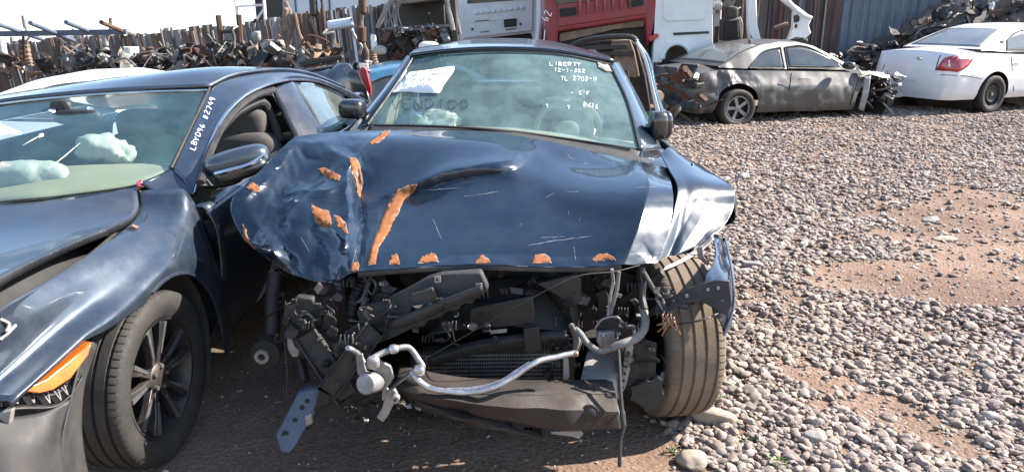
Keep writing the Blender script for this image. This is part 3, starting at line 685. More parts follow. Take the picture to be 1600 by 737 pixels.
# filler that broke through the paint
CH = [[(578,222),(600,206),(609,204),(606,211),(592,222),(580,226)],
 [(498,264),(508,263),(520,270),(531,274),(529,282),(515,279),(503,272)],
 [(545,247),(556,249),(563,262),(566,285),(562,308),(558,300),(557,280),(551,272)],
 [(641,290),(650,289),(646,300),(632,310),(622,333),(613,347),(606,365),(592,385),(586,412),(576,414),(577,396),(590,362),(600,332),(612,312),(622,297)],
 [(487,321),(495,325),(512,330),(516,340),(517,353),(508,356),(497,350),(490,338)],
 [(522,336),(530,339),(540,350),(543,364),(536,362),(527,352)],
 [(607,413),(613,400),(619,397),(622,404),(624,413)], [(653,411),(661,402),(673,396),(680,397),(684,409)], [(743,411),(749,402),(755,399),(762,405),(766,411)],
 [(831,411),(836,399),(848,397),(857,402),(861,411)], [(925,406),(934,398),(948,397),(958,402),(962,407),(945,406),(932,409)],
 [(385,294),(394,286),(402,291),(408,296),(398,301)], [(379,352),(384,357),(388,372),(398,388),(394,391),(384,380)], [(547,424),(552,411),(560,410),(560,423)]]
def grow(P2, k):
    cx, cy = sum(p[0] for p in P2)/len(P2), sum(p[1] for p in P2)/len(P2); return [(x+(x-cx)/(math.hypot(x-cx, y-cy)+.1)*k, y+(y-cy)/(math.hypot(x-cx, y-cy)+.1)*k) for x, y in P2]
M['chip_edge'] = pm('flaked_paint_edge', (.22, .20, .19), (.05, .05, .06), 40, .6)
for i, c in enumerate(CH): decal('flake_edge', rough_poly(grow(c, 1.3), 1.0, 4, i+50), HB, M['chip_edge'], hood, .0009, 2)
for i, c in enumerate(CH): decal('filler_flake', rough_poly(c, 1.5, 5, i), HB, M['primer'], hood, .0018, 2)
M['scuff'] = faint('bare_scratch', (.40, .42, .46), .30)
def scratch(px, w=1.2, seed=1):
    R = random.Random(seed); q = [tuple(v) for v in linr(np.array(px, float), 14)]; L, Rr = [], []
    for i, p in enumerate(q):
        t = (q[-1][0]-q[0][0], q[-1][1]-q[0][1]); k = math.hypot(*t); o = R.uniform(.25, 1)*w/2*(1 if 0 < i < 13 else .2); j = R.uniform(-.5, .5)
        A = cast(HB, p[0]-t[1]/k*(o+j), p[1]+t[0]/k*(o+j)); B = cast(HB, p[0]+t[1]/k*(o-j), p[1]-t[0]/k*(o-j))
        if A and B: L.append(A[0]+A[1]*.002); Rr.append(B[0]+B[1]*.002)
    if len(L) > 2: MB().grid([L, Rr]).build('scratch', M['scuff'], hood, recalc=False)
for i, s in enumerate([[(676,343),(681,352),(690,375)],[(824,384),(870,376),(928,369)],[(842,372),(884,370)],[(852,310),(866,302)],[(884,300),(905,300)],[(897,385),(899,407)],[(660,298),(718,294)],
    [(724,308),(780,300)],[(990,294),(1030,292)],[(886,208+32),(892,248),(898,249)],[(912,257),(918,255)],[(908,340),(904,346)],[(566,420),(570,330),(566,300)],[(556,390),(548,422)],[(470,370),(484,395)],[(455,350),(448,362)],[(812,352),(816,350)],[(888,330),(889,336)]]): scratch(s, 1.0 if i != 1 else 1.6, i)

# right wing, folded back
# the folded faces tilt towards the sun, so that it glances off them
GN = Vector((.416, -.62, .665))
def Upl(px, py, anchor, n=GN):
    d = ray(px, py); o = Vector((0, 0, CAM_H)); return o+d*(n.dot(anchor-o)/n.dot(d))
W0 = U(1100, 289, 3.31); wp = lambda L, e=0: [Upl(x, y, W0, Vector((.37, -.615, .695)))+Vector((0, 0, e)) for x, y in L]
WRp = [pts([(1032,240,3.52),(1046,230,3.62),(1058,238,3.72)]), pts([(1046,266,3.36),(1074,262,3.48),(1100,264,3.58)]), wp([(1058,293),(1100,289),(1143,292)]),
      wp([(1052,330),(1092,322),(1147,322)]), wp([(1042,368),(1085,356),(1132,352)]), wp([(1024,415),(1070,394),(1112,370)])]
def wing_disp(P):
    for i in range(P.shape[0]):
        for j in range(P.shape[1]):
            p = P[i, j]; v = i/(P.shape[0]-1); u = j/(P.shape[1]-1)
            d = .003*mnoise.noise(Vector((p[0]*8, p[1]*7, 1)))+.006*(abs(mnoise.noise(Vector((p[0]*9+4, p[1]*9, 3))))-.2)*max(0, v-.35)
            d += .0045*(abs(((u*1.15+v*.8) % .62)-.31)/.31-.5)*max(0, min(1, (v-.42)*4))
            d -= .012*math.exp(-((u-.18)/.09)**2)*max(0, v-.3)
            P[i, j, 2] += d; P[i, j, 1] -= d*.6
    return P
wing = surf('wing', WRp, M['navy'], car, 60, 60, .004, disp=wing_disp, angle=55)
# side of the wing and torn flap hanging over the wheel
surf('wing_side', [[U(1058,238,3.72), U(1100,264,3.58), U(1143,292,3.38), U(1147,322,3.33)],
                   [U(1058,238,3.72)+Vector((.05,.06,-.12)), U(1100,264,3.58)+Vector((.03,.03,-.10)), U(1143,292,3.38)+Vector((.015,.03,-.08)), U(1147,322,3.33)+Vector((.01,.03,-.08))],
                   [Vector((.90,4.0,.62)), Vector((.91,3.7,.66)), Vector((.92,3.48,.68)), Vector((.92,3.40,.66))]], M['navy'], car, 14, 30, .004)
surf('torn_flap', [[U(1112,368,3.10), U(1120,366,3.12), U(1128,372,3.16), U(1134,372,3.2)], [U(1118,400,2.86), U(1126,405,2.86), U(1136,408,2.90), U(1141,405,2.96)],
                   [U(1100,438,2.62), U(1120,442,2.62), U(1138,440,2.66), U(1146,436,2.74)], [U(1106,468,2.56), U(1126,476,2.56), U(1140,484,2.60), U(1146,480,2.66)],
                   [U(1122,498,2.55), U(1129,512,2.55), U(1133,522,2.57), U(1141,512,2.62)]], M['navy'], car, 24, 18, .004,
     disp=lambda P: P+np.array([[[0, .012*mnoise.noise(Vector((p[0]*22, p[2]*22, 1))), .008*mnoise.noise(Vector((p[0]*30, p[2]*14, 4)))] for p in r] for r in P]), angle=25)
ptube('torn_edge', [(1133,372,3.16),(1141,408,2.88),(1146,440,2.66),(1145,482,2.60),(1131,524,2.55)], .005, M['steel_blue'], car, 30, 6)
surf('headlamp_flap', [[U(1035,424,2.78), U(1062,412,2.86), U(1095,392,2.98), U(1116,372,3.04)], [U(1040,416,2.80), U(1066,403,2.9), U(1092,384,3.02), U(1112,366,3.08)]], M['rail'], car, 4, 20, .004)
ppoly('torn_metal', [(1088,388),(1098,384),(1100,404),(1110,412),(1106,416),(1092,404)], 2.95, .006, M['rail'], car)
ppoly('wing_apron', [(1024,478,2.60),(1052,464,2.58),(1090,446,2.55),(1118,438,2.54),(1140,438,2.55),(1144,476,2.53),(1136,494,2.52),(1122,486,2.52),(1098,472,2.53),(1070,474,2.55),(1040,490,2.56),(1024,494,2.58)], 2.5, .012, M['steel_dark'], car)
for px, py in ((1073,462),(1106,452),(1122,450),(1128,470)): o = MB().lathe([(-.003, .006), (.002, .006), (.002, 0)], 10, U(px, py, 2.535), 'y').build('bolt', M['alu_dull'], car)

# windscreen, roof, pillars
WS = [[(645,91,4.45),(700,84,4.36),(780,81,4.32),(870,85,4.32),(953,101,4.38)], [(617,135,4.25),(690,134,4.12),(790,135,4.06),(890,141,4.05),(980,158,4.08)], [(575,194,4.02),(670,195,3.86),(780,200,3.78),(890,215,3.74),(1000,233,3.72)]]
ws = surf('windscreen', [[U(*p) for p in r] for r in WS], M['glass'], car, 24, 36, 0)
WB = bvh_of(ws)
RF = [[U(640,90,4.47),U(700,82.5,4.38),U(780,79,4.34),U(870,83.5,4.34),U(959,99,4.40)], [U(655,80,4.80),U(705,74,4.76),U(780,71.5,4.72),U(865,75,4.76),U(946,91,4.80)],
      [Vector((-.54,5.4,1.37)),Vector((-.27,5.4,1.42)),Vector((0,5.4,1.43)),Vector((.27,5.4,1.41)),Vector((.54,5.4,1.34))], [Vector((-.52,6.1,1.28)),Vector((-.26,6.1,1.34)),Vector((0,6.1,1.35)),Vector((.26,6.1,1.33)),Vector((.52,6.1,1.26))]]
surf('roof', RF, M['navy'], car, 30, 40, .02)
surf('rear_window', [RF[-1], [p+Vector((p.x*.25, .75, -.30)) for p in RF[-1]]], M['glass_dark'], car, 10, 16, .004)
LP = [(645,91,4.45),(617,135,4.25),(575,194,4.02)]; LO = [(635,87,4.62),(602,134,4.38),(546,204,4.06)]
RP = [(953,101,4.38),(980,158,4.08),(1000,233,3.72)]; RO = [(967,97,4.58),(1001,158,4.30),(1034,232,3.92)]
def pillar(a, b, nm, mt, th=.03): return surf(nm, [[U(*p) for p in a], [(U(*p)+U(*q))/2+Vector((0, -.02, .006)) for p, q in zip(a, b)], [U(*p) for p in b]], mt, car, 8, 24, th)
pillar(LP, LO, 'pillar', M['navy']); pillar(RP, RO, 'pillar', M['navy'])
MB().tube(curve([U(*p)+Vector((0, -.012, 0)) for p in LP], 24), .007, 6).build('windscreen_seal', M['plastic'], car)
MB().tube(curve([U(*p)+Vector((0, -.012, 0)) for p in RP], 24), .007, 6).build('windscreen_seal', M['plastic'], car)
MB().tube(curve([U(*p)+Vector((0, -.008, .003)) for p in WS[0]], 30), .005, 6).build('windscreen_seal', M['plastic'], car)
surf('pillar_trim', [[U(*p)+Vector((.03, .05, -.02)) for p in LP], [U(*p)+Vector((.10, .16, -.03)) for p in LP]], M['beige'], car, 4, 16, .01)
# cowl between bonnet and glass
surf('cowl', [[U(*p)+Vector((0, 0, -.004)) for p in WS[-1]], [U(*p)+Vector((0, -.10, -.022)) for p in WS[-1]], [U(540,206,3.62), U(660,207,3.62), U(780,214,3.62), U(900,240,3.52), U(1030,262,3.42)]], M['plastic_grey'], car, 10, 40, .004)
surf('scuttle_corner', [[U(1002,234,3.72), U(1018,232,3.82), U(1036,232,3.92)], [U(1000,246,3.60), U(1022,246,3.66), U(1044,246,3.74)], [U(1000,262,3.48), U(1024,264,3.52), U(1050,268,3.55)]], M['black_paint'], car, 10, 10, .004)
surf('scuttle_corner', [[U(546,205,4.06), U(560,200,4.05), U(577,196,4.02)], [U(510,212,3.80), U(540,207,3.80), U(572,203,3.80)], [U(468,222,3.46), U(505,214,3.56), U(548,208,3.62)]], M['black_paint'], car, 10, 10, .004)
ptube('wiper', [(585,196,3.95),(660,197,3.82),(740,201,3.76),(800,207,3.74)], .006, M['plastic'], car, 24, 6)
ptube('wiper', [(800,206,3.75),(870,215,3.72),(940,225,3.70),(985,234,3.68)], .006, M['plastic'], car, 24, 6)
# things stuck and written on the glass
paper = decal('paper_sheet', rough_poly([(640,114),(709,105),(711,110),(700,126),(686,147),(640,145),(613,146),(622,134),(634,122)], .8, 4, 5), WB, M['paper'], car, .006, 2)
PB = bvh_of(paper)
for i, (t, x, y, w) in enumerate([('LA A LIBERTAD', 644, 114.5, 4.6), ('P 14 L3 32 1 3', 632, 123, 4.6), ('LTR 1 32332', 624, 132.5, 4.6)]): writing('pencil_line', t, x, y, w, 4.2, PB, M['ink'], paper, .8, -.03, i, .003, True)
decal('sticker', rough_poly([(932,96),(944,98),(956,108),(957,114),(944,112),(934,106)], .5, 3, 8), WB, M['hose'], car, .005, 2)
for i, (t, x, y, w, h, a) in enumerate([('LIBERTY', 859, 98, 7.2, 5, .02), ('12-1-332', 866, 107, 6.2, 5, .05), ('TL 2703-H', 876, 120, 6.4, 6, .02), ('- C F', 892, 143, 6.2, 5, .03), ('8/16', 912, 160, 6.5, 7, .15)]):
    o = writing('marker_letter', t, x, y, w, h, WB, M['marker'], car, .72, a, 10+i)
writing('smeared_letter', 'VENDIDO', 612, 157, 18, 14, WB, M['marker_dark'], car, 2.2, .0, 5, .004)
writing('smeared_letter', '--', 815, 158, 22, 12, WB, M['marker_dark'], car, 2.2, .05, 6, .004)
writing('marker_letter', '1  1', 852, 164, 11, 5, WB, M['marker'], car, 1.0, .05, 7)
# inside
surf('dashboard', [[U(580,197,4.06), U(780,206,3.84), U(1000,238,3.78)], [Vector((-.74,4.3,.99)), Vector((-.05,4.2,1.00)), Vector((.66,4.15,.93))], [Vector((-.72,4.55,.93)), Vector((-.05,4.5,.93)), Vector((.66,4.4,.86))], [Vector((-.72,4.58,.6)), Vector((-.05,4.52,.6)), Vector((.66,4.42,.6))]], M['dash'], car, 14, 30, .01)
tp = []
swc = Vector((.33, 4.55, .96)); Rm = Matrix.Rotation(math.radians(-62), 3, 'X')
MB().tube([swc+Rm @ Vector((.185*math.cos(t), .185*math.sin(t), 0)) for t in np.linspace(0, 2*math.pi, 41)], .015, 8, False).build('steering_wheel', M['dash'], car)
blob('steering_hub', swc+Vector((0, .02, -.02)), (.07, .04, .06), M['dash'], car)
for sx in (-.40, .33):
    sb = blob('seat', (sx, 5.25, .72), (.23, .10, .36), M['cloth'], car, 3.5, R=Matrix.Rotation(.2, 3, 'X'))
    blob('headrest', (sx, 5.34, 1.14), (.13, .06, .10), M['cloth'], sb, 3)
blob('airbag', U(690,186,4.25), (.10, .08, .05), M['airbag'], car, 2.2, disp=.4, seed=2, wr=.3)
blob('airbag', U(664,190,4.2), (.07, .06, .03), M['airbag'], car, 2.2, disp=.4, seed=4, wr=.3)
blob('sensor_box', U(795,98,4.40), (.13, .04, .035), M['plastic'], car, 3)
blob('rear_view_mirror', U(830,112,4.45), (.10, .015, .03), M['plastic'], car, 3)
MB().box((-.04, 5.4, .32), (1.5, 3.0, .10)).build('cabin_floor', M['dark'], car)
MB().box((-.04, 6.5, .72), (1.3, .14, .62)).build('rear_seat', M['cloth'], car, bevel=.04)
# sides and tail
for sx, nm in ((1, 'side_panel'), (-1, 'side_panel')):
    X = lambda d: (.86+d) if sx > 0 else (-.95-d)
    zz = [(-.06, .24), (.0, .45), (.02, .70), (-.02, .93 if sx > 0 else .99)]
    surf(nm, [[Vector((X(d)-sx*(.0 if Y < 6.6 else .06), Y, z)) for Y in (3.55 if sx > 0 else 3.75, 4.5, 5.6, 6.6, 7.2)] for d, z in zz], M['navy'], car, 20, 30, .01)
    top = [Vector((sx*.53+(-.03 if sx < 0 else 0), Y, z)) for Y, z in ((4.7, 1.35), (5.4, 1.355), (6.1, 1.27))]; bot = [Vector((X(-.05), Y, .94 if sx > 0 else 1.0)) for Y in (4.15, 5.4, 6.7)]
    surf('side_window', [top, bot], M['glass_dark'], car, 8, 20, .004)
    MB().tube(curve(top, 20), .025, 8).build('roof_rail', M['navy'], car)
    MB().bar(top[1], bot[1], .10, .02, Vector((0, 1, 0))).build('door_pillar', M['black_paint'], car)
    MB().bar(top[2]+Vector((0, .05, 0)), bot[2]+Vector((0, .1, 0)), .14, .03, Vector((0, 1, 0))).build('rear_pillar', M['navy'], car)
surf('boot_lid', [[Vector((x, 6.85, 1.03)) for x in (-.85, -.05, .78)], [Vector((x, 7.2, 1.0)) for x in (-.85, -.05, .78)], [Vector((x, 7.3, .6)) for x in (-.85, -.05, .78)], [Vector((x, 7.28, .28)) for x in (-.83, -.05, .76)]], M['navy'], car, 20, 20, .01)
for sx in (.68, -.78): wheel(car, (sx, 5.85, .335), 0, n=40, side=1 if sx > 0 else -1)
# mirrors
def mirror_of(parent, c, r, sx, mat, capmat):
    m = blob('door_mirror', c, r, mat, parent, 3.2, R=Matrix.Rotation(.25*sx, 3, 'Z'), n=32)
    return m
mr = mirror_of(car, U(1028,196,3.98), (.048, .048, .074), 1, M['black_paint'], None)
blob('mirror_cap', U(1037,195,4.0), (.046, .046, .072), M['navy'], mr, 3)
MB().tube([U(1006,200,4.02), U(1022,205,4.0)], .025, 8).build('mirror_arm', M['plastic'], mr)
ppoly('mirror_glass', [(1006,176),(1020,172),(1024,180),(1014,200),(1007,198)], 3.925, .004, M['glass_clear'], mr)
ml = mirror_of(car, U(551,170,4.12), (.070, .06, .052), -1, M['black_paint'], None)
MB().tube([U(566,186,4.1), U(556,176,4.12)], .022, 8).build('mirror_arm', M['plastic'], ml)
MB().prism([U(546,203,4.0), U(562,186,4.06), U(566,188,4.06), U(556,205,4.0)], (0, .03, 0)).build('quarter_trim', M['steel'], car)
# front wheel, steered
wheel(car, (.645, 2.95, .335), math.radians(10), .335, .23, 'spoke', 'rubber_dusty', 1, n=170)

# ------------------------------------------------------------------ torn front end of the navy car
bay = MB()
bay.box((-.05, 3.62, .56), (1.5, .05, .72)); bay.box((-.66, 3.2, .46), (.04, .85, .40)); bay.box((.50, 3.2, .56), (.04, .8, .40)); bay.box((-.05, 3.3, .17), (1.1, 1.0, .05))
bay.build('engine_bay', M['dark'], car)
blob('engine', (-.08, 3.12, .55), (.36, .28, .24), M['steel_dark'], car, 4, disp=.15, seed=3)
blob('engine_cover', (-.05, 3.1, .74), (.30, .26, .05), M['plastic'], car, 4)
for i, (x, y, z, r) in enumerate([(-.38, 2.95, .62, .07), (-.30, 2.9, .50, .06), (.25, 2.92, .62, .06)]): MB().lathe([(-.06, r), (.05, r), (.06, r*.7), (.06, 0)], 24, (x, y, z), 'y').build('pulley', M['steel_dark'], car)
# air intake box and shroud
surf('fan_shroud', [pts([(690,478,2.74),(740,446,2.78),(800,432,2.80),(868,440,2.78),(905,436,2.76)]), pts([(682,505,2.68),(735,484,2.68),(795,476,2.68),(858,486,2.68),(898,492,2.7)]), pts([(668,522,2.62),(730,512,2.62),(790,508,2.62),(850,514,2.62),(892,518,2.64)])], M['plastic_grey'], car, 20, 40, .008)
surf('air_duct', [pts([(824,446,2.72),(842,448,2.72),(862,468,2.70),(884,500,2.68),(890,520,2.66)]), pts([(850,436,2.66),(872,444,2.64),(888,470,2.62),(896,500,2.62),(900,516,2.62)]), pts([(884,432,2.74),(900,446,2.72),(906,470,2.70),(910,500,2.7),(910,518,2.7)])], M['plastic'], car, 14, 30, .006)
ppoly('intake_panel', [(735,482),(832,462),(836,488),(838,506),(760,514),(730,510)], 2.60, .03, M['plastic'], car, .006)
ppoly('radiator_cover', [(838,444),(898,428),(908,438),(910,468),(896,482),(866,460)], 2.62, .05, M['plastic'], car, .006)
# radiator
rad = ppoly('radiator', [(640,560),(668,548),(780,540),(895,536),(896,612),(668,616),(644,596)], 2.66, .05, M['dark'], car)
fins = MB()
for i in range(62):
    t = i/61; x = 650+240*t; y0 = 552-14*min(1, t*2.5); y1 = 606
    p, q = U(x, y0, 2.655), U(x, y1, 2.655); fins.bar(p, q, .0022, .008, Vector((0, 1, 0)))
for j in range(9):
    y = 556+6*j; fins.bar(U(648, y, 2.652), U(892, y-3, 2.652), .006, .0025, Vector((0, 1, 0)))
f = fins.build('cooling_fins', M['steel'], rad, smooth=False); f['kind'] = 'stuff'
tk = surf('radiator_tank', [pts([(672,552,2.62),(740,532,2.60),(820,520,2.60),(884,514,2.60)]), pts([(668,562,2.58),(740,542,2.57),(820,530,2.57),(886,524,2.57)]), pts([(672,574,2.62),(742,554,2.60),(822,544,2.60),(888,538,2.60)])], M['plastic_grey'], rad, 10, 30, .01)
tabs = MB()
for i in range(9): tabs.bar(U(846+5.2*i, 523, 2.575), U(846+5.4*i, 548, 2.60), .004, .006, Vector((0, 1, 0)))
tabs.build('tank_tabs', M['plastic_grey'], rad)
ppoly('tank_bracket', [(818,514),(842,510),(846,546),(836,552),(820,550)], 2.56, .02, M['plastic'], rad)
MB().lathe([(0, .010), (.02, .010), (.02, .005), (.035, .005)], 14, U(868, 508, 2.6), 'z').build('filler_neck', M['plastic'], rad)
ppoly('label_strip', [(766,516),(792,513),(792,519),(766,522)], 2.575, .002, M['alu_dull'], rad)
surf('condenser_tank', [pts([(888,508,2.57),(895,530,2.57),(893,552,2.57)]), pts([(896,510,2.54),(904,530,2.54),(900,552,2.54)]), pts([(904,514,2.58),(910,530,2.58),(905,550,2.58)])], M['hose'], rad, 8, 14, .006)
ppoly('side_deflector', [(880,556),(888,560),(890,588),(880,606)], 2.55, .006, M['rail'], car)
ppoly('air_guide', [(872,545),(892,548),(880,570),(884,585),(874,600),(866,612),(880,612),(896,600),(900,548)], 2.64, .01, M['plastic'], car)
# bonnet slam panel across the top, bent
slam = ppoly('slam_panel', [(556,486,2.56),(600,470,2.56),(640,452,2.54),(668,436,2.52),(690,430,2.5),(752,425,2.5),(764,452,2.5),(748,466,2.5),(720,478,2.5),(716,486,2.5),(700,486,2.5),(690,496,2.5),(668,502,2.5),(664,510,2.5),(640,516,2.5),(610,530,2.5),(585,540,2.5),(566,528,2.54)], 2.5, .05, M['plastic_grey'], car, .008)
surf('slam_panel_rib', [pts([(610,500,2.485),(660,480,2.475),(720,456,2.47),(752,444,2.47)]), pts([(612,508,2.47),(664,488,2.465),(722,464,2.46),(754,452,2.46)]), pts([(614,516,2.485),(668,496,2.48),(724,472,2.475),(756,460,2.475)])], M['plastic_grey'], slam, 8, 24, .004)
ppoly('slam_panel_pad', [(576,498),(602,486),(612,512),(586,526)], 2.52, .02, M['plastic_grey'], slam, .006)
ppoly('slam_panel_pad', [(640,462),(676,448),(688,476),(652,490)], 2.485, .02, M['plastic_grey'], slam, .006)
for px, py in ((683,437),(748,448)):
    c = ppoly('clip_nut', [(px-5,py-5),(px+5,py-6),(px+6,py+4),(px-4,py+5)], 2.478, .004, M['alu_dull'], slam, .001)
    MB().lathe([(-.001, .004), (.001, .004), (.001, 0)], 10, U(px, py, 2.476), 'y').build('nut_hole', M['dark'], c)
for px, py in ((590,512),(602,514),(566,490),(634,474)): MB().lathe([(-.002, .008), (.001, .008), (.001, 0)], 12, U(px, py, 2.49), 'y').build('hole', M['dark'], slam)
# corrugated hoses beside it
for k, L in enumerate([[(552,520,2.62),(550,490,2.62),(556,460,2.66),(566,440,2.7),(570,425,2.75)], [(586,480,2.66),(590,460,2.66),(594,440,2.68),(592,424,2.72)]]):
    C = curve(pts(L), 60); MB().tube(C, [.018+(.004 if (i//2) % 2 else 0) for i in range(60)], 12).build('bellows_hose', M['plastic'], car)
ptube('coolant_pipe', [(566,508,2.6),(568,478,2.62),(572,455,2.66),(580,430,2.7)], .011, M['steel'], car, 24, 10)
# left lamp carrier and crossed rails
br = ppoly('lamp_carrier', [(444,480),(458,470),(462,464),(488,466),(492,474),(508,480),(512,500),(504,512),(492,508),(484,522),(470,530),(452,520),(442,500)], 2.56, .04, M['plastic_grey'], car, .006)
ppoly('carrier_slot', [(470,508),(470,498),(475,492),(483,492),(488,500),(488,514),(472,514)], 2.552, .006, M['dark'], br, .001)
MB().tube(curve(pts([(469,516,2.55),(469,497,2.55),(478,489,2.55),(489,498,2.55),(489,514,2.55)]), 24), .006, 6).build('slot_rim', M['steel'], br)
for px, py in ((452,482),(502,490),(462,512),(460,520)): MB().lathe([(-.004, .010), (.001, .010), (.001, 0)], 12, U(px, py, 2.556), 'y').build('bolt', M['steel_dark'], br)
ppoly('plug_connector', [(448,528),(456,528),(460,540),(468,548),(466,558),(456,558),(449,545)], 2.52, .03, M['alu_dull'], car, .004)
def rail(name, a, b, w, t, mat, par=car): return MB().bar(U(*a), U(*b), t, w, Vector((0, 1, 0))).build(name, mat, par, bevel=.006)
def hat(name, a, b, w, d, mat, n=1):
    """folded sheet-metal rail with raised flanges"""
    p, q = U(*a), U(*b); x = (q-p).normalized(); s = x.cross(Vector((0, 1, 0))).normalized()
    prof = [(-w/2, -.004), (-w/2, d), (-w*.42, d), (-w*.42, 0), (w*.42, 0), (w*.42, d), (w/2, d), (w/2, -.004)]
    return MB().prism([p+s*u+Vector((0, -v, 0)) for u, v in prof], q-p).build(name, mat, car, bevel=.002)
hat('crossed_rail', (478,520,2.50), (544,620,2.44), .085, .02, M['plastic_grey'])
hat('crossed_rail', (586,512,2.47), (510,612,2.42), .075, .02, M['steel_dark'])
rail('strut_bar', (500,506,2.62), (560,556,2.56), .05, .03, M['plastic'])
rail('strut_bar', (470,560,2.60), (478,596,2.55), .05, .02, M['steel_dark'])
ppoly('bent_gusset', [(520,540),(552,522),(574,536),(560,552),(540,546),(524,562)], 2.46, .012, M['plastic_grey'], car)
ppoly('bent_gusset', [(540,590),(566,580),(574,612),(556,634),(538,616)], 2.46, .03, M['plastic'], car)
ppoly('bent_gusset', [(536,522),(560,506),(564,530),(548,548)], 2.5, .02, M['plastic_grey'], car)
# lower arm plate reaching to the ground
arm = ppoly('lower_rail_plate', [(430,680,2.40),(466,612,2.46),(500,606,2.46),(508,622,2.46),(478,668,2.40),(462,694,2.36),(452,708,2.35),(438,706,2.36)], 2.4, .035, M['steel_blue'], car, .006)
for px, py, r in ((446,678,.013),(461,656,.008),(472,636,.009),(480,626,.008)):
    Yh = 2.40-.0009*(py-640)-.002 if py > 640 else 2.425
    hit = cast(bvh_of(arm), px, py); c = hit[0] if hit else U(px, py, Yh)
    MB().lathe([(-.003, r), (.002, r), (.002, 0)], 16, c, 'y').build('rail_hole', M['dark'], arm)
ppoly('plug_connector', [(476,650),(486,646),(488,662),(478,666)], 2.36, .02, M['alu_dull'], arm)
ppoly('rail_flange', [(498,606),(516,612),(514,632),(502,636),(482,672),(474,668),(494,632)], 2.43, .006, M['beam'], arm)
# dark column with spring and bush, far left
ptube('strut', [(432,425,2.9),(426,470,2.85),(424,520,2.8),(420,560,2.76)], [.032]*40, M['plastic'], car, 40, 12)
hb = MB().lathe([(-.03, .055), (.03, .055), (.035, .03), (.035, 0)], 24, U(418,548,2.72), 'y').build('bush', M['rubber'], car)
MB().lathe([(-.045, .028), (-.03, .028), (-.03, .014), (-.045, .014)], 18, U(414,550,2.72), 'y', closed=True).build('bush_sleeve', M['alu_dull'], hb)
ptube('loose_wire', [(446,470,2.6),(444,520,2.55),(447,560,2.5),(448,590,2.48),(447,624,2.46)], .0022, M['plastic'], car, 30, 5)
ptube('loose_wire', [(500,445,2.7),(470,460,2.7),(440,480,2.72),(415,496,2.8),(404,500,2.85)], .003, M['plastic'], car, 30, 5)
ptube('bonnet_cable', [(664,560,2.5),(700,540,2.52),(760,505,2.5),(830,466,2.48),(900,432,2.5),(960,424,2.54),(1000,414,2.6)], .0022, M['plastic_grey'], car, 50, 6)
# air-conditioning dryer and its pipes
can = MB(); p = U(570,600,2.30); ax = Vector((.35, 1, -.35)).normalized()
can.tube([p, p+ax*.004, p+ax*.10], [.031, .035, .035], 28); c = can.build('dryer_canister', M['alu_dull'], car, bevel=.003)
ppoly('dryer_bracket', [(580,570),(590,562),(610,572),(616,590),(604,606),(618,622),(608,634),(596,624),(598,600),(586,590)], 2.36, .014, M['alu_dull'], car, .003)
ppoly('dryer_bracket', [(556,556),(566,552),(572,580),(612,592),(610,600),(566,590),(558,584)], 2.37, .010, M['alu_dull'], car, .003)
ppoly('dryer_foot', [(604,612),(616,608),(622,618),(606,650),(598,660),(588,652),(596,640)], 2.35, .02, M['alu_dull'], car, .003)
MB().lathe([(-.012, .014), (.012, .014), (.012, .006), (-.012, .006)], 16, U(618,622,2.33), 'y', closed=True).build('bracket_eye', M['alu_dull'], car)
ptube('refrigerant_pipe', [(543,543,2.34),(552,547,2.36),(561,554,2.38),(568,566,2.38)], .009, M['alu'], car, 24, 10)
ptube('refrigerant_pipe', [(576,574,2.34),(580,562,2.34),(592,554,2.36),(612,546,2.38),(636,542,2.4),(646,550,2.4),(654,562,2.38),(660,572,2.36),(655,580,2.34)], .0105, M['alu_dull'], car, 50, 12)
blob('pipe_fitting', U(615,545,2.375), (.018, .016, .016), M['alu'], car, 2.4); blob('pipe_fitting', U(583,566,2.335), (.022, .018, .022), M['alu_dull'], car, 3); blob('pipe_fitting', U(655,578,2.33), (.020, .018, .016), M['alu'], car, 3)
ptube('refrigerant_pipe', [(644,580,2.34),(652,592,2.32),(668,604,2.31),(692,610,2.3),(730,613,2.3),(768,606,2.3),(800,590,2.32),(826,572,2.34),(846,562,2.36),(870,557,2.38),(897,551,2.4)], .0102, M['alu'], car, 80, 12)
ptube('refrigerant_pipe', [(696,608,2.32),(740,606,2.33),(780,596,2.34),(806,580,2.36),(828,566,2.38)], .006, M['alu'], car, 40, 8)
rail('aluminium_strap', (604,612,2.40), (652,574,2.38), .028, .006, M['alu_dull'])
blob('pipe_flange', U(898,552,2.4), (.013, .012, .010), M['copper'], car, 3)
# bumper beam, low
BM = [pts([(618,590,2.42),(650,600,2.36),(720,612,2.32),(800,616,2.32),(880,616,2.36),(962,614,2.44)]), pts([(620,606,2.38),(660,616,2.30),(730,630,2.27),(800,636,2.27),(890,640,2.31),(968,640,2.40)]), pts([(640,622,2.38),(690,634,2.32),(740,648,2.30),(800,660,2.29),(890,672,2.32),(974,672,2.41)])]
beam = surf('bumper_beam', BM, M['beam'], car, 25, 60, .012, lin=True, angle=22, disp=lambda P: P+np.array([[[0, .010*mnoise.noise(Vector((p[0]*9, p[2]*9, 1))), .006*mnoise.noise(Vector((p[0]*7, p[2]*12, 7)))] for p in r] for r in P]))
surf('beam_top', [[p+Vector((0, .11, .0)) for p in BM[0]], BM[0]], M['beam'], beam, 4, 40, .006)
BB = bvh_of(beam)
def hole(px, py, r, rz, par, nm='beam_hole'):
    h = cast(BB, px, py)
    if h:
        m = MB(); m.lathe([(-.002, 1), (.001, 1), (.001, 0)], 18, (0, 0, 0), 'y'); m.v = [tuple(Vector((v[0]*r, v[1], v[2]*rz))+h[0]) for v in m.v]; m.build(nm, M['dark'], par)
for a in ((788,639,.013,.009),(840,642,.012,.010),(819,642,.006,.004),(874,645,.005,.005)): hole(*a, beam)
h = cast(BB, 921, 645)
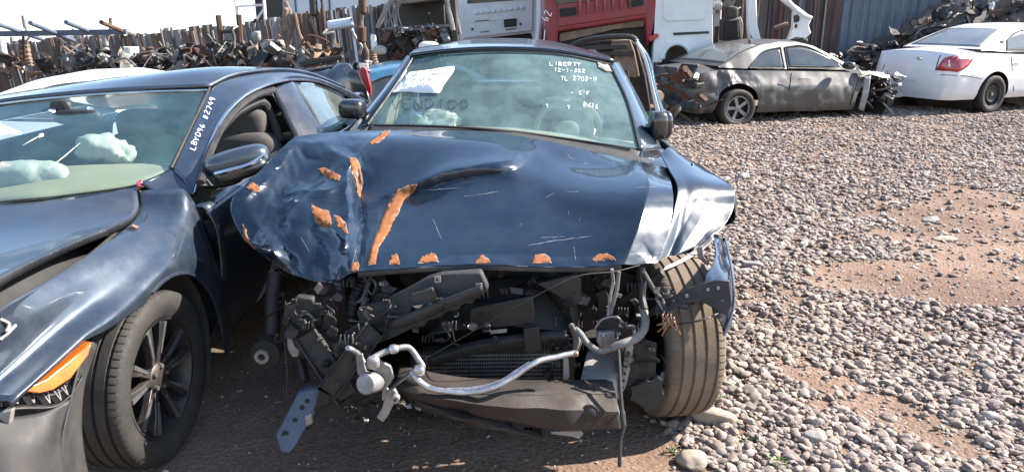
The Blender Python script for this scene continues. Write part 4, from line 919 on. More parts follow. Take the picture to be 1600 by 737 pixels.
if h: MB().lathe([(-.016, .012), (-.010, .022), (-.006, .022), (-.004, .032), (.004, .032), (.004, 0)], 20, h[0], 'y').build('beam_plug', M['plastic'], beam)
sag = surf('torn_undertray', [pts([(624,606,2.42),(690,628,2.36),(740,642,2.33),(800,664,2.32),(850,680,2.34)]), pts([(640,630,2.40),(700,650,2.30),(750,664,2.30),(800,676,2.31),(850,684,2.33)]), pts([(650,634,2.5),(700,652,2.5),(750,664,2.5),(800,672,2.5),(850,678,2.5)])], M['beam'], car, 14, 40, .003,
     disp=lambda P: P+np.array([[[0, .02*mnoise.noise(Vector((p[0]*14, p[2]*20, 2))), .012*mnoise.noise(Vector((p[0]*16, p[1]*16, 5)))] for p in r] for r in P]))
ppoly('torn_strip', [(860,674),(908,672),(912,678),(904,686),(894,682),(862,678)], 2.36, .01, M['rail'], car)
ppoly('torn_strip', [(818,668),(850,672),(844,692),(834,688)], 2.36, .01, M['beam'], car)
# right rail, lamp bracket, plate and cables
rl = MB(); A = pts([(916,542,2.66),(938,538,2.66),(962,546,2.66),(962,550,2.66)]); 
rr_ = surf('chassis_rail', [pts([(918,546,2.70),(926,540,2.72),(946,540,2.72),(962,546,2.70),(968,560,2.70)]), pts([(904,606,2.50),(914,598,2.52),(938,598,2.52),(958,606,2.50),(964,624,2.50)]), pts([(902,614,2.46),(912,606,2.48),(936,606,2.48),(957,614,2.46),(962,634,2.46)])], M['rail'], car, 16, 30, .01)
surf('chassis_rail_web', [pts([(903,612,2.46),(930,610,2.46),(962,618,2.46)]), pts([(905,640,2.46),(932,644,2.46),(964,650,2.46)])], M['steel_dark'], car, 6, 12, .01)
ppoly('rail_end_plate', [(970,530),(1012,532),(1026,536),(1024,600),(1016,612),(970,600),(966,560)], 2.60, .008, M['steel_dark'], car)
ppoly('plate_slot', [(1000,566),(1012,568),(1011,575),(999,574)], 2.594, .004, M['dark'], car, .0)
ppoly('torn_plate', rough_poly([(986,604),(1030,590),(1034,606),(1038,630),(1012,640),(998,632),(984,622)], 3, 4, 3), 2.58, .01, M['plastic_grey'], car, .001)
ppoly('torn_plate', rough_poly([(1022,588),(1040,580),(1046,600),(1036,622),(1028,612)], 2.5, 4, 5), 2.66, .01, M['alu_dull'], car, .001)
ppoly('perforated_strip', [(978,536),(990,540),(986,572),(978,604),(966,626),(962,620),(972,590)], 2.56, .008, M['alu_dull'], car)
for t in np.linspace(.1, .9, 6): MB().lathe([(-.002, .005), (.001, .005), (.001, 0)], 8, U(983-12*t, 544+68*t, 2.553), 'y').build('hole', M['dark'], car)
lb = ppoly('lamp_bracket', [(932,506),(942,498),(962,496),(980,508),(990,512),(988,540),(972,544),(952,548),(934,540)], 2.62, .012, M['steel_dark'], car)
MB().tube(curve(pts([(930,512,2.60),(942,498,2.60),(964,495,2.60),(978,508,2.60),(991,510,2.60),(990,526,2.60)]), 30), .004, 6).build('bracket_flange', M['rail'], lb)
cl = ppoly('cable_clip', [(934,520),(964,518),(968,532),(962,544),(938,544),(932,534)], 2.58, .03, M['alu_dull'], lb, .006)
for x in (942, 950, 958): rail('clip_tooth', (x,520,2.572), (x+1,542,2.572), .006, .006, M['rail'], cl)
ptube('grey_hose', [(1004,478,2.62),(1008,496,2.58),(1006,514,2.54),(994,528,2.52),(974,536,2.5),(956,542,2.5)], .015, M['hose'], car, 40, 12)
ptube('grey_hose', [(956,544,2.5),(936,548,2.5),(918,536,2.52),(906,520,2.54),(892,508,2.58)], .011, M['hose'], car, 40, 10)
ptube('wiring_loom', [(1002,418,2.68),(1004,440,2.66),(1003,464,2.64),(1007,484,2.6)], .014, M['plastic'], car, 30, 10)
ptube('wiring_loom', [(1006,426,2.66),(1020,450,2.62),(1034,470,2.58),(1042,488,2.54)], .009, M['plastic_grey'], car, 30, 8)
rail('support_rod', (1026,464,2.60), (1046,494,2.54), .018, .018, M['rail'])
R = random.Random(4)
for i in range(14):
    x0, y0 = 1042+R.uniform(-6, 8), 488+R.uniform(-3, 4); x1, y1 = 1042+R.uniform(-16, 24), 512+R.uniform(-12, 14)
    ptube('copper_strand', [(x0, y0, 2.54), ((x0+x1)/2+R.uniform(-6, 6), (y0+y1)/2+R.uniform(-5, 5), 2.50), (x1, y1, 2.52)], .0022, M['copper'], car, 10, 5)
ptube('loose_wire', [(1040,514,2.54),(1060,506,2.52),(1086,502,2.5),(1112,494,2.52),(1130,484,2.6)], .004, M['plastic'], car, 30, 6)
ptube('hanging_cable', [(966,546,2.46),(968,580,2.42),(970,620,2.38),(973,650,2.36),(974,668,2.35),(969,690,2.34),(968,728,2.33)], [.007]*18+[.010]*8+[.007]*14, M['plastic_grey'], car, 40, 8)
ptube('hanging_cable', [(958,612,2.45),(966,640,2.40),(972,664,2.36)], .003, M['hose'], car, 20, 6)
ptube('brace_rod', [(956,420,2.6),(958,440,2.62),(954,460,2.62),(950,494,2.62)], .006, M['rail'], car, 20, 8)
ptube('brace_rod', [(967,424,2.6),(964,450,2.6),(960,466,2.6),(954,490,2.62)], .007, M['hose'], car, 20, 8)
# lamp recess grille and dark panels behind
ppoly('inner_panel', [(900,428),(962,420),(1000,432),(1020,470),(1010,520),(960,500),(912,520),(900,480)], 2.86, .02, M['plastic'], car)
for i in range(6): rail('grille_bar', (908+9*i, 428, 2.80), (907+9*i, 452, 2.80), .006, .006, M['plastic_grey'])
rail('grille_bar', (904,454,2.80), (960,450,2.80), .008, .008, M['plastic_grey'])
ppoly('relay_box', [(934,455),(948,452),(952,462),(952,498),(932,500)], 2.76, .06, M['plastic_grey'], car, .006)
rail('side_member', (968,470,2.80), (1036,424,2.76), .05, .03, M['steel_dark'])
rail('side_member', (985,500,2.84), (1040,470,2.80), .08, .03, M['steel_dark'])
MB().lathe([(-.03, .10), (.0, .13), (.012, .13), (.012, .05), (.03, .05), (.03, 0)], 30, (.49, 2.95, .34), 'x').build('brake_disc', M['rust'], car)

def junk_box(c, ext, n, seed, smin, smax, mats=('plastic', 'plastic_grey', 'steel_dark', 'plastic', 'beam')):
    """snapped clips, ribs, tabs and wires of the broken front panels"""
    R = random.Random(seed)
    for i in range(n):
        px, py, Y = c[0]+R.uniform(-1, 1)*ext[0], c[1]+R.uniform(-1, 1)*ext[1], c[2]+R.uniform(-1, 1)*ext[2]; s = R.uniform(smin, smax); k = R.random(); m = M[R.choice(mats)]
        if k < .5:
            n_ = R.randint(4, 7); a0 = R.uniform(0, 6.28); st = R.uniform(.35, 1)
            ppoly('broken_plastic', [(px+s*math.cos(a0+6.28*t/n_)*R.uniform(.5, 1.2), py+s*st*math.sin(a0+6.28*t/n_)*R.uniform(.5, 1.2), Y+R.uniform(-.03, .03)) for t in range(n_)], Y, R.uniform(.006, .03), m, car, .003)
        elif k < .78:
            ptube('loose_wire', [(px, py, Y), (px+R.uniform(-1, 1)*s, py+R.uniform(.2, 1)*s, Y-.02), (px+R.uniform(-2, 2)*s, py+R.uniform(.5, 2)*s, Y), (px+R.uniform(-2.5, 2.5)*s, py+R.uniform(.6, 2.6)*s, Y+.02)], R.uniform(.002, .0045), m, car, 16, 5)
        else:
            for t in range(4): rail('snapped_rib', (px+t*s*.4, py, Y), (px+t*s*.4+R.uniform(-2, 2), py+s, Y), .012, .006, m)
JX = ('plastic', 'plastic_grey', 'steel_dark', 'plastic', 'plastic_grey', 'steel', 'beam')
junk_box((478, 500, 2.54), (44, 42, .03), 26, 1, 5, 15, JX); junk_box((540, 560, 2.46), (44, 44, .03), 28, 2, 5, 16, JX)
junk_box((640, 490, 2.49), (75, 30, .02), 22, 3, 5, 15, JX); junk_box((780, 470, 2.60), (115, 30, .04), 12, 4, 7, 20, JX); junk_box((560, 450, 2.62), (60, 22, .04), 18, 5, 6, 14, JX)
junk_box((950, 480, 2.70), (52, 48, .05), 30, 6, 5, 16, JX); junk_box((1005, 590, 2.62), (28, 38, .04), 18, 7, 5, 14, JX); junk_box((720, 520, 2.56), (60, 14, .02), 12, 8, 5, 14, JX)
junk_box((880, 560, 2.60), (24, 36, .03), 16, 9, 4, 12, JX); junk_box((600, 640, 2.40), (60, 16, .03), 14, 10, 4, 12, ('plastic', 'steel_dark', 'alu_dull')); junk_box((440, 450, 2.85), (14, 40, .05), 12, 11, 5, 12)
junk_box((800, 665, 2.36), (80, 10, .02), 12, 12, 4, 12, ('beam', 'plastic_grey', 'rail')); junk_box((760, 440, 2.7), (150, 12, .05), 20, 13, 8, 18, JX)
junk_box((985, 540, 2.56), (30, 40, .03), 18, 14, 4, 11, ('steel', 'alu_dull', 'plastic_grey', 'plastic')); junk_box((1060, 470, 2.56), (40, 16, .02), 10, 15, 4, 10, JX)

# ------------------------------------------------------------------ dark grey-blue sedan on the left
sed = thing('grey_sedan', 'dark grey blue sedan missing its headlamp, left of the crushed navy car', 'car', (-2.1, 4.0, 0))
PG = M['grey_paint']
# windscreen, roof
SW = [[(325,142,3.95),(200,146,3.83),(100,153,3.79),(0,164,3.80),(-140,188,3.95)], [(300,198,3.56),(205,208,3.40),(100,218,3.34),(0,228,3.32),(-170,250,3.45)], [(268,263,3.22),(212,287,3.06),(100,304,2.96),(0,314,2.92),(-210,334,3.02)]]
sw = surf('windscreen', [[U(*p) for p in r] for r in SW], M['glass_clear'], sed, 24, 40, 0)
SWB = bvh_of(sw)
RR = [[U(328,138,3.97),U(200,144,3.86),U(100,151,3.82),U(0,162,3.83),U(-150,186,3.98)], [U(372,119,4.2),U(300,116,4.2),U(180,129,4.15),U(60,146,4.15),U(-90,170,4.25)],
      [U(440,111.5,4.6),U(350,110,4.6),U(230,122,4.6),U(110,138,4.6),U(-20,160,4.65)], [U(490,119,5.1),U(420,116,5.15),U(320,124,5.2),U(210,138,5.2),U(80,158,5.2)], [U(540,139,5.6),U(480,140,5.75),U(390,146,5.8),U(290,156,5.8),U(170,170,5.7)]]
surf('roof', RR, PG, sed, 40, 50, .02)
surf('rear_window', [RR[-1], [p+Vector((.02, .55, -.20)) for p in RR[-1]]], M['glass_dark'], sed, 10, 20, .004)
IN = [(268,263,3.22),(283,232,3.38),(305,186,3.65),(328,138,3.97),(372,119,4.2),(440,111.5,4.6),(490,119,5.1),(540,139,5.6),(576,158,5.95)]
OU = [(303,302,3.08),(320,243,3.32),(342,192,3.58),(368,160,3.82),(398,140,4.05),(444,126,4.50),(490,128,5.0),(530,143,5.45),(566,163,5.85)]
rl = surf('cant_rail', [[U(*p) for p in IN], [(U(*p)+U(*q))/2+Vector((.012, -.012, .008)) for p, q in zip(IN, OU)], [U(*p) for p in OU]], PG, sed, 12, 70, .02)
RLB = bvh_of(rl)
writing('pillar_letter', 'LBYD96 #2749', 297, 232, 7.4, 8, RLB, M['marker'], sed, 1.5, -1.18, 21, .003)
MB().tube(curve([U(*p)+Vector((.006, -.004, 0)) for p in OU], 70), .008, 8).build('bright_trim', M['chrome'], sed)
MB().tube(curve([U(*p)+Vector((.002, -.008, .002)) for p in IN[:4]], 40), .006, 8).build('windscreen_seal', M['bumper_grey'], sed)
MB().tube(curve([U(*p)+Vector((0, -.006, .004)) for p in SW[0]], 40), .006, 8).build('windscreen_seal', M['chrome'], sed)
# door frame and glass
FI = [(316,285,3.06),(327,246,3.28),(348,200,3.55),(374,168,3.80),(402,148,4.03),(430,139,4.30)]
MB().tube(curve([U(*p)+Vector((-.012, .01, -.006)) for p in FI], 50), .018, 8).build('door_frame', M['plastic'], sed)
MB().tube(curve([U(*p)+Vector((-.06, .03, -.03)) for p in [(330,262,3.3),(350,206,3.60),(378,172,3.85),(404,156,4.05),(424,152,4.2),(438,175,4.25),(452,215,4.2)]], 50), .024, 8).build('door_seal', M['bumper_grey'], sed)
surf('door_pillar', [pts([(426,138,4.32),(446,180,4.22),(468,228,4.12)]), pts([(444,131,4.45),(470,172,4.36),(494,217,4.26)]), pts([(458,128,4.58),(484,168,4.48),(508,209,4.36)])], M['black_paint'], sed, 8, 20, .02)
MB().tube(curve(pts([(434,136,4.38),(455,178,4.28),(478,225,4.17)]), 20), .006, 6).build('pillar_trim', M['plastic_grey'], sed)
surf('rear_door_glass', [pts([(458,129,4.58),(492,131,4.95),(528,146,5.4),(556,166,5.75)]), pts([(484,168,4.48),(510,166,4.8),(536,168,5.2),(558,173,5.65)]), pts([(506,209,4.36),(526,200,4.6),(545,190,5.0),(560,180,5.5)])], M['glass_dark'], sed, 10, 20, .004)
# doors, wing
def sx(Y): return -1.262+.055*(Y-2.6)
zs = [(.0, 'b'), (.035, .74), (.03, .52), (.0, .36), (-.06, .22)]
def belt(Y): return float(np.interp(Y, [2.9, 3.05, 3.6, 4.2, 5.0, 5.9], [.83, .845, .885, .91, .93, .945]))
def side(Y0, Y1, nm, n=20, cols=7):
    Ys = np.linspace(Y0, Y1, cols)
    return surf(nm, [[Vector((sx(Y)+d, Y, belt(Y) if z == 'b' else z)) for Y in Ys] for d, z in zs], PG, sed, n, 24, .012)
dr = side(3.03, 4.28, 'front_door'); side(4.29, 5.10, 'rear_door')
surf('door_shoulder', [[Vector((sx(Y)-.06, Y, belt(Y)+.012)) for Y in (3.03, 3.6, 4.28, 5.1, 5.9)], [Vector((sx(Y)-.02, Y, belt(Y)+.014)) for Y in (3.03, 3.6, 4.28, 5.1, 5.9)], [Vector((sx(Y)+.002, Y, belt(Y)-.004)) for Y in (3.03, 3.6, 4.28, 5.1, 5.9)]], PG, dr, 8, 40, .008)
DB = bvh_of(dr)
MB().bar(Vector((sx(4.0)+.05, 3.95, .80)), Vector((sx(4.15)+.05, 4.14, .805)), .02, .025).build('door_handle', PG, dr, bevel=.006)
# rear quarter with arch
AR = .385; WC = (2.585, .315); WC2 = (5.30, .315)
def arch_z(Y, c=WC, low=.22):
    d = abs(Y-c[0]); return c[1]+math.sqrt(max(0, AR*AR-d*d)) if d < AR else low
def wingsurf(Ys, nm, rows):
    P = [];
    for Y in Ys: P.append(rows(Y))
    return P
Yq = np.unique(np.concatenate([np.linspace(5.11, 6.25, 30), WC2[0]+AR*np.cos(np.linspace(0, math.pi, 25))])); Yq = Yq[(Yq >= 5.11) & (Yq <= 6.25)]
Pq = [[Vector((sx(Y)+d-.10*max(0, Y-5.8)**1.2, Y, z0+(belt(min(Y, 5.9))-z0)*t)) for Y in Yq] for t, d in ((1, 0), (.75, .03), (.4, .035), (.12, .02), (0, .0)) for z0 in [0]]
Pq = [[Vector((sx(Y)+d-.12*max(0, Y-5.7), Y, arch_z(Y, WC2)+(belt(min(Y, 5.9))-arch_z(Y, WC2))*t)) for Y in Yq] for t, d in ((1, 0), (.75, .03), (.4, .035), (.12, .025), (0, .01))]
surf('rear_quarter', Pq, PG, sed, 16, len(Yq), .01, lin=False)
surf('boot', [[Vector((x, 5.75, 1.02)) for x in (-1.15, -2.0, -2.95)], [Vector((x, 6.15, .98)) for x in (-1.17, -2.0, -2.9)], [Vector((x, 6.28, .6)) for x in (-1.2, -2.0, -2.88)], [Vector((x, 6.2, .25)) for x in (-1.2, -2.0, -2.86)]], PG, sed, 20, 20, .01)
# front wing: inner edge, crown, flank, arch
inner = [(218,284,3.08),(216,336,2.90),(152,390,2.46),(72,440,2.16),(0,483,1.95),(-60,530,1.80)]
crown = [(300,304,3.05),(286,352,2.88),(205,428,2.46),(110,498,2.16),(22,572,1.94),(-40,625,1.80)]
IC = [U(*p) for p in inner]; CC = [U(*p) for p in crown]
def along(C, Y):
    ys = [p.y for p in C][::-1]; return Vector((float(np.interp(Y, ys, [p.x for p in C][::-1])), Y, float(np.interp(Y, ys, [p.z for p in C][::-1]))))
Yw = np.unique(np.concatenate([np.linspace(1.82, 3.035, 46), WC[0]+AR*np.cos(np.linspace(0, math.pi, 31))])); Yw = Yw[Yw <= 3.035]
def low(Y):
    if Y > WC[0]-AR: return arch_z(Y)
    return float(np.interp(Y, [1.82, 1.884, 2.12, 2.2], [.615, .628, .672, .665]))
def smoothcurve(C):
    q = crom(np.array([tuple(p) for p in C]), 60); return [Vector(p) for p in q]
ICs, CCs = smoothcurve(IC), smoothcurve(CC)
rows = [[], [], [], [], [], []]
for Y in Yw:
    a, b = along(ICs, Y), along(CCs, Y); lo = low(Y)
    if Y < WC[0]: lo = max(lo, min(.665, along(CCs, Y).z-.03)) if Y > 2.15 else lo
    fx = sx(max(Y, 2.25))+.03-.16*max(0, 2.25-Y); fx = max(fx, b.x+.01)
    rows[0].append(a+Vector((0, 0, -.03))); rows[1].append(a); rows[2].append(a.lerp(b, .55)+Vector((0, 0, .022))); rows[3].append(b)
    rows[4].append(Vector((fx, Y, lo+(b.z-lo)*.5))); rows[5].append(Vector((fx+.004, Y, lo)))
wg = surf('front_wing', rows, PG, sed, 40, len(Yw), .006)
lip = [Vector((sx(Y)+.032, Y, arch_z(Y))) for Y in WC[0]+AR*np.cos(np.linspace(.05, 1.85, 40))]
MB().tube(lip, .008, 6).build('arch_lip', PG, wg)
# bonnet
SH = [[(213,292,3.04),(100,310,2.94),(0,320,2.90),(-120,330,2.92),(-260,342,3.0)], [(208,334,2.88),(98,350,2.71),(0,362,2.66),(-140,376,2.68),(-290,392,2.78)], [(98,382,2.46),(16,398,2.38),(-90,416,2.33),(-220,426,2.36),(-350,440,2.45)], [(-6,434,2.10),(-84,446,2.05),(-180,464,2.0),(-290,472,2.02),(-420,485,2.1)], [(-70,490,1.90),(-150,496,1.86),(-240,502,1.84),(-340,510,1.86),(-460,520,1.95)]]
bn = surf('bonnet', [[U(*p) for p in r] for r in SH], PG, sed, 40, 50, .006)
surf('bonnet_edge', [[U(*r[0]) for r in SH], [U(*r[0])+Vector((.004, 0, -.03)) for r in SH]], M['black_paint'], bn, 3, 30, .003)
# channel between bonnet and wing
ch = [[p+Vector((-.075, .0, -.055)) for p in IC[:5]], [p+Vector((-.03, 0, -.05)) for p in IC[:5]], [p+Vector((.0, 0, -.028)) for p in IC[:5]]]
surf('wing_channel', ch, M['rust_pale'], sed, 8, 50, .004)
surf('wing_channel_wall', [[p+Vector((-.20, 0, -.02)) for p in IC[:5]], [p+Vector((-.13, 0, -.10)) for p in IC[:5]], [p+Vector((-.075, 0, -.055)) for p in IC[:5]]], M['dark'], sed, 8, 40, .004)
MB().tube(curve([p+Vector((-.05, 0, -.035)) for p in IC[1:5]], 50), .007, 8).build('wing_seal', M['plastic_grey'], sed)
ppoly('hinge_bracket', [(180,366),(205,352),(214,356),(206,366),(190,374)], 2.72, .02, M['rust_pale'], sed)
surf('cowl', [[U(*p)+Vector((0, .01, -.01)) for p in SW[-1]], [U(*p)+Vector((0, .0, -.012)) for p in SH[0]]], M['black_paint'], sed, 4, 40, .004)
ptube('red_bolt', [(220,283,3.06),(216,288,3.04),(219,293,3.03)], .008, M['lens_red'], sed, 10, 8)
# headlamp opening, marker, bracket, bumper
mk = [Ux(30,609,-1.335), Ux(70,590,-1.315), Ux(140,532,-1.262), Ux(134,552,-1.258), Ux(106,590,-1.285), Ux(78,608,-1.31), Ux(56,613,-1.325)]
MB().prism([p+Vector((.012, -.006, 0)) for p in mk], (-.03, .01, 0)).build('side_marker', M['lens_amber'], sed, bevel=.004)
lm = MB(); tb = []
A_, B_ = [(-30,622,1.86),(30,612,1.93),(80,612,2.0),(104,598,2.06),(122,574,2.12)], [(-30,640,1.85),(30,632,1.90),(84,630,1.98),(110,612,2.04),(128,584,2.10)]
brk = surf('bumper_bracket', [[U(*p) for p in A_], [U(*p)+Vector((.01, -.02, 0)) for p in A_]], M['steel_dark'], sed, 3, 30, .004)
surf('bumper_bracket', [[U(*p) for p in B_], [U(*p)+Vector((.01, -.02, 0)) for p in B_]], M['steel_dark'], sed, 3, 30, .004)
ca, cb = curve([U(*p) for p in A_], 19), curve([U(*p) for p in B_], 19); m = MB()
for i in range(18): m.bar(ca[i], cb[i+(1 if i % 2 else 0)], .02, .004, Vector((0, 1, 0)))
lat = m.build('bracket_lattice', M['steel'], brk); lat['kind'] = 'stuff'
surf('bumper_corner', [pts([(132,540,2.12),(146,534,2.17),(152,540,2.2)]), pts([(112,620,2.02),(124,612,2.10),(132,606,2.16)]), pts([(96,700,1.94),(116,700,2.02),(130,690,2.10)]), pts([(100,800,1.90),(130,800,1.98),(150,790,2.06)])], M['bumper_grey'], sed, 20, 10, .004)
surf('bumper_skin', [pts([(-60,650,1.80),(20,652,1.86),(80,640,1.93),(112,622,2.01)]), pts([(-60,700,1.75),(20,700,1.80),(70,696,1.86),(100,690,1.93)]), pts([(-60,780,1.70),(20,780,1.74),(70,780,1.80),(104,780,1.88)])], M['bumper_grey'], sed, 16, 24, .004,
     disp=lambda P: P+np.array([[[.012*mnoise.noise(Vector((p[1]*9, p[2]*6, 1))), .02*mnoise.noise(Vector((p[0]*8, p[2]*7, 3))), 0] for p in r] for r in P]))
ppoly('torn_bracket', [(-20,650),(18,640),(12,676),(2,690),(-20,684)], 1.84, .02, M['rail'], sed)
surf('headlamp_recess', [pts([(-80,520,1.95),(0,487,2.05),(60,450,2.22),(130,400,2.5)]), pts([(-80,570,1.90),(0,545,1.98),(60,500,2.12),(120,440,2.4)])], M['beam'], sed, 6, 30, .004)
ptube('headlamp_wire', [(0,520,1.96),(20,498,2.05),(50,470,2.16),(90,440,2.3)], .006, M['plastic'], sed, 30, 6)
for k, L in enumerate([[(0,498,1.94),(14,506,1.95),(10,518,1.93)], [(0,530,1.92),(12,520,1.94),(24,508,1.98)]]): ptube('headlamp_wire', L, .005, M['rail'], sed, 16, 6)
# arch liner, wheel
ln = []
for t in np.linspace(-.5, 1.75, 30): ln.append([Vector((x, WC[0]+.40*math.cos(t), WC[1]+.40*math.sin(t))) for x in (-1.27, -1.36, -1.46, -1.62)])
surf('arch_liner', ln, M['liner'], sed, 40, 8, .004, disp=lambda P: P+np.array([[[0, .006*mnoise.noise(Vector((p[0]*20, p[1]*20, p[2]*20))), .006*mnoise.noise(Vector((p[1]*25, p[0]*20, p[2]*9)))] for p in r] for r in P]))
wheel(sed, (-1.375, 2.585, .318), math.radians(-4), .325, .225, 'spoke', 'rubber', 1, rr=.225, n=170)
for c, s in (((-1.25, 5.3, .318), 1), ((-2.85, 5.3, .318), -1), ((-2.85, 2.585, .318), -1)): wheel(sed, c, 0, .325, .215, 'spoke', 'rubber', s, rr=.225, n=40)
# far side and underbody
surf('far_side', [[Vector((-3.14+d, Y, z)) for Y in (2.0, 3.0, 4.5, 6.0)] for d, z in ((.05, .88), (0, .7), (0, .45), (.06, .22))], PG, sed, 10, 20, .01, out=(-1, 0, 0))
if False: surf('far_windows', [[Vector((-2.66, 4.1, 1.24)), Vector((-2.64, 4.8, 1.28)), Vector((-2.55, 5.7, 1.1))], [Vector((-2.95, 3.2, .92)), Vector((-2.95, 4.6, .95)), Vector((-2.9, 6.0, .97))]], M['glass_dark'], sed, 6, 16, .004, out=(-1, 0, 0))
FC = [Vector((-3.12, 3.55, .96)), Vector((-3.13, 3.9, .97)), Vector((-3.13, 4.5, .98)), Vector((-3.10, 5.2, .98)), Vector((-3.0, 6.0, .97))]
surf('far_cant_rail', [[r[-1]+Vector((0, 0, .004)) for r in RR], [r[-1].lerp(q, .5)+Vector((-.03, 0, .02)) for r, q in zip(RR, FC)], FC], PG, sed, 8, 24, .01, out=(-1, 0, .3))
surf('far_pillar', [[U(*r[-1]) for r in SW], [Vector((-3.10, 3.8, 1.1)), Vector((-3.13, 3.6, .98)), Vector((-3.14, 3.1, .88))]], PG, sed, 6, 12, .01, out=(-1, 0, 0))
surf('wing_corner', [pts([(219,284,3.08),(245,274,3.16),(268,263,3.22)]), pts([(236,296,3.07),(262,290,3.12),(288,278,3.17)]), pts([(262,312,3.03),(284,306,3.06),(303,302,3.07)])], PG, sed, 8, 10, .01)
MB().box((-2.1, 4.65, .25), (1.62, 3.0, .06)).build('floor_pan', M['dark'], sed)
MB().box((-2.1, 3.0, .55), (1.5, .05, .56)).build('bulkhead', M['dark'], sed)
# interior
surf('dashboard', [[U(*p)+Vector((0, .03, -.012)) for p in SW[-1]], [U(240,250,3.42)+Vector((0, 0, -.03)), U(180,262,3.36), U(100,268,3.3), U(0,282,3.28), U(-180,300,3.4)], [Vector((-1.45, 3.75, .86)), Vector((-1.7, 3.72, .86)), Vector((-2.1, 3.7, .86)), Vector((-2.5, 3.7, .86)), Vector((-2.8, 3.75, .84))], [Vector((-1.45, 3.8, .6)), Vector((-1.7, 3.76, .6)), Vector((-2.1, 3.74, .6)), Vector((-2.5, 3.74, .6)), Vector((-2.8, 3.8, .6))]], M['beige'], sed, 16, 40, .01)
def seat(x, Y, mat, z=.0, tilt=.22):
    s = blob('seat', (x, Y, .74+z), (.23, .09, .30), mat, sed, 3.6, R=Matrix.Rotation(-tilt, 3, 'X') if False else Matrix.Rotation(.12, 3, 'X'))
    blob('headrest', (x, Y+.0, 1.075+z), (.135, .065, .085), mat, s, 3.4)
    for d in (-.05, .05): MB().tube([Vector((x+d, Y, .95+z)), Vector((x+d, Y, 1.05+z))], .008, 6).build('headrest_post', M['steel'], s)
    blob('seat_cushion', (x, Y-.28, .50), (.24, .27, .09), mat, s, 3.6); return s
p = U(378,192,4.22); seat(p.x, 4.22, M['cloth'], p.z-1.075)
p = U(216,196,4.25); seat(p.x, 4.3, M['cloth'], p.z-1.075)
p = U(436,190,4.9); seat(p.x, 5.0, M['cloth_dark'], p.z-1.1); p = U(360,190,5.1); seat(p.x-.2, 5.1, M['cloth_dark'], p.z-1.1)
blob('rear_bench', (-1.9, 5.05, .55), (.62, .12, .30), M['cloth_dark'], sed, 4)
def bag(px, py, Y, r, seed):
    return blob('airbag', U(px, py, Y), r, M['airbag'], sed, 2.3, n=48, disp=.12, seed=seed, cr=.20)
bag(34, 279, 3.20, (.22, .08, .075), 2); bag(158, 232, 3.62, (.12, .08, .06), 5); bag(186, 240, 3.66, (.07, .06, .055), 8)
bag(392, 168, 5.0, (.10, .1, .12), 6)
blob('rear_view_mirror', U(122,183,3.62), (.11, .03, .035), M['plastic'], sed, 3.4)
MB().tube([U(100,160,3.66), U(112,178,3.62)], .012, 8).build('mirror_stem', M['plastic'], sed)
blob('sensor_pod', U(96,168,3.68), (.05, .03, .035), M['plastic'], sed, 3)
# cracks in the glass
def crack(L, seed, w=1.0):
    R = random.Random(seed); q = [tuple(v) for v in linr(np.array(L, float), 16)]; a, b = [], []
    for i, p_ in enumerate(q):
        t = (q[-1][0]-q[0][0], q[-1][1]-q[0][1]); k = math.hypot(*t); o = w/2*(1-abs(i/15-.55)*1.6); o = max(.12, o)
        A = cast(SWB, p_[0]-t[1]/k*o, p_[1]+t[0]/k*o); B = cast(SWB, p_[0]+t[1]/k*o, p_[1]-t[0]/k*o)
        if A and B: a.append(A[0]+A[1]*.003); b.append(B[0]+B[1]*.003)
    if len(a) > 2: MB().grid([a, b]).build('glass_crack', M['marker'], sed, recalc=False)
crack([(74,266),(100,246),(126,224)], 1, 1.6); crack([(36,228),(52,219),(66,211)], 2, 1.6)
decal('bird_dropping', rough_poly([(60,212),(66,209),(69,211),(66,215),(61,216)], .6, 3, 2), SWB, M['marker'], sed, .003, 1)
decal('bird_dropping', rough_poly([(75,174),(82,170),(88,171),(86,178),(80,177)], .8, 3, 4), SWB, M['marker'], sed, .003, 1)
# door mirror: painted cap over black base
mb = blob('door_mirror', U(372,252,3.22), (.135, .075, .056), PG, sed, 3.0, n=40, R=Matrix.Rotation(math.radians(12), 3, 'Z') @ Matrix.Rotation(math.radians(-14), 3, 'Y'))
blob('mirror_lower', U(376,266,3.20), (.120, .070, .036), M['black_paint'], mb, 3.0, n=32, R=Matrix.Rotation(math.radians(12), 3, 'Z') @ Matrix.Rotation(math.radians(-16), 3, 'Y'))
MB().tube(curve(pts([(336,272,3.11),(360,266,3.11),(388,258,3.13),(411,243,3.18)]), 20), .010, 8).build('mirror_trim', M['chrome'], mb)
blob('mirror_foot', U(348,280,3.18), (.085, .05, .032), M['plastic'], mb, 3.0, R=Matrix.Rotation(math.radians(-10), 3, 'Y'))
MB().prism(pts([(317,290,3.06),(326,252,3.24),(338,262,3.24),(344,290,3.14)]), (-.02, .01, 0)).build('mirror_sail', M['bumper_grey'], sed)

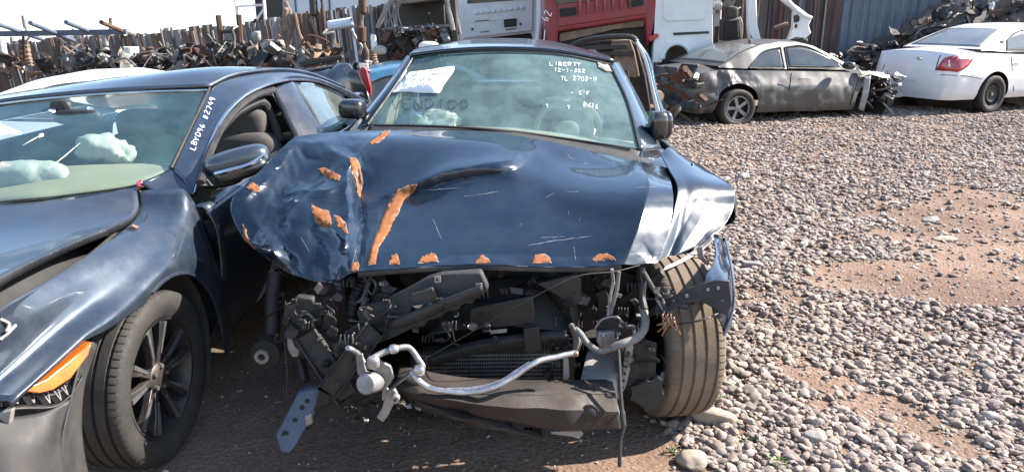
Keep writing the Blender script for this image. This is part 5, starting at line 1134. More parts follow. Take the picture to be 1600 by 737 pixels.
# ------------------------------------------------------------------ generic lofted car in its own axes: x forward, y left, z up
M['pane'] = pm('dark_pane', (.016, .024, .026), (.028, .036, .036), 3, .08, .04, coat=1, dust=.08, dcol=(.20, .21, .20), dscale=3)
M['pane_dusty'] = pm('dusty_pane', (.10, .11, .11), (.16, .165, .16), 2, .22, .08, coat=.8, dust=.4, dcol=(.28, .28, .26), dscale=2)
def loft_car(root, paint, P, dent=None, panes=True, pane='pane', rearpane=None):
    """P: dict of control lists; returns the body"""
    I = lambda k, x: float(np.interp(x, [a for a, _ in P[k]], [b for _, b in P[k]]))
    x0, x1 = P['len']; arches = P['arches']
    xs = set(np.round(np.linspace(x0, x1, 110), 3))
    for xc, zc, r in arches: xs |= set(np.round(xc+r*np.cos(np.linspace(0, math.pi, 25)), 3))
    xs = sorted(x for x in xs if x0 <= x <= x1)
    def z0(x):
        z = P['sill']
        for xc, zc, r in arches:
            d = abs(x-xc)
            if d < r: z = max(z, zc+math.sqrt(r*r-d*d))
        return z
    grid = []
    for x in xs:
        zs, zt, ws, wm = I('shoulder', x), I('deck', x), I('ws', x), I('wm', x); zb = min(z0(x), zs-.03); half = []
        for t in np.linspace(0, 1, 14):
            z = zb+(zs-zb)*t; q = (z-P['sill'])/max(.05, zs-P['sill'])
            w = float(np.interp(q, [0, .12, .45, .62, .9, 1], [wm-.07, wm-.02, wm, wm-.004, ws+.02, ws]))
            half.append((w, z))
        for s in np.linspace(.08, 1, 9): half.append((ws*(1-s), zs+(zt-zs)*(1-(1-s)**2)))
        sec = [(w, z) for w, z in half] + [(-w, z) for w, z in half[-2::-1]]
        row = []
        for w, z in sec:
            v = Vector((x, -w, z))
            if dent: v = dent(v)
            row.append(v)
        grid.append(row)
    mb = MB().grid(grid); n = len(grid[0])
    mb.f.append(tuple(range(n))[::-1]); mb.f.append(tuple((len(grid)-1)*n+k for k in range(n)))
    body = mb.build('body', paint, root, angle=40)
    # cabin
    cx = [x for x in np.linspace(P['roof'][0][0], P['roof'][-1][0], 60)]; cg = []
    def cab(x):
        zr, zs = I('roof', x), I('deck', x)-.03; k = max(0, min(1, (zr-zs)/(P['hroof']-zs))); wb = I('ws', x)-.02; wr = wb+(P['wroof']-wb)*k
        return zr, zs, wb, wr, k
    def side_pt(x, z, off=0):
        zr, zs, wb, wr, k = cab(x); e = zr-.06*k; t = max(0, min(1, (z-zs)/max(.02, e-zs))); return Vector((x, -(wb+(wr-wb)*t+off), z))
    for x in cx:
        zr, zs, wb, wr, k = cab(x); e = zr-.06*k; half = [(wb, zs)]+[(wb+(wr-wb)*t, zs+(e-zs)*t) for t in (.33, .66, .9)]+[(wr*.97, zr-.03*k), (wr*.85, zr-.012*k), (wr*.5, zr), (0, zr+.004)]
        sec = half+[(-w, z) for w, z in half[-2::-1]]; cg.append([dent(Vector((x, -w, z))) if dent else Vector((x, -w, z)) for w, z in sec])
    MB().grid(cg).build('cabin', paint, root, angle=40)
    for nm, poly_lo, poly_hi in P['panes']:
        lo = crom(np.array(poly_lo), 16); hi = crom(np.array(poly_hi), 16)
        for sgn in (1, -1):
            G = [[side_pt(a[0]+(b[0]-a[0])*t, a[1]+(b[1]-a[1])*t, .006) for a, b in zip(lo, hi)] for t in np.linspace(0, 1, 6)]
            G = [[Vector((v.x, v.y*sgn, v.z)) for v in r] for r in G]
            MB().grid(G).build(nm, M[pane], root, solid=.003, recalc=True)
            MB().tube([G[0][i] for i in range(16)]+[G[-1][i] for i in range(15, -1, -1)]+[G[0][0]], .008, 6, False).build('window_trim', M['plastic'], root)
    for nm, xa, xb, fa, fb in P['screens']:
        G = []
        for x in np.linspace(xa, xb, 14):
            zr, zs, wb, wr, k = cab(x); row = []
            f = fa+(fb-fa)*(x-xa)/(xb-xa)
            for t in np.linspace(-1, 1, 14):
                w = wr*.97*f*t; zz = float(np.interp(abs(w), [0, wr*.5, wr*.85, wr*.97], [zr+.004, zr, zr-.012*k, zr-.03*k])); row.append(Vector((x, w, zz+.006)))
            G.append(row)
        MB().grid(G).build(nm, M[rearpane or pane], root, solid=.003)
    for xc, zc, r in arches:
        for s in (1, -1):
            m = MB(); m.lathe([(s*.86*I('wm', xc), r+.01), (s*.35, r+.01), (s*.35, 0)], 32, (xc, 0, zc), 'y', caps=False); m.build('arch_liner', M['liner'], root)
    return body, side_pt

def local_wheel(root, x, y, z, R, W, rim, tmat, side, lean=0, n=40):
    """a wheel whose axle lies along the car's y"""
    w = wheel(root, (0, 0, 0), 0, R, W, rim, tmat, 1, n=n)
    w.rotation_euler = (lean, 0, -math.pi/2 if side < 0 else math.pi/2); w.location = (x, y, z); return w

# ------------------------------------------------------------------ dented grey coupe
a = math.radians(20); p = Uz(1146, 193); d = Vector((math.cos(a), math.sin(a), 0)); nl = Vector((-math.sin(a), math.cos(a), 0))
c = p+d*1.33+nl*.80
coupe = thing('wrecked_coupe', 'dusty grey two door coupe with dented side and torn off front and tail', 'car', (c.x, c.y, -.04), (0, math.radians(1.0), a), local=True); coupe.scale = (1, 1, .91)
def coupe_dent(v):
    v = v.copy(); side = -1 if v.y < -.5 else 0
    if v.y < -.3:
        k = max(0, min(1, (.95-v.z)/.2))
        r = facet(v.x*1.0+.3*v.z, v.z*1.2, 4.2, 4)*.013*k+facet(v.x+.3*v.z, v.z-.2*v.x, 10, 6)*.011*k
        rear = max(0, min(1, (-1.0-v.x)/.5)); r += rear*(facet(v.x, v.z, 6, 9)*.05)
        v.y += r+.03*rear-.02*k*math.exp(-((v.x-.3)/.4)**2)
    if v.x > 1.55: v.y *= 1-.10*(v.x-1.55); v.z += .05*facet(v.x, v.y, 6, 2)*(v.x-1.5)
    if v.x < -1.95: v.x += .10*facet(v.y, v.z, 5, 3); v.z += .04*facet(v.y, v.x, 6, 5)
    return v
CP_ = dict(len=(-2.12, 1.95), sill=.20, arches=[(-1.33, .33, .36), (1.32, .33, .40)],
  shoulder=[(-2.12, .70), (-2.05, .84), (-1.6, .90), (-.6, .885), (.6, .86), (1.2, .82), (1.8, .74), (1.95, .62)], deck=[(-2.12, .72), (-2.05, .92), (-1.6, .97), (-1.0, .95), (.9, .93), (1.3, .90), (1.8, .80), (1.95, .66)],
  ws=[(-2.12, .66), (-1.9, .76), (-1.2, .80), (.8, .80), (1.5, .76), (1.95, .60)], wm=[(-2.12, .72), (-1.9, .84), (-1.2, .90), (.8, .90), (1.5, .86), (1.95, .70)],
  roof=[(-1.62, .96), (-1.2, 1.19), (-.8, 1.33), (-.45, 1.385), (-.1, 1.385), (.2, 1.32), (.55, 1.14), (.95, .93)], hroof=1.385, wroof=.56,
  panes=[('side_window', [(-.40, .93), (0, .925), (.35, .92), (.72, .935)], [(-.36, 1.27), (-.05, 1.30), (.22, 1.23), (.66, .99)]), ('quarter_window', [(-1.12, .94), (-.85, .94), (-.46, .935)], [(-.98, 1.06), (-.78, 1.20), (-.44, 1.27)])],
  screens=[('rear_window', -1.52, -.86, .94, .90), ('windscreen', .22, .88, .92, .96)])
body, sp = loft_car(coupe, M['silver'], CP_, coupe_dent, rearpane='pane_dusty')
MB().bar((.40-.83, -.905, .86), (.40-.83, -.885, .30), .012, .01, Vector((1, 0, 0))).build('door_gap', M['dark'], coupe)
MB().bar((-.30, -.925, .76), (-.08, -.925, .765), .02, .022).build('door_handle', M['steel'], coupe, bevel=.006)
MB().bar((.90, -.92, .80), (.80, -.90, .30), .012, .01, Vector((1, 0, 0))).build('door_gap', M['dark'], coupe)
blob('door_mirror', (.60, -.98, .98), (.07, .10, .065), M['black_paint'], coupe, 3)
local_wheel(coupe, -1.33, -.80, .28, .315, .20, 'star', 'rubber', -1, lean=.10)
local_wheel(coupe, -1.33, .80, .30, .315, .20, 'star', 'rubber', 1); local_wheel(coupe, 1.32, .78, .30, .315, .20, 'star', 'rubber', 1)
R = random.Random(12)
def tangle(root, c, ext, n, mats, seed, nm='torn_metal', smin=.05, smax=.2):
    R = random.Random(seed)
    for i in range(n):
        q = Vector(c)+Vector((R.uniform(-1, 1)*ext[0], R.uniform(-1, 1)*ext[1], R.uniform(-1, 1)*ext[2])); s = R.uniform(smin, smax); k = R.random(); m = M[R.choice(mats)]
        if k < .45:
            u = Vector((R.gauss(0, 1), R.gauss(0, 1), R.gauss(0, 1))).normalized(); w = u.orthogonal().normalized()
            G = [[q+u*s*(x-.5)+w*s*.7*(y-.5)+u.cross(w)*(.25*s*facet(x*1.3+i, y*1.7, 2, seed+i)) for x in np.linspace(0, 1, 8)] for y in np.linspace(0, 1, 6)]
            MB().grid(G).build(nm, m, root, solid=.006, recalc=False, angle=25)
        elif k < .8:
            P_ = [q]
            for _ in range(3): P_.append(P_[-1]+Vector((R.gauss(0, 1), R.gauss(0, 1), R.gauss(0, .8)))*s*.55)
            MB().tube(curve(P_, 16), R.uniform(.008, .022), 6).build('torn_pipe', m, root)
        else:
            Rm_ = Matrix.Rotation(R.uniform(0, 3), 3, 'X') @ Matrix.Rotation(R.uniform(0, 3), 3, 'Z')
            MB().box(q, (s, s*.6, s*.35), Rm_).build('broken_bracket', m, root, bevel=.008)
tangle(coupe, (1.62, -.66, .55), (.34, .26, .24), 44, ['steel_dark', 'plastic', 'steel', 'alu_dull', 'plastic_grey'], 3)
tangle(coupe, (-2.10, -.45, .55), (.16, .50, .28), 44, ['steel_dark', 'plastic', 'rust', 'steel', 'silver'], 5)
MB().prism([Vector((1.62, -.70, .36)), Vector((2.0, -.78, .40)), Vector((2.02, -.78, .48)), Vector((1.70, -.72, .46))], (0, .05, 0)).build('bent_crossmember', M['rail'], coupe)
surf('torn_wing_strip', [[Vector((1.02, -.90, .78)), Vector((1.0, -.92, .50)), Vector((.98, -.90, .22))], [Vector((1.12, -.93, .80)), Vector((1.08, -.97, .48)), Vector((1.04, -.96, .18))]], M['rail'], coupe, 6, 12, .006, out=(0, -1, 0))
surf('torn_wing', [[Vector((.95, -.80, .90)), Vector((1.3, -.78, .86)), Vector((1.7, -.70, .80))], [Vector((.95, -.90, .84)), Vector((1.25, -.92, .80)), Vector((1.62, -.84, .72))]], M['rail'], coupe, 10, 20, .006, out=(0, -.5, 1),
     disp=lambda P: P+np.array([[[0, .03*facet(q[0], q[2], 9, 2), .05*facet(q[0], q[1]+q[2], 7, 5)] for q in r] for r in P]))
tl = MB().box((-2.12, -.60, .86), (.05, .44, .30), Matrix.Rotation(.5, 3, 'Y')).build('torn_tail_panel', M['black_paint'], coupe, bevel=.02)
MB().box((-2.165, -.66, .84), (.03, .14, .10), Matrix.Rotation(.5, 3, 'Y')).build('tail_lamp', M['lens_red'], tl, bevel=.012)
MB().box((-2.155, -.66, .775), (.03, .10, .04), Matrix.Rotation(.5, 3, 'Y')).build('reverse_lamp', M['paper'], tl, bevel=.006)
surf('hanging_bumper', [[Vector((-2.25, -.2, .30)), Vector((-2.30, -.6, .26)), Vector((-2.15, -.95, .30))], [Vector((-2.28, -.2, .50)), Vector((-2.28, -.6, .40)), Vector((-2.10, -.95, .40))]], M['steel_dark'], coupe, 8, 14, .01)
blob('debris_lump', (-.80, -.30, 1.35), (.03, .03, .05), M['rust_pale'], coupe)

# ------------------------------------------------------------------ white sedan, tail towards the coupe
a = math.radians(24); p = Uz(1540, 176); d = Vector((math.cos(a), math.sin(a), 0)); nl = Vector((-math.sin(a), math.cos(a), 0)); c = p+d*1.38+nl*.80
wsd = thing('white_sedan', 'white four door sedan with red tail lamp and plain steel wheels at the right edge', 'car', (c.x, c.y, 0), (0, 0, a), local=True)
WP = dict(len=(-2.42, 2.25), sill=.24, arches=[(-1.38, .33, .37), (1.38, .33, .37)],
  shoulder=[(-2.42, .50), (-2.38, .88), (-2.3, .98), (-1.9, 1.0), (-.6, .95), (.8, .92), (1.6, .84), (2.15, .70), (2.25, .5)], deck=[(-2.42, .52), (-2.38, .92), (-2.3, 1.03), (-1.6, 1.07), (-1.0, 1.03), (1.0, .99), (1.6, .92), (2.15, .76), (2.25, .55)],
  ws=[(-2.42, .64), (-2.3, .74), (-1.6, .80), (.8, .80), (1.7, .74), (2.25, .55)], wm=[(-2.42, .70), (-2.3, .82), (-1.6, .89), (.8, .90), (1.7, .86), (2.25, .66)],
  roof=[(-1.70, 1.06), (-1.3, 1.24), (-.9, 1.39), (-.5, 1.46), (0, 1.475), (.3, 1.42), (.7, 1.22), (1.1, 1.0)], hroof=1.475, wroof=.56,
  panes=[('rear_door_window', [(-1.08, 1.03), (-.7, 1.01), (-.28, 1.0)], [(-.98, 1.20), (-.66, 1.33), (-.26, 1.38)]), ('front_door_window', [(-.20, 1.0), (.3, .985), (.78, .98)], [(-.18, 1.385), (.12, 1.38), (.68, 1.10)])],
  screens=[('rear_window', -1.62, -.92, .92, .88), ('windscreen', .32, 1.02, .92, .95)])
def wsd_dent(v):
    v = v.copy()
    if v.x < -1.9: k = (-1.9-v.x)/.5; v.x += .04*abs(v.y)*k*1.5; v.y += .008*facet(v.x, v.z, 5, 1)
    return v
body, sp = loft_car(wsd, M['white'], WP, wsd_dent, rearpane='pane_dusty')
local_wheel(wsd, -1.38, -.79, .315, .315, .20, 'steel', 'rubber', -1); local_wheel(wsd, 1.38, -.79, .315, .315, .20, 'steel', 'rubber', -1)
local_wheel(wsd, -1.38, .79, .315, .315, .20, 'steel', 'rubber', 1); local_wheel(wsd, 1.38, .79, .315, .315, .20, 'steel', 'rubber', 1)
bv = BVHTree.FromPolygons([v.co for v in body.data.vertices], [tuple(q.vertices) for q in body.data.polygons])
def skin(nm, outline, par, mat, off=.008, c=(-1.2, 0, .75), cuts=3):
    """a lens or gap that follows the body: outline in (x, y, z) pulled onto the body from outside"""
    bm = bmesh.new(); bm.faces.new([bm.verts.new(q) for q in outline]); bmesh.ops.triangulate(bm, faces=bm.faces[:]); bmesh.ops.subdivide_edges(bm, edges=bm.edges[:], cuts=cuts, use_grid_fill=True)
    for v in bm.verts:
        h = bv.find_nearest(v.co)
        if h[0] is not None: n = h[1] if h[1].dot(h[0]-Vector(c)) > 0 else -h[1]; v.co = h[0]+n*off
    me = bpy.data.meshes.new(nm); bm.to_mesh(me); bm.free(); o = link_mesh(nm, me, mat, par); m = o.modifiers.new('t', 'SOLIDIFY'); m.thickness = .008; m.offset = 0; return o
for s in (-1,):
    skin('tail_lamp', [(-2.36, s*.50, .72), (-2.36, s*.60, .95), (-2.20, s*.80, .96), (-1.92, s*.84, .93), (-2.05, s*.86, .80), (-2.25, s*.80, .70)], wsd, M['lens_red'], .010)
skin('boot_gap', [(-2.40, -.50, .72), (-2.40, -.485, .72), (-2.37, -.50, 1.0), (-2.37, -.515, 1.0)], wsd, M['dark'], .003, cuts=4)
skin('boot_emblem', [(-2.42, -.20, .88), (-2.42, -.12, .88), (-2.42, -.12, .93), (-2.42, -.20, .93)], wsd, M['chrome'], .006)
skin('bumper_gap', [(-2.42, -.6, .66), (-2.42, -.6, .65), (-2.1, -.86, .64), (-1.72, -.90, .58), (-1.72, -.90, .59), (-2.1, -.86, .65)], wsd, M['dark'], .002, cuts=4)
for xa, za, xb, zb in ((-.24, .96, -.26, .30), (-.98, .96, -1.0, .72), (-1.0, .72, -.86, .34)):
    A_ = bv.find_nearest(Vector((xa, -.92, za)))[0]; B_ = bv.find_nearest(Vector((xb, -.92, zb)))[0]; MB().bar(A_, B_, .014, .010, Vector((1, 0, 0))).build('door_gap', M['dark'], wsd)
for xa in (-.86, -.02):
    h = bv.find_nearest(Vector((xa, -.95, .86)))[0]; MB().bar(h+Vector((-.09, -.02, 0)), h+Vector((.09, -.02, .004)), .022, .024).build('door_handle', M['white'], wsd, bevel=.006)
MB().box((-1.12, -.70, 1.12), (.07, .02, .14)).build('quarter_vent', M['lens_red'], wsd, bevel=.004)

# ------------------------------------------------------------------ cars seen over the grey sedan
def plain_car(name, label, paint, loc, rz, sc=1.0, sill=.2, **k):
    t = thing(name, label, 'car', loc, (0, 0, rz), local=True); loft_car(t, paint, dict(WP, sill=sill, screens=[]) if 'screens' in k else dict(WP, sill=sill), None, pane='pane'); t.scale = (sc, sc, sc)
    for x in (-1.38, 1.38):
        for y in (-.79, .79): local_wheel(t, x, y, .315, .315, .2, 'steel', 'rubber', 1 if y > 0 else -1, n=24)
    return t
q = U(150, 110, 9.2); plain_car('white_car', 'white car whose roof shows above the grey sedan roof, by the fence', M['white'], (q.x+.3, 9.4, q.z-1.475), math.radians(8), screens=0)
q = U(10, 146, 6.6); plain_car('white_car', 'white car at the left edge, just behind the grey sedan windscreen', M['white'], (q.x-1.7, 6.9, q.z-1.475), math.radians(4), screens=0)
q = U(596, 99, 9.0); plain_car('blue_car', 'bright blue car glimpsed between black tail and navy windscreen pillar', M['teal'], (q.x+.55, 9.6, q.z-1.475), math.radians(14))
# black car tail with torn lamp
bk = thing('black_car', 'crushed black car tail with a bright red lamp behind the grey sedan', 'car', (U(520, 130, 7.6).x, 8.2, 0))
bk_body = surf('tail_panel', [pts([(470,112,7.8),(500,106,7.7),(540,101,7.55),(558,104,7.45)]), pts([(478,122,7.6),(512,120,7.5),(548,116,7.35),(568,122,7.3)]), pts([(490,140,7.5),(522,140,7.4),(552,142,7.3),(574,150,7.25)]), pts([(500,180,7.5),(530,180,7.4),(556,182,7.3),(578,186,7.25)])], M['black_paint'], bk, 20, 30, .01,
    disp=lambda P: P+np.array([[[0, .04*facet(v[0], v[2], 5, 3), .03*facet(v[0], v[1]+v[2], 7, 5)] for v in r] for r in P]), angle=25)
surf('side_panel', [pts([(558,104,7.45),(566,98,8.2),(570,98,9.2)]), pts([(576,152,7.25),(586,140,8.2),(588,136,9.2)]), pts([(580,190,7.25),(590,180,8.2),(592,170,9.2)])], M['black_paint'], bk, 12, 16, .01)
surf('roof_skin', [pts([(470,112,7.8),(500,106,7.7),(540,101,7.55),(558,104,7.45)]), pts([(470,108,9),(500,103,9),(540,98,9),(562,99,9)])], M['black_paint'], bk, 6, 16, .01)
ppoly('tail_lamp', [(559,112),(566,104),(573,108),(580,138),(579,151),(573,142),(563,124)], 7.22, .05, M['lens_red'], bk, .01)
tangle(bk, U(556, 104, 7.4), (.10, .06, .05), 6, ['alu_dull', 'black_paint', 'steel'], 2, smin=.06, smax=.16)
MB().prism(pts([(466,97,8.6),(534,86,8.6),(537,93,8.6),(468,105,8.6)]), (0, .08, 0)).build('spoiler_bar', M['plastic'], bk, bevel=.01)

# ------------------------------------------------------------------ vans
def pbox(nm, P2, Y, depth, mat, par, bevel=.02): return ppoly(nm, P2, Y, depth, mat, par, bevel)
van = thing('white_van', 'bare white van back with pressed panel and small dark slot, left of the red van', 'van', (U(778, 70, 15).x, 16.5, 0))
pbox('body', [(706,-60),(848,-72),(848,-10),(845,40),(842,74),(836,74),(830,52),(724,64),(724,80),(712,80),(708,40)], 15.0, 3.2, M['white_dirty'], van, .05)
pbox('lower_opening', [(718,60),(838,48),(838,90),(718,92)], 15.25, .5, M['beam'], van, .01)
pbox('rear_door', [(724,-58),(834,-66),(832,48),(726,60)], 14.96, .05, M['white_dirty'], van, .012)
pbox('window', [(730,-40),(828,-46),(828,-1),(730,6)], 14.94, .03, M['pane'], van, .01)
pbox('handle_slot', [(787,31),(807,29),(807,41),(788,43)], 14.93, .04, M['dark'], van, .004)
pbox('slot_cover', [(790,33),(805,32),(805,39),(790,41)], 14.915, .02, M['steel_dark'], van, .002)
for i in range(9): blob('pressed_boss', U(744+9*i, 20.5-1.0*i, 14.95), (.045, .02, .035), M['white_dirty'], van)
pbox('door_recess_rim', [(738,34),(780,30),(780,31.2),(738,35.2)], 14.945, .03, M['white'], van, .002)
for x, y in ((738,46),(813,38)): MB().lathe([(-.01, .02), (.01, .02), (.01, 0)], 12, U(x, y, 14.95), 'y').build('bolt', M['dark'], van)
for P2 in ([(742,33),(764,31),(764,32.5),(742,34.5)], [(750,50),(764,48.5),(764,49.7),(750,51)], [(790,46),(806,44.5),(806,45.7),(790,47)]): pbox('slit', P2, 14.945, .03, M['dark'], van, .001)
surf('corner_pillar', [pts([(836,-66,14.9),(838,20,14.9),(834,74,14.9)]), pts([(842,-68,14.86),(846,20,14.86),(840,74,14.86)]), pts([(850,-68,14.95),(852,20,14.95),(846,76,14.95)])], M['white'], van, 6, 12, .02)

red = thing('red_van', 'red van back with ribbed panel, vents and the number 62 chalked on it', 'van', (U(935, 60, 13.4).x, 14.6, 0))
pbox('body', [(846,-80),(1030,-100),(1028,10),(1018,58),(1012,74),(1008,30),(872,50),(872,86),(858,86),(852,40)], 13.4, 3.0, M['red'], red, .04)
pbox('lower_opening', [(866,46),(1014,24),(1016,96),(866,100)], 13.6, .6, M['beam'], red, .02)
pbox('load_floor', [(874,52),(1008,30),(1006,42),(960,46),(920,56),(874,66)], 13.5, .08, M['rust_pale'], red, .01)
ledge = pbox('ribbed_panel', [(870,-40),(1010,-58),(1010,22),(872,42)], 13.36, .05, M['red'], red, .01)
for i in range(7):
    x = 906+13*i; MB().tube(curve(pts([(x, 24-1.8*i, 13.35), (x, 10-1.8*i, 13.34), (x, -8-1.8*i, 13.35)]), 10), .03, 8).build('rib', M['red'], red)
pbox('window', [(868,-30),(928,-38),(929,1),(869,8)], 13.34, .03, M['pane'], red, .01)
for P2, n in ([((874,14),(900,11.5),(901,24),(876,27)), 5], [((980,-2),(1005,-5),(1006,8.5),(981,13)), 5]):
    v = pbox('vent', list(P2), 13.33, .04, M['dark'], red, .003)
    for k in range(n): t = (k+.5)/n; MB().bar(U(P2[0][0]+1, P2[0][1]+(P2[3][1]-P2[0][1])*t, 13.32), U(P2[1][0]-1, P2[1][1]+(P2[2][1]-P2[1][1])*t, 13.32), .02, .012).build('vent_slat', M['plastic_grey'], v)
pbox('tail_lamp', [(1012,58),(1028,52),(1030,58),(1016,66)], 13.36, .06, M['lens_red'], red, .01)
rb = BVHTree.FromPolygons([Vector(U(x, y, 13.33)) for x, y in ((800,-100),(1100,-100),(1100,120),(800,120))], [(0, 1, 2, 3)])
writing('chalk_numeral', '62', 846, 30, 9, 11, rb, M['marker'], red, 1.3, -1.2, 4, .0)
writing('chalk_numeral', 'I', 848, 46, 9, 18, rb, M['marker'], red, 1.3, .05, 5, .0)

cv = thing('cargo_van_shell', 'white cargo van shell without door, grey seat showing, behind the grey coupe', 'van', (U(1150, 80, 13.6).x, 14.6, 0))
arch = [(1080-22+22*math.cos(t), 92-24*math.sin(t)) for t in np.linspace(0, math.pi, 18)]
side_v = ppoly('side_panel', [(1027,-80),(1114,-86),(1114,84),(1098,94)]+[(1081+0*1, 96)]+[(x, y) for x, y in arch]+[(1034,98),(1020,98),(1022,60)], 13.4, .10, M['white'], cv, .012)
ppoly('panel_recess', [(1036,-30),(1102,-34),(1102,28),(1098,32),(1042,34),(1036,28)], 13.385, .03, M['white'], cv, .012)
ppoly('rubbing_strip', [(1052,51.5),(1108,49),(1108,52.5),(1053,55.5)], 13.38, .03, M['plastic_grey'], cv, .004)
MB().tube([U(x, y, 13.38) for x, y in arch], .035, 8).build('arch_lip', M['white'], cv)
MB().box(U(1060, 96, 13.9), (.62, .5, .62)).build('arch_liner', M['dark'], cv)
for sx_ in (0,): local = None
pbox('far_side', [(1115,-80),(1290,-90),(1290,70),(1115,92)], 15.0, .06, M['plastic_grey'], cv) if False else None
pbox('load_bulkhead', [(1116,6),(1128,5),(1126,80),(1116,82)], 14.4, .06, M['white_dirty'], cv)
pbox('body_rear_wall', [(1027,-80),(1034,-80),(1034,95),(1020,96)], 13.5, 1.6, M['white'], cv)
pbox('roof_panel', [(1027,-84),(1250,-96),(1250,-80),(1027,-70)], 13.4, 1.9, M['white'], cv)
pbox('sill', [(1098,80),(1190,66),(1262,60),(1262,70),(1190,80),(1100,100)], 13.45, .3, M['steel_dark'], cv)
pbox('door_pillar', [(1168,-60),(1180,-60),(1184,40),(1190,64),(1172,66),(1169,40)], 13.4, .14, M['white'], cv, .02)
surf('pillar_foot', [pts([(1172,50,13.4),(1178,62,13.4),(1200,66,13.4)]), pts([(1172,66,13.4),(1182,68,13.4),(1202,70,13.4)])], M['white'], cv, 4, 8, .04)
pbox('front_corner', [(1226,-8),(1238,4),(1270,28),(1264,40),(1268,52),(1260,60),(1244,58),(1232,64),(1240,44),(1242,16),(1222,0)], 13.4, .16, M['white'], cv, .02)
MB().tube(curve(pts([(1200,-30,13.4),(1226,-4,13.4),(1250,20,13.4),(1268,29,13.4)]), 20), .035, 8).build('screen_pillar', M['white'], cv)
pbox('mirror_mount', [(1242,24),(1251,23),(1250,34),(1242,36)], 13.33, .08, M['plastic'], cv); pbox('hinge', [(1243,38),(1247,38),(1246,45),(1242,44)], 13.36, .05, M['plastic'], cv)
pbox('door_pocket', [(1210,42),(1232,34),(1232,40),(1212,47)], 13.7, .1, M['rust_pale'], cv)
st = pbox('seat', [(1127,30),(1158,28),(1160,62),(1126,65)], 13.9, .16, M['cloth'], cv, .04)
blob('headrest', U(1143, 20, 13.98), (.115, .07, .11), M['cloth'], st, 3)
pbox('seat_pad', [(1131,32),(1154,31),(1155,60),(1131,62)], 13.87, .05, M['cloth_dark'], st, .02)
MB().tube(curve(pts([(1122,64,13.86),(1140,66,13.86),(1157,63,13.86),(1160,40,13.86),(1156,26,13.88)]), 30), .012, 6).build('seat_frame', M['rail'], st)
pbox('rusty_bulkhead', [(1117,42),(1124,41),(1122,68),(1116,70)], 14.0, .06, M['rust'], cv)
tangle(cv, U(1140, 5, 14.3), (.30, .2, .12), 8, ['alu_dull', 'steel', 'white_dirty'], 8, smin=.15, smax=.35)

cab = thing('stripped_cab', 'stripped grey van cab with bare windscreen frame and hanging wires, left of the white van', 'van', (U(650, 60, 12.6).x, 13.4, 0))
FR = [(590,44,12.6),(598,26,12.6),(608,8,12.62),(620,-4,12.65),(660,-8,12.65),(694,-6,12.62),(702,20,12.6),(708,48,12.58)]
MB().tube(curve(pts(FR), 50), .04, 8).build('windscreen_frame', M['hose'], cab)
MB().tube(curve([q+Vector((.10, .10, -.06)) for q in pts(FR)], 50), .03, 8).build('windscreen_frame', M['steel'], cab)
pbox('rear_bulkhead', [(622,6),(694,0),(696,38),(618,42)], 13.4, .06, M['cloth'], cab); cab_b = None
pbox('roof_lining', [(612,2),(700,-10),(700,-2),(616,8)], 12.7, .8, M['hose'], cab)
pbox('scuttle', [(592,46),(608,42),(704,37),(706,43),(600,48)], 12.58, .10, M['steel'], cab)
pbox('firewall', [(592,50),(706,46),(706,110),(592,110)], 12.75, .08, M['plastic'], cab)
pbox('door_edge', [(700,0),(712,-6),(716,70),(706,72)], 12.6, .5, M['plastic_grey'], cab)
pbox('fuse_box', [(656,52),(672,56),(667,68),(650,62)], 12.6, .08, M['bumper_grey'], cab, .01)
for k in range(8):
    x = 602+3.4*k; ptube('loose_wire', [(x, 4, 12.7), (x-2+R.uniform(-3, 3), 20, 12.7), (x+R.uniform(-4, 4), 46, 12.66)], .010, M[['rail', 'alu_dull', 'steel'][k % 3]], cab, 16, 5)
blob('headlamp_shell', U(670, 72, 12.2), (.16, .10, .07), M['white_dirty'], cab, 2.4)
blob('mirror_arm', U(584, 66, 12.5), (.05, .05, .12), M['white_dirty'], cab, 2.4, disp=.3); blob('mirror_head', U(594, 78, 12.5), (.12, .06, .07), M['airbag'], cab, 2.6, disp=.2)
tangle(cab, U(650, 70, 12.6), (.50, .1, .20), 55, ['plastic', 'steel_dark', 'plastic_grey', 'rust', 'steel'], 6, smin=.06, smax=.25)
tangle(cab, U(655, 46, 12.6), (.48, .06, .05), 12, ['alu_dull', 'rail', 'steel'], 7, smin=.08, smax=.2)

# blue-edged shell standing beside the navy car
sh = thing('blue_door_shell', 'upright car shell with blue and white painted edge beside the navy windscreen', 'car shell', (U(980, 130, 9).x, 9.2, 0))
pbox('inner_panel', [(884,100),(900,70),(940,62),(985,60),(996,70),(1010,120),(1022,200),(960,215),(884,180)], 9.1, .04, M['beam'], sh)
pbox('inner_skin', [(955,64),(985,61),(992,80),(1000,120),(990,122),(962,112)], 9.06, .03, M['rust_pale'], sh)
MB().tube(curve(pts([(884,90,9.0),(892,74,9.0),(912,64,9.0),(950,58,9.0),(985,58,9.0),(996,66,9.0)]), 40), .030, 8).build('seal', M['plastic'], sh)
surf('painted_edge', [pts([(988,62,9.0),(1004,92,9.0),(1016,140,9.0),(1024,178,9.0),(1030,205,9.0)]), pts([(995,62,8.95),(1013,92,8.94),(1024,140,8.92),(1036,178,8.92),(1044,200,8.92)]), pts([(998,64,9.05),(1017,94,9.05),(1027,140,9.05),(1041,180,9.05),(1048,200,9.05)])], M['teal'], sh, 10, 30, .02)
surf('bare_edge', [pts([(992,66,8.96),(1006,95,8.95),(1017,142,8.94),(1025,178,8.93)]), pts([(996,66,8.94),(1011,95,8.93),(1022,142,8.91),(1032,178,8.90)])], M['white'], sh, 4, 24, .01)
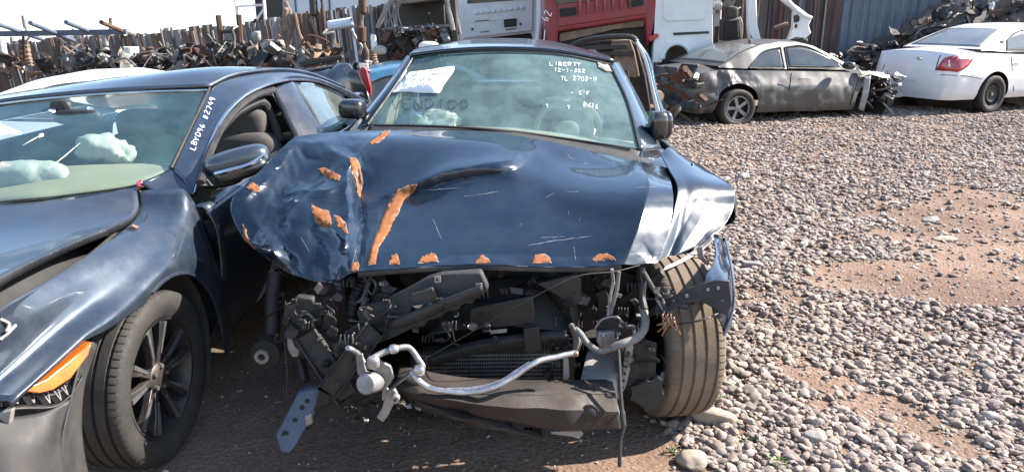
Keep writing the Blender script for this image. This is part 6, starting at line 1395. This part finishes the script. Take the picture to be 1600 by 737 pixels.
for a_, b_ in (((900,78),(980,72)), ((925,84),(990,84)), ((950,80),(960,180)), ((978,110),(990,190)), ((905,90),(930,140))): MB().bar(U(*a_, 9.03), U(*b_, 9.03), .05, .03, Vector((0, 1, 0))).build('brace', M['steel_dark'], sh, bevel=.006)

# ------------------------------------------------------------------ fence, sheds, pipes, scrap
def sheet_mat(nm, c1, c2, metal=.2): return pm(nm, c1, c2, 2.2, .65, .15, metal=metal, dust=.45, dcol=(.24, .17, .13), dscale=1.8)
SM = [sheet_mat('zinc_sheet', (.23, .24, .26), (.17, .18, .20)), sheet_mat('brown_sheet', (.115, .090, .080), (.085, .065, .058)), sheet_mat('dark_sheet', (.06, .058, .062), (.095, .09, .09)), sheet_mat('rusty_sheet', (.15, .085, .062), (.10, .062, .05)),
      sheet_mat('slate_sheet', (.12, .135, .155), (.09, .10, .115)), sheet_mat('pale_sheet', (.38, .38, .39), (.29, .285, .285)), sheet_mat('blue_sheet', (.15, .20, .27), (.12, .16, .22)), sheet_mat('maroon_sheet', (.105, .055, .058), (.075, .042, .045))]
fence = thing('fence', 'patchwork fence of upright corrugated sheets and boards along the back of the yard', 'fence', (0, 16, 0))
def sheet_mesh(w, h, ridges, depth):
    mb = MB(); n = ridges*4; top = []; 
    xs = np.linspace(-w/2, w/2, n+1); ys = [depth*(1 if (i % 4) in (1, 2) else 0) for i in range(n+1)]
    mb.grid([[(x, -y, z) for x, y in zip(xs, ys)] for z in np.linspace(0, h, 3)])
    return mb
TOPX, TOPY = [-200, 0, 60, 130, 200, 270, 330, 415, 480, 600, 760, 1180, 1300, 1460, 1900], [84, 68, 64, 58, 52, 46, 42, 35, 22, 8, -20, -50, -70, -80, -100]
R = random.Random(5); x = -180.0; i = 0
while x < 1800:
    wpx = R.uniform(6.5, 14) if x < 1290 or x > 1460 else R.uniform(15, 19)
    Yf = float(np.interp(x, [-200, 0, 600, 1300, 1800], [17.2, 16.4, 15.8, 17.0, 18.0])); ty = float(np.interp(x, TOPX, TOPY))+R.uniform(-4, 4)
    a, b = U(x, ty, Yf), U(x+wpx, ty, Yf); w = (b-a).length*1.55; cx = (a.x+b.x)/2; bot = -1.2 if cx < -3 else -.05; h = a.z-bot
    big = 1300 <= x <= 1455
    m = SM[6] if big else SM[R.choice([0, 1, 2, 3, 4, 5, 1, 4, 0, 7] if x < 900 else [1, 2, 3, 4, 0, 7, 1, 2])]
    o = sheet_mesh(w, h, 1 if wpx < 13 else 2, .04).build('sheet', m, fence, smooth=False, solid=.006, recalc=False)
    o.location = (cx, Yf-16+R.uniform(-.06, .06), bot); o.data.transform(Matrix.Translation(Vector((0, 16, 0))))   # mesh was shifted to the fence origin
    lean = -.13*(1-min(1, max(0, (x-300)/500)))+R.uniform(-.02, .02)
    o.rotation_euler = (R.uniform(-.02, .02), lean, R.uniform(-.08, .08)); x += wpx*R.uniform(.82, .98); i += 1
    if R.random() < (.75 if x < 700 else .5) and not big:
        bt = MB().box((R.uniform(-.3, .3)*w, -.075, h*.5), (R.uniform(.02, .055), .02, h*R.uniform(.9, 1.04))).build('contrast_strip', SM[R.choice([5, 5, 0, 3, 2])], o)  # added strips, mostly pale, standing in for light on sheet edges and ridges
        bt.data.transform(Matrix.Translation(Vector((0, 16, 0))))


shed = thing('warehouse', 'pale blue metal warehouse wall rising behind the fence, top left of centre', 'building', (U(520, 20, 26).x, 28, 0))
q0, q1 = U(412, 40, 26), U(618, 40, 26)
M['shed'] = pm('pale_blue_cladding', (.52, .60, .68), (.46, .54, .62), 2, .5, dust=.1)
k = 0; X = q0.x
while X < q1.x+.6:
    MB().box((X+.55, 26, 2.4), (1.09, .05, 4.8)).build('wall_panel', M['shed'], shed, bevel=.01)
    MB().box((X, 25.97, 2.4), (.05, .05, 4.8)).build('panel_seam', M['steel_blue'], shed); X += 1.1
MB().box((q0.x-.12, 26.6, 2.4), (.2, 1.2, 4.8)).build('corner_flashing', M['bumper_grey'], shed); MB().box((q0.x+.32, 25.9, 2.35), (.75, .06, 4.7)).build('side_cladding', M['bumper_grey'], shed)
MB().box(((q0.x+q1.x)/2+.3, 28.5, 4.85), (q1.x-q0.x+1.6, 5.4, .12)).build('roof', M['shed'], shed)
tw = thing('steel_tower', 'slim white lattice mast against the sky beside the warehouse', 'tower', (U(390, 30, 24).x, 24, 0))
def strut(root, a, b, Y, r, mat, nm='strut'): return MB().tube([U(*a, Y), U(*b, Y)], r, 6).build(nm, mat, root)
strut(tw, (364,-30), (376,60), 24, .05, M['white_dirty'], 'leg'); strut(tw, (410,-30), (416,50), 24, .05, M['white_dirty'], 'leg'); strut(tw, (369,10), (413,8), 24, .04, M['white_dirty']); strut(tw, (414,12), (396,38), 24, .035, M['white_dirty']); strut(tw, (367,-12), (411,-14), 24, .04, M['white_dirty'])

# steel rack with pipes, far left
rk = thing('pipe_rack', 'long dark steel rail carried level along the fence at the left edge', 'rack', (U(90, 60, 13).x, 13, 0))
MB().bar(U(-40, 54, 13), U(198, 50, 13), .07, .09).build('rail', M['steel_blue'], rk)
for px in (36, 92, 190): MB().bar(U(px, 52, 13), U(px+6, 170, 13), .03, .035, Vector((0, 1, 0))).build('post', M['steel_dark'], rk)
for i, (a_, b_, m, lb) in enumerate([((-20,32,12.2),(66,62,13.6),'steel_blue','slanting steel pipe nearest the left edge over the rack'), ((47,36,12.2),(116,64,13.6),'steel_blue','second slanting steel pipe from the left over the rack'), ((103,35,12.2),(146,52,13.2),'steel_blue','third slanting steel pipe from the left over the rack'), ((158,35,12.2),(204,54,13.3),'rust','rusty red slanting pipe, rightmost over the rack')]):
    o = MB().tube([U(*a_), U(*b_)], .034, 12).build('steel_pipe', M[m], None); tag(o, lb, 'pipe', 'pipes slanting over the rack')

def exhaust(L, r, muff, mats, label):
    """bent pipe with silencers"""
    t = thing('exhaust_pipe', label, 'exhaust', tuple(U(*L[-1])), group='old exhausts hung along the fence')
    MB().tube(curve(pts(L), 40), [r*.72*(1+.12*math.sin(i*.9)) for i in range(40)], 8).build('pipe', M[mats[0]], t)
    for (x, y, Y, ang, ln, rad) in muff:
        c = U(x, y, Y); d = Vector((math.sin(ang), 0, math.cos(ang))); e = [c-d*ln/2, c-d*ln*.42, c+d*ln*.42, c+d*ln/2]
        MB().tube(e, [rad*.32, rad*.62, rad*.62, rad*.32], 14).build('silencer', M[mats[1]], t)
    return t
exhaust([(446,3,14.6),(452,18,14.6),(457,36,14.6),(455,52,14.6),(450,72,14.6)], .055, [], ('rust_pale',), 'pale curved exhaust pipe rising above the fence, left of two silencers')
exhaust([(446,30,14.4),(443,46,14.4),(440,60,14.4),(444,78,14.4),(452,84,14.4)], .04, [(446,32,14.4,.1,.45,.09),(440,58,14.4,.1,.4,.08)], ('rust', 'rust_pale'), 'rusty exhaust with two bulging tan silencers below the curved pipe')
exhaust([(460,20,14.6),(466,48,14.6),(474,66,14.6),(484,78,14.6),(488,90,14.6)], .045, [(485,80,14.6,-.4,.35,.08)], ('rust_pale', 'rust'), 'long exhaust ending in a rusty box low on the fence')
exhaust([(489,-8,14.5),(490,20,14.5),(486,32,14.5),(494,50,14.5),(499,66,14.5),(500,86,14.5)], .035, [(490,10,14.5,0,.35,.12)], ('rust_pale', 'bumper_grey'), 'exhaust topped by a grey drum silencer beside the white panel')
exhaust([(502,-5,14.5),(504,14,14.5),(505,34,14.5),(508,56,14.5),(512,80,14.5)], .035, [(505,30,14.5,0,.4,.07)], ('rust', 'rust'), 'thin dark rust exhaust just left of the white panel')
exhaust([(566,-10,14.0),(566,20,14.0),(565,40,14.0),(568,66,14.0),(574,84,14.0),(573,104,14.0)], .045, [(566,0,14.0,0,.5,.11),(565,54,14.0,.03,.28,.13)], ('rust_pale', 'rust'), 'thick rusty exhaust hanging right of the white panel')
exhaust([(549,46,14.1),(555,58,14.1),(562,68,14.1),(565,74,14.1),(561,86,14.1)], .035, [], ('alu_dull',), 'bright bent pipe hooked under the white panel')
exhaust([(582,78,13.8),(583,88,13.8),(586,100,13.8)], .09, [], ('rust_pale',), 'stout tan pipe stub left of the stripped cab')
exhaust([(94,58,14.0),(97,72,14.0),(102,86,14.0),(105,100,14.0)], .05, [(106,102,14.0,-.1,.3,.06)], ('rust', 'steel_blue'), 'rusty curved pipe with blue band under the rack')
exhaust([(100,74,13.9),(108,80,13.9),(116,84,13.9)], .035, [], ('rust_pale',), 'short tan branch pipe under the rack')
exhaust([(173,28,14.2),(172,48,14.2),(168,60,14.2),(164,80,14.2),(166,96,14.2),(176,104,14.2)], .04, [(164,60,14.2,0,.3,.08),(166,88,14.2,0,.32,.11)], ('rust_pale', 'rail'), 'exhaust with pale drum silencer under the rusty red pipe')
exhaust([(34,62,13.6),(34,86,13.6),(35,110,13.6)], .06, [], ('rust',), 'upright rust red pipe at the left end of the rack')
exhaust([(38,30,13.8),(40,44,13.8),(46,56,13.8),(40,66,13.8)], .03, [(38,34,13.8,0,.22,.06)], ('rail', 'rail'), 'grey pipe with small flange sticking above the rack')
exhaust([(40,70,13.7),(44,90,13.7),(48,104,13.7)], .08, [], ('rust_pale',), 'tapered tan pipe beside the upright rust red pipe')
exhaust([(72,88,13.6),(74,100,13.6),(75,110,13.6)], .05, [], ('rust_pale',), 'short post with cap under the rack')
exhaust([(2,70,13.4),(5,86,13.4),(8,104,13.4)], .05, [(4,76,13.4,0,.4,.10),(9,96,13.4,0,.35,.07)], ('rust', 'white_dirty'), 'white and red cylinder at the far left edge of the fence')
exhaust([(130,82,14),(134,92,14),(137,104,14)], .05, [(135,90,14,.1,.35,.13)], ('plastic_grey', 'steel'), 'dark drum hanging mid rack by the slate sheets')
bu = tag(MB().lathe([(-.14, .13), (.14, .15), (.14, .13), (-.12, .11), (-.12, 0)], 20, U(204, 86, 14.0), 'z').build('bucket', M['paper'], None), 'white bucket beside the black axle pile', 'bucket')
pn = thing('hung_sheet', 'pale metal sheet hooked on the fence among exhaust pipes', 'panel', tuple(U(532, 40, 14.2)))
surf('sheet', [pts([(510,33,14.2),(530,30,14.2),(549,27,14.2)]), pts([(512,44,14.15),(532,41,14.15),(552,38,14.15)]), pts([(513,49,14.2),(533,46,14.2),(553,43,14.2)])], M['shed'], pn, 8, 12, .02)
MB().tube(pts([(549,28,14.18),(553,42,14.18)]), .02, 6).build('hook', M['steel'], pn)
ld = thing('red_ladder_frame', 'rusty red ladder shaped frame leaning on the fence', 'frame', tuple(U(360, 90, 14)))
for a_, b_ in (((341,24),(349,92)), ((373,23),(378,92))): strut(ld, a_, b_, 14.3, .05, M['rust'], 'upright')
for y in (50, 66, 84): strut(ld, (345, y), (376, y-1), 14.3, .035, M['rust'], 'rung')
ch = thing('hoist_chain', 'dark hook and chain hanging with pale weight over the axle pile', 'hook', tuple(U(400, 60, 13.8)))
MB().tube(curve(pts([(396,36,13.8),(400,31,13.8),(402,40,13.8),(400,52,13.8)]), 20), .025, 6).build('chain', M['steel_dark'], ch); blob('weight', U(401, 57, 13.8), (.08, .06, .09), M['rail'], ch, disp=.2)

def subframe(px, py, Y, s, seed, label, mats=('steel_dark', 'plastic', 'beam')):
    t = thing('axle_assembly', label, 'axle', tuple(U(px, py, Y)), group='black axles stacked before the fence'); R = random.Random(seed); c = U(px, py, Y)
    P_ = [c+Vector((s*(u-.5), R.uniform(-.06, .06), R.uniform(-.06, .06)*s)) for u in np.linspace(0, 1, 5)]
    MB().tube(curve(P_, 24), .05*s, 8).build('beam', M[mats[0]], t)
    for u in (.08, .92):
        h = c+Vector((s*(u-.5), -.05, 0)); MB().lathe([(-.05, .13*s), (.03, .13*s), (.05, .06*s), (.08, .05*s), (.08, 0)], 18, h, 'y').build('hub', M[mats[2]], t)
    for k in range(5):
        h = c+Vector((s*R.uniform(-.42, .42), -.06, R.uniform(-.06, .08)*s)); Rm_ = Matrix.Rotation(R.uniform(-.6, .6), 3, 'Y')
        MB().box(h, (s*R.uniform(.10, .26), .12, s*R.uniform(.06, .14)), Rm_).build('bracket', M[R.choice(mats)], t, bevel=.015)
    for k in range(3):
        h = c+Vector((s*R.uniform(-.45, .45), -.08, 0)); MB().tube([h, h+Vector((R.uniform(-.2, .2)*s, 0, R.uniform(.12, .26)*s))], .025*s, 8).build('damper', M[R.choice(['steel_dark', 'rust_pale', 'plastic'])], t)
    return t
for i, (x, y, Y, s, lb) in enumerate([(262,98,13.4,.9,'black axle at the left end of the stack, above the white car'), (300,86,13.3,1.0,'black axle with round hub left of the ladder frame'), (345,80,13.3,1.1,'black axle lying across the foot of the ladder frame'), (330,100,13.1,1.0,'lower black axle under the ladder frame'), (396,78,13.3,1.0,'black axle below the hanging hook'), (392,98,13.1,.9,'low black axle half hidden by the sedan roof'), (232,100,13.6,.8,'small axle beside the white bucket')]):
    subframe(x, y, Y, s, 20+i, lb)
sf = thing('engine_cradle', 'grey engine cradle with square slot on top of the axle stack', 'cradle', tuple(U(430, 80, 13.2)))
ppoly('top_plate', [(408,66),(414,62),(438,63),(442,74),(430,76),(412,74)], 13.2, .2, M['hose'], sf, .02); ppoly('plate_slot', [(430,67),(435,67),(435,70),(430,70)], 13.18, .03, M['dark'], sf, .0)
for a_, b_ in (((410,72),(402,96)), ((440,74),(450,94)), ((434,92),(466,102)), ((424,100),(436,88)), ((446,96),(462,96)), ((462,84),(464,104))): MB().bar(U(*a_, 13.2), U(*b_, 13.2), .10, .09, Vector((0, 1, 0))).build('arm', M['hose' if a_[0] in (434, 446, 462) else 'plastic_grey'], sf, bevel=.015)
bm_ = tag(ppoly('black_beam', [(454,83),(480,76),(482,81),(468,88),(455,90)], 13.6, .2, M['plastic'], None, .02), 'short black plastic beam behind the engine cradle', 'beam')

# ------------------------------------------------------------------ heap of scrap at the right
def hz(X): return float(np.interp(X, [5.6, 6.2, 7.2, 7.9, 8.6, 9.3, 10.5, 15], [.25, .60, .82, 1.05, 1.5, 1.85, 2.15, 2.3]))
HX = np.linspace(5.4, 16, 60); HY = np.linspace(14.4, 18.5, 24)
hg = [[(X, Y, max(-.05, hz(X)*float(np.interp(Y, [14.4, 15.4, 16.4, 17.5, 18.5], [0, .55, 1, 1, .8]))+.22*mnoise.noise(Vector((X*2, Y*2, 0)))+.10*mnoise.noise(Vector((X*5, Y*5, 3))))) for X in HX] for Y in HY]
hm = MB().grid(hg).build('scrap_mound', pm('compacted_scrap', (.035, .034, .033), (.09, .08, .068), 3, .8, bump=.8, bscale=12, dust=.4), None, smooth=False, recalc=False); hm['kind'] = 'stuff'
tag(hm, 'dark compacted mass of crushed car parts under the heap', 'scrap')
HBV = BVHTree.FromPolygons([Vector(v) for r in hg for v in r], [(i*60+j, i*60+j+1, (i+1)*60+j+1, (i+1)*60+j) for i in range(23) for j in range(59)])
def junk_mesh(kind, seed):
    R = random.Random(seed); mb = MB()
    if kind == 'plate':
        mb.grid([[(x-.5, y*.6-.3, .16*facet(x*1.2, y, 2.3, seed)) for x in np.linspace(0, 1, 9)] for y in np.linspace(0, 1, 7)])
    elif kind == 'pipe':
        P_ = [Vector((-.6, 0, 0))]
        for _ in range(4): P_.append(P_[-1]+Vector((.3, R.uniform(-.12, .12), R.uniform(-.10, .10))))
        mb.tube(curve(P_, 18), .035, 8)
    elif kind == 'bracket':
        mb.prism([Vector(q) for q in ((-.5, 0, -.08), (-.3, 0, -.16), (.2, 0, -.12), (.5, 0, -.03), (.5, 0, .06), (.1, 0, .05), (-.1, 0, .2), (-.3, 0, .22), (-.5, 0, .1))], (0, .12, 0))
    elif kind == 'block':
        for _ in range(4): mb.box((R.uniform(-.2, .2), R.uniform(-.15, .15), R.uniform(-.1, .12)), (R.uniform(.2, .5), R.uniform(.2, .4), R.uniform(.12, .3)), Matrix.Rotation(R.uniform(0, 1), 3, 'Z'))
        mb.lathe([(-.3, .10), (.25, .10), (.28, .05), (.28, 0)], 14, (0, 0, .1), 'x')
    elif kind == 'strip':
        mb.grid([[(x-.5+.0, y*.12, .2*math.sin(x*2.4+seed)+.05*y) for x in np.linspace(0, 1, 14)] for y in (0, .5, 1)])
    me_o = mb.build('junk', None, None, recalc=kind not in ('plate', 'strip'), angle=25); me = me_o.data; bpy.data.objects.remove(me_o); return me
KM = [('plate', 'crumpled_sheet', 'crumpled body sheet', 'metal sheet'), ('pipe', 'bent_pipe', 'bent pipe', 'pipe'), ('bracket', 'metal_casting', 'cast suspension piece', 'casting'), ('block', 'engine_lump', 'lumpy engine piece', 'engine scrap'), ('strip', 'curled_strip', 'curled strip of trim', 'metal strip')]
CW = dict(steel_dark='dark steel', plastic='black plastic', plastic_grey='dusty charcoal', steel='grey steel', beam='brown black', rust_pale='tan rusted', hose='light grey', alu_dull='pale aluminium', black_paint='glossy black', rust='rust brown', liner='matt black', white_dirty='off white')
ZN = ['at the low left end of the scrap heap', 'left of the blue fence sheets on the heap', 'on the heap before the blue fence sheets', 'on the heap above the white sedan boot', 'on the heap over the white sedan roof', 'on the tall right end of the scrap heap']
R = random.Random(31); JM = ['steel_dark', 'plastic', 'plastic_grey', 'steel', 'beam', 'steel_dark', 'plastic', 'rust_pale', 'hose', 'alu_dull', 'black_paint', 'rust', 'liner', 'white_dirty']; cache = {}
for i in range(430):
    X = 5.7+7.6*R.random()**.9; Y = R.uniform(14.5, 16.6); kk = R.choice([0, 0, 1, 1, 2, 2, 3, 3, 4]); mname = R.choice(JM); key = (kk, R.randrange(4), mname)
    if key not in cache: me = junk_mesh(KM[kk][0], 100+key[1]*7+kk); me.materials.append(M[mname]); cache[key] = me
    h = HBV.ray_cast(Vector((X, Y, 6)), Vector((0, 0, -1)))
    if h[0] is None: continue
    o = bpy.data.objects.new(KM[kk][1], cache[key]); COL.objects.link(o); s = R.uniform(.20, .55)
    o.location = h[0]+Vector((0, 0, .04)); o.scale = (s, s, s); o.rotation_euler = (R.gauss(0, .6), R.gauss(0, .6), R.uniform(0, 6.28))
    px = 800+F*o.location.x/(o.location.y*CP+(CAM_H-o.location.z)*SP); zi = min(5, max(0, int((px-1270)/58)))
    sz = 'small' if s < .32 else 'large' if s > .44 else 'middling'
    tag(o, f"{sz} {CW[mname]} {KM[kk][2]} {ZN[zi]}", KM[kk][3], f"loose {KM[kk][3]} pieces on the scrap heap")
# rusty parts by the coupe's tail
for i, (x, y, Y, kk, s, m, lb) in enumerate([(1046,140,10.6,0,.55,'rust','rust brown sheet folded beside the coupe tail'), (1034,160,10.4,2,.5,'rust_pale','tan bracket on the ground left of the coupe tail'), (1060,118,11.0,3,.5,'rust','rusty lump propped against the torn tail panel'), (1032,120,11.4,1,.6,'rust','thin rusty pipe crossing behind the coupe tail'), (1050,176,10.3,0,.45,'steel_dark','dark bent sheet on the gravel below the coupe tail'), (1064,182,10.4,4,.4,'plastic','black plastic strip on the gravel by the coupe wheel')]):
    me = junk_mesh(KM[kk][0], 60+i); me.materials.append(M[m]); o = bpy.data.objects.new(KM[kk][1], me); COL.objects.link(o); o.location = U(x, y, Y); o.scale = (s, s, s); o.rotation_euler = (.3*i, .4, i); tag(o, lb, KM[kk][3])

# loose bits heaped in front of the fence, left
row = thing('scrap_row', 'long low tangle of small rusty and black car parts before the left fence', 'scrap', tuple(U(300, 100, 13)))
for cx, cy, ex, n, sd in ((60, 104, .9, 26, 1), (150, 104, .8, 26, 2), (230, 96, .7, 30, 3), (300, 92, .8, 34, 4), (380, 90, .8, 34, 5), (450, 92, .6, 26, 6), (520, 84, .4, 14, 7)):
    tangle(row, U(cx, cy, 13.0), (ex, .25, .16), n, ['steel_dark', 'plastic', 'rust', 'plastic_grey', 'rust_pale', 'steel', 'hose'], 40+sd, 'torn_sheet', .10, .36)
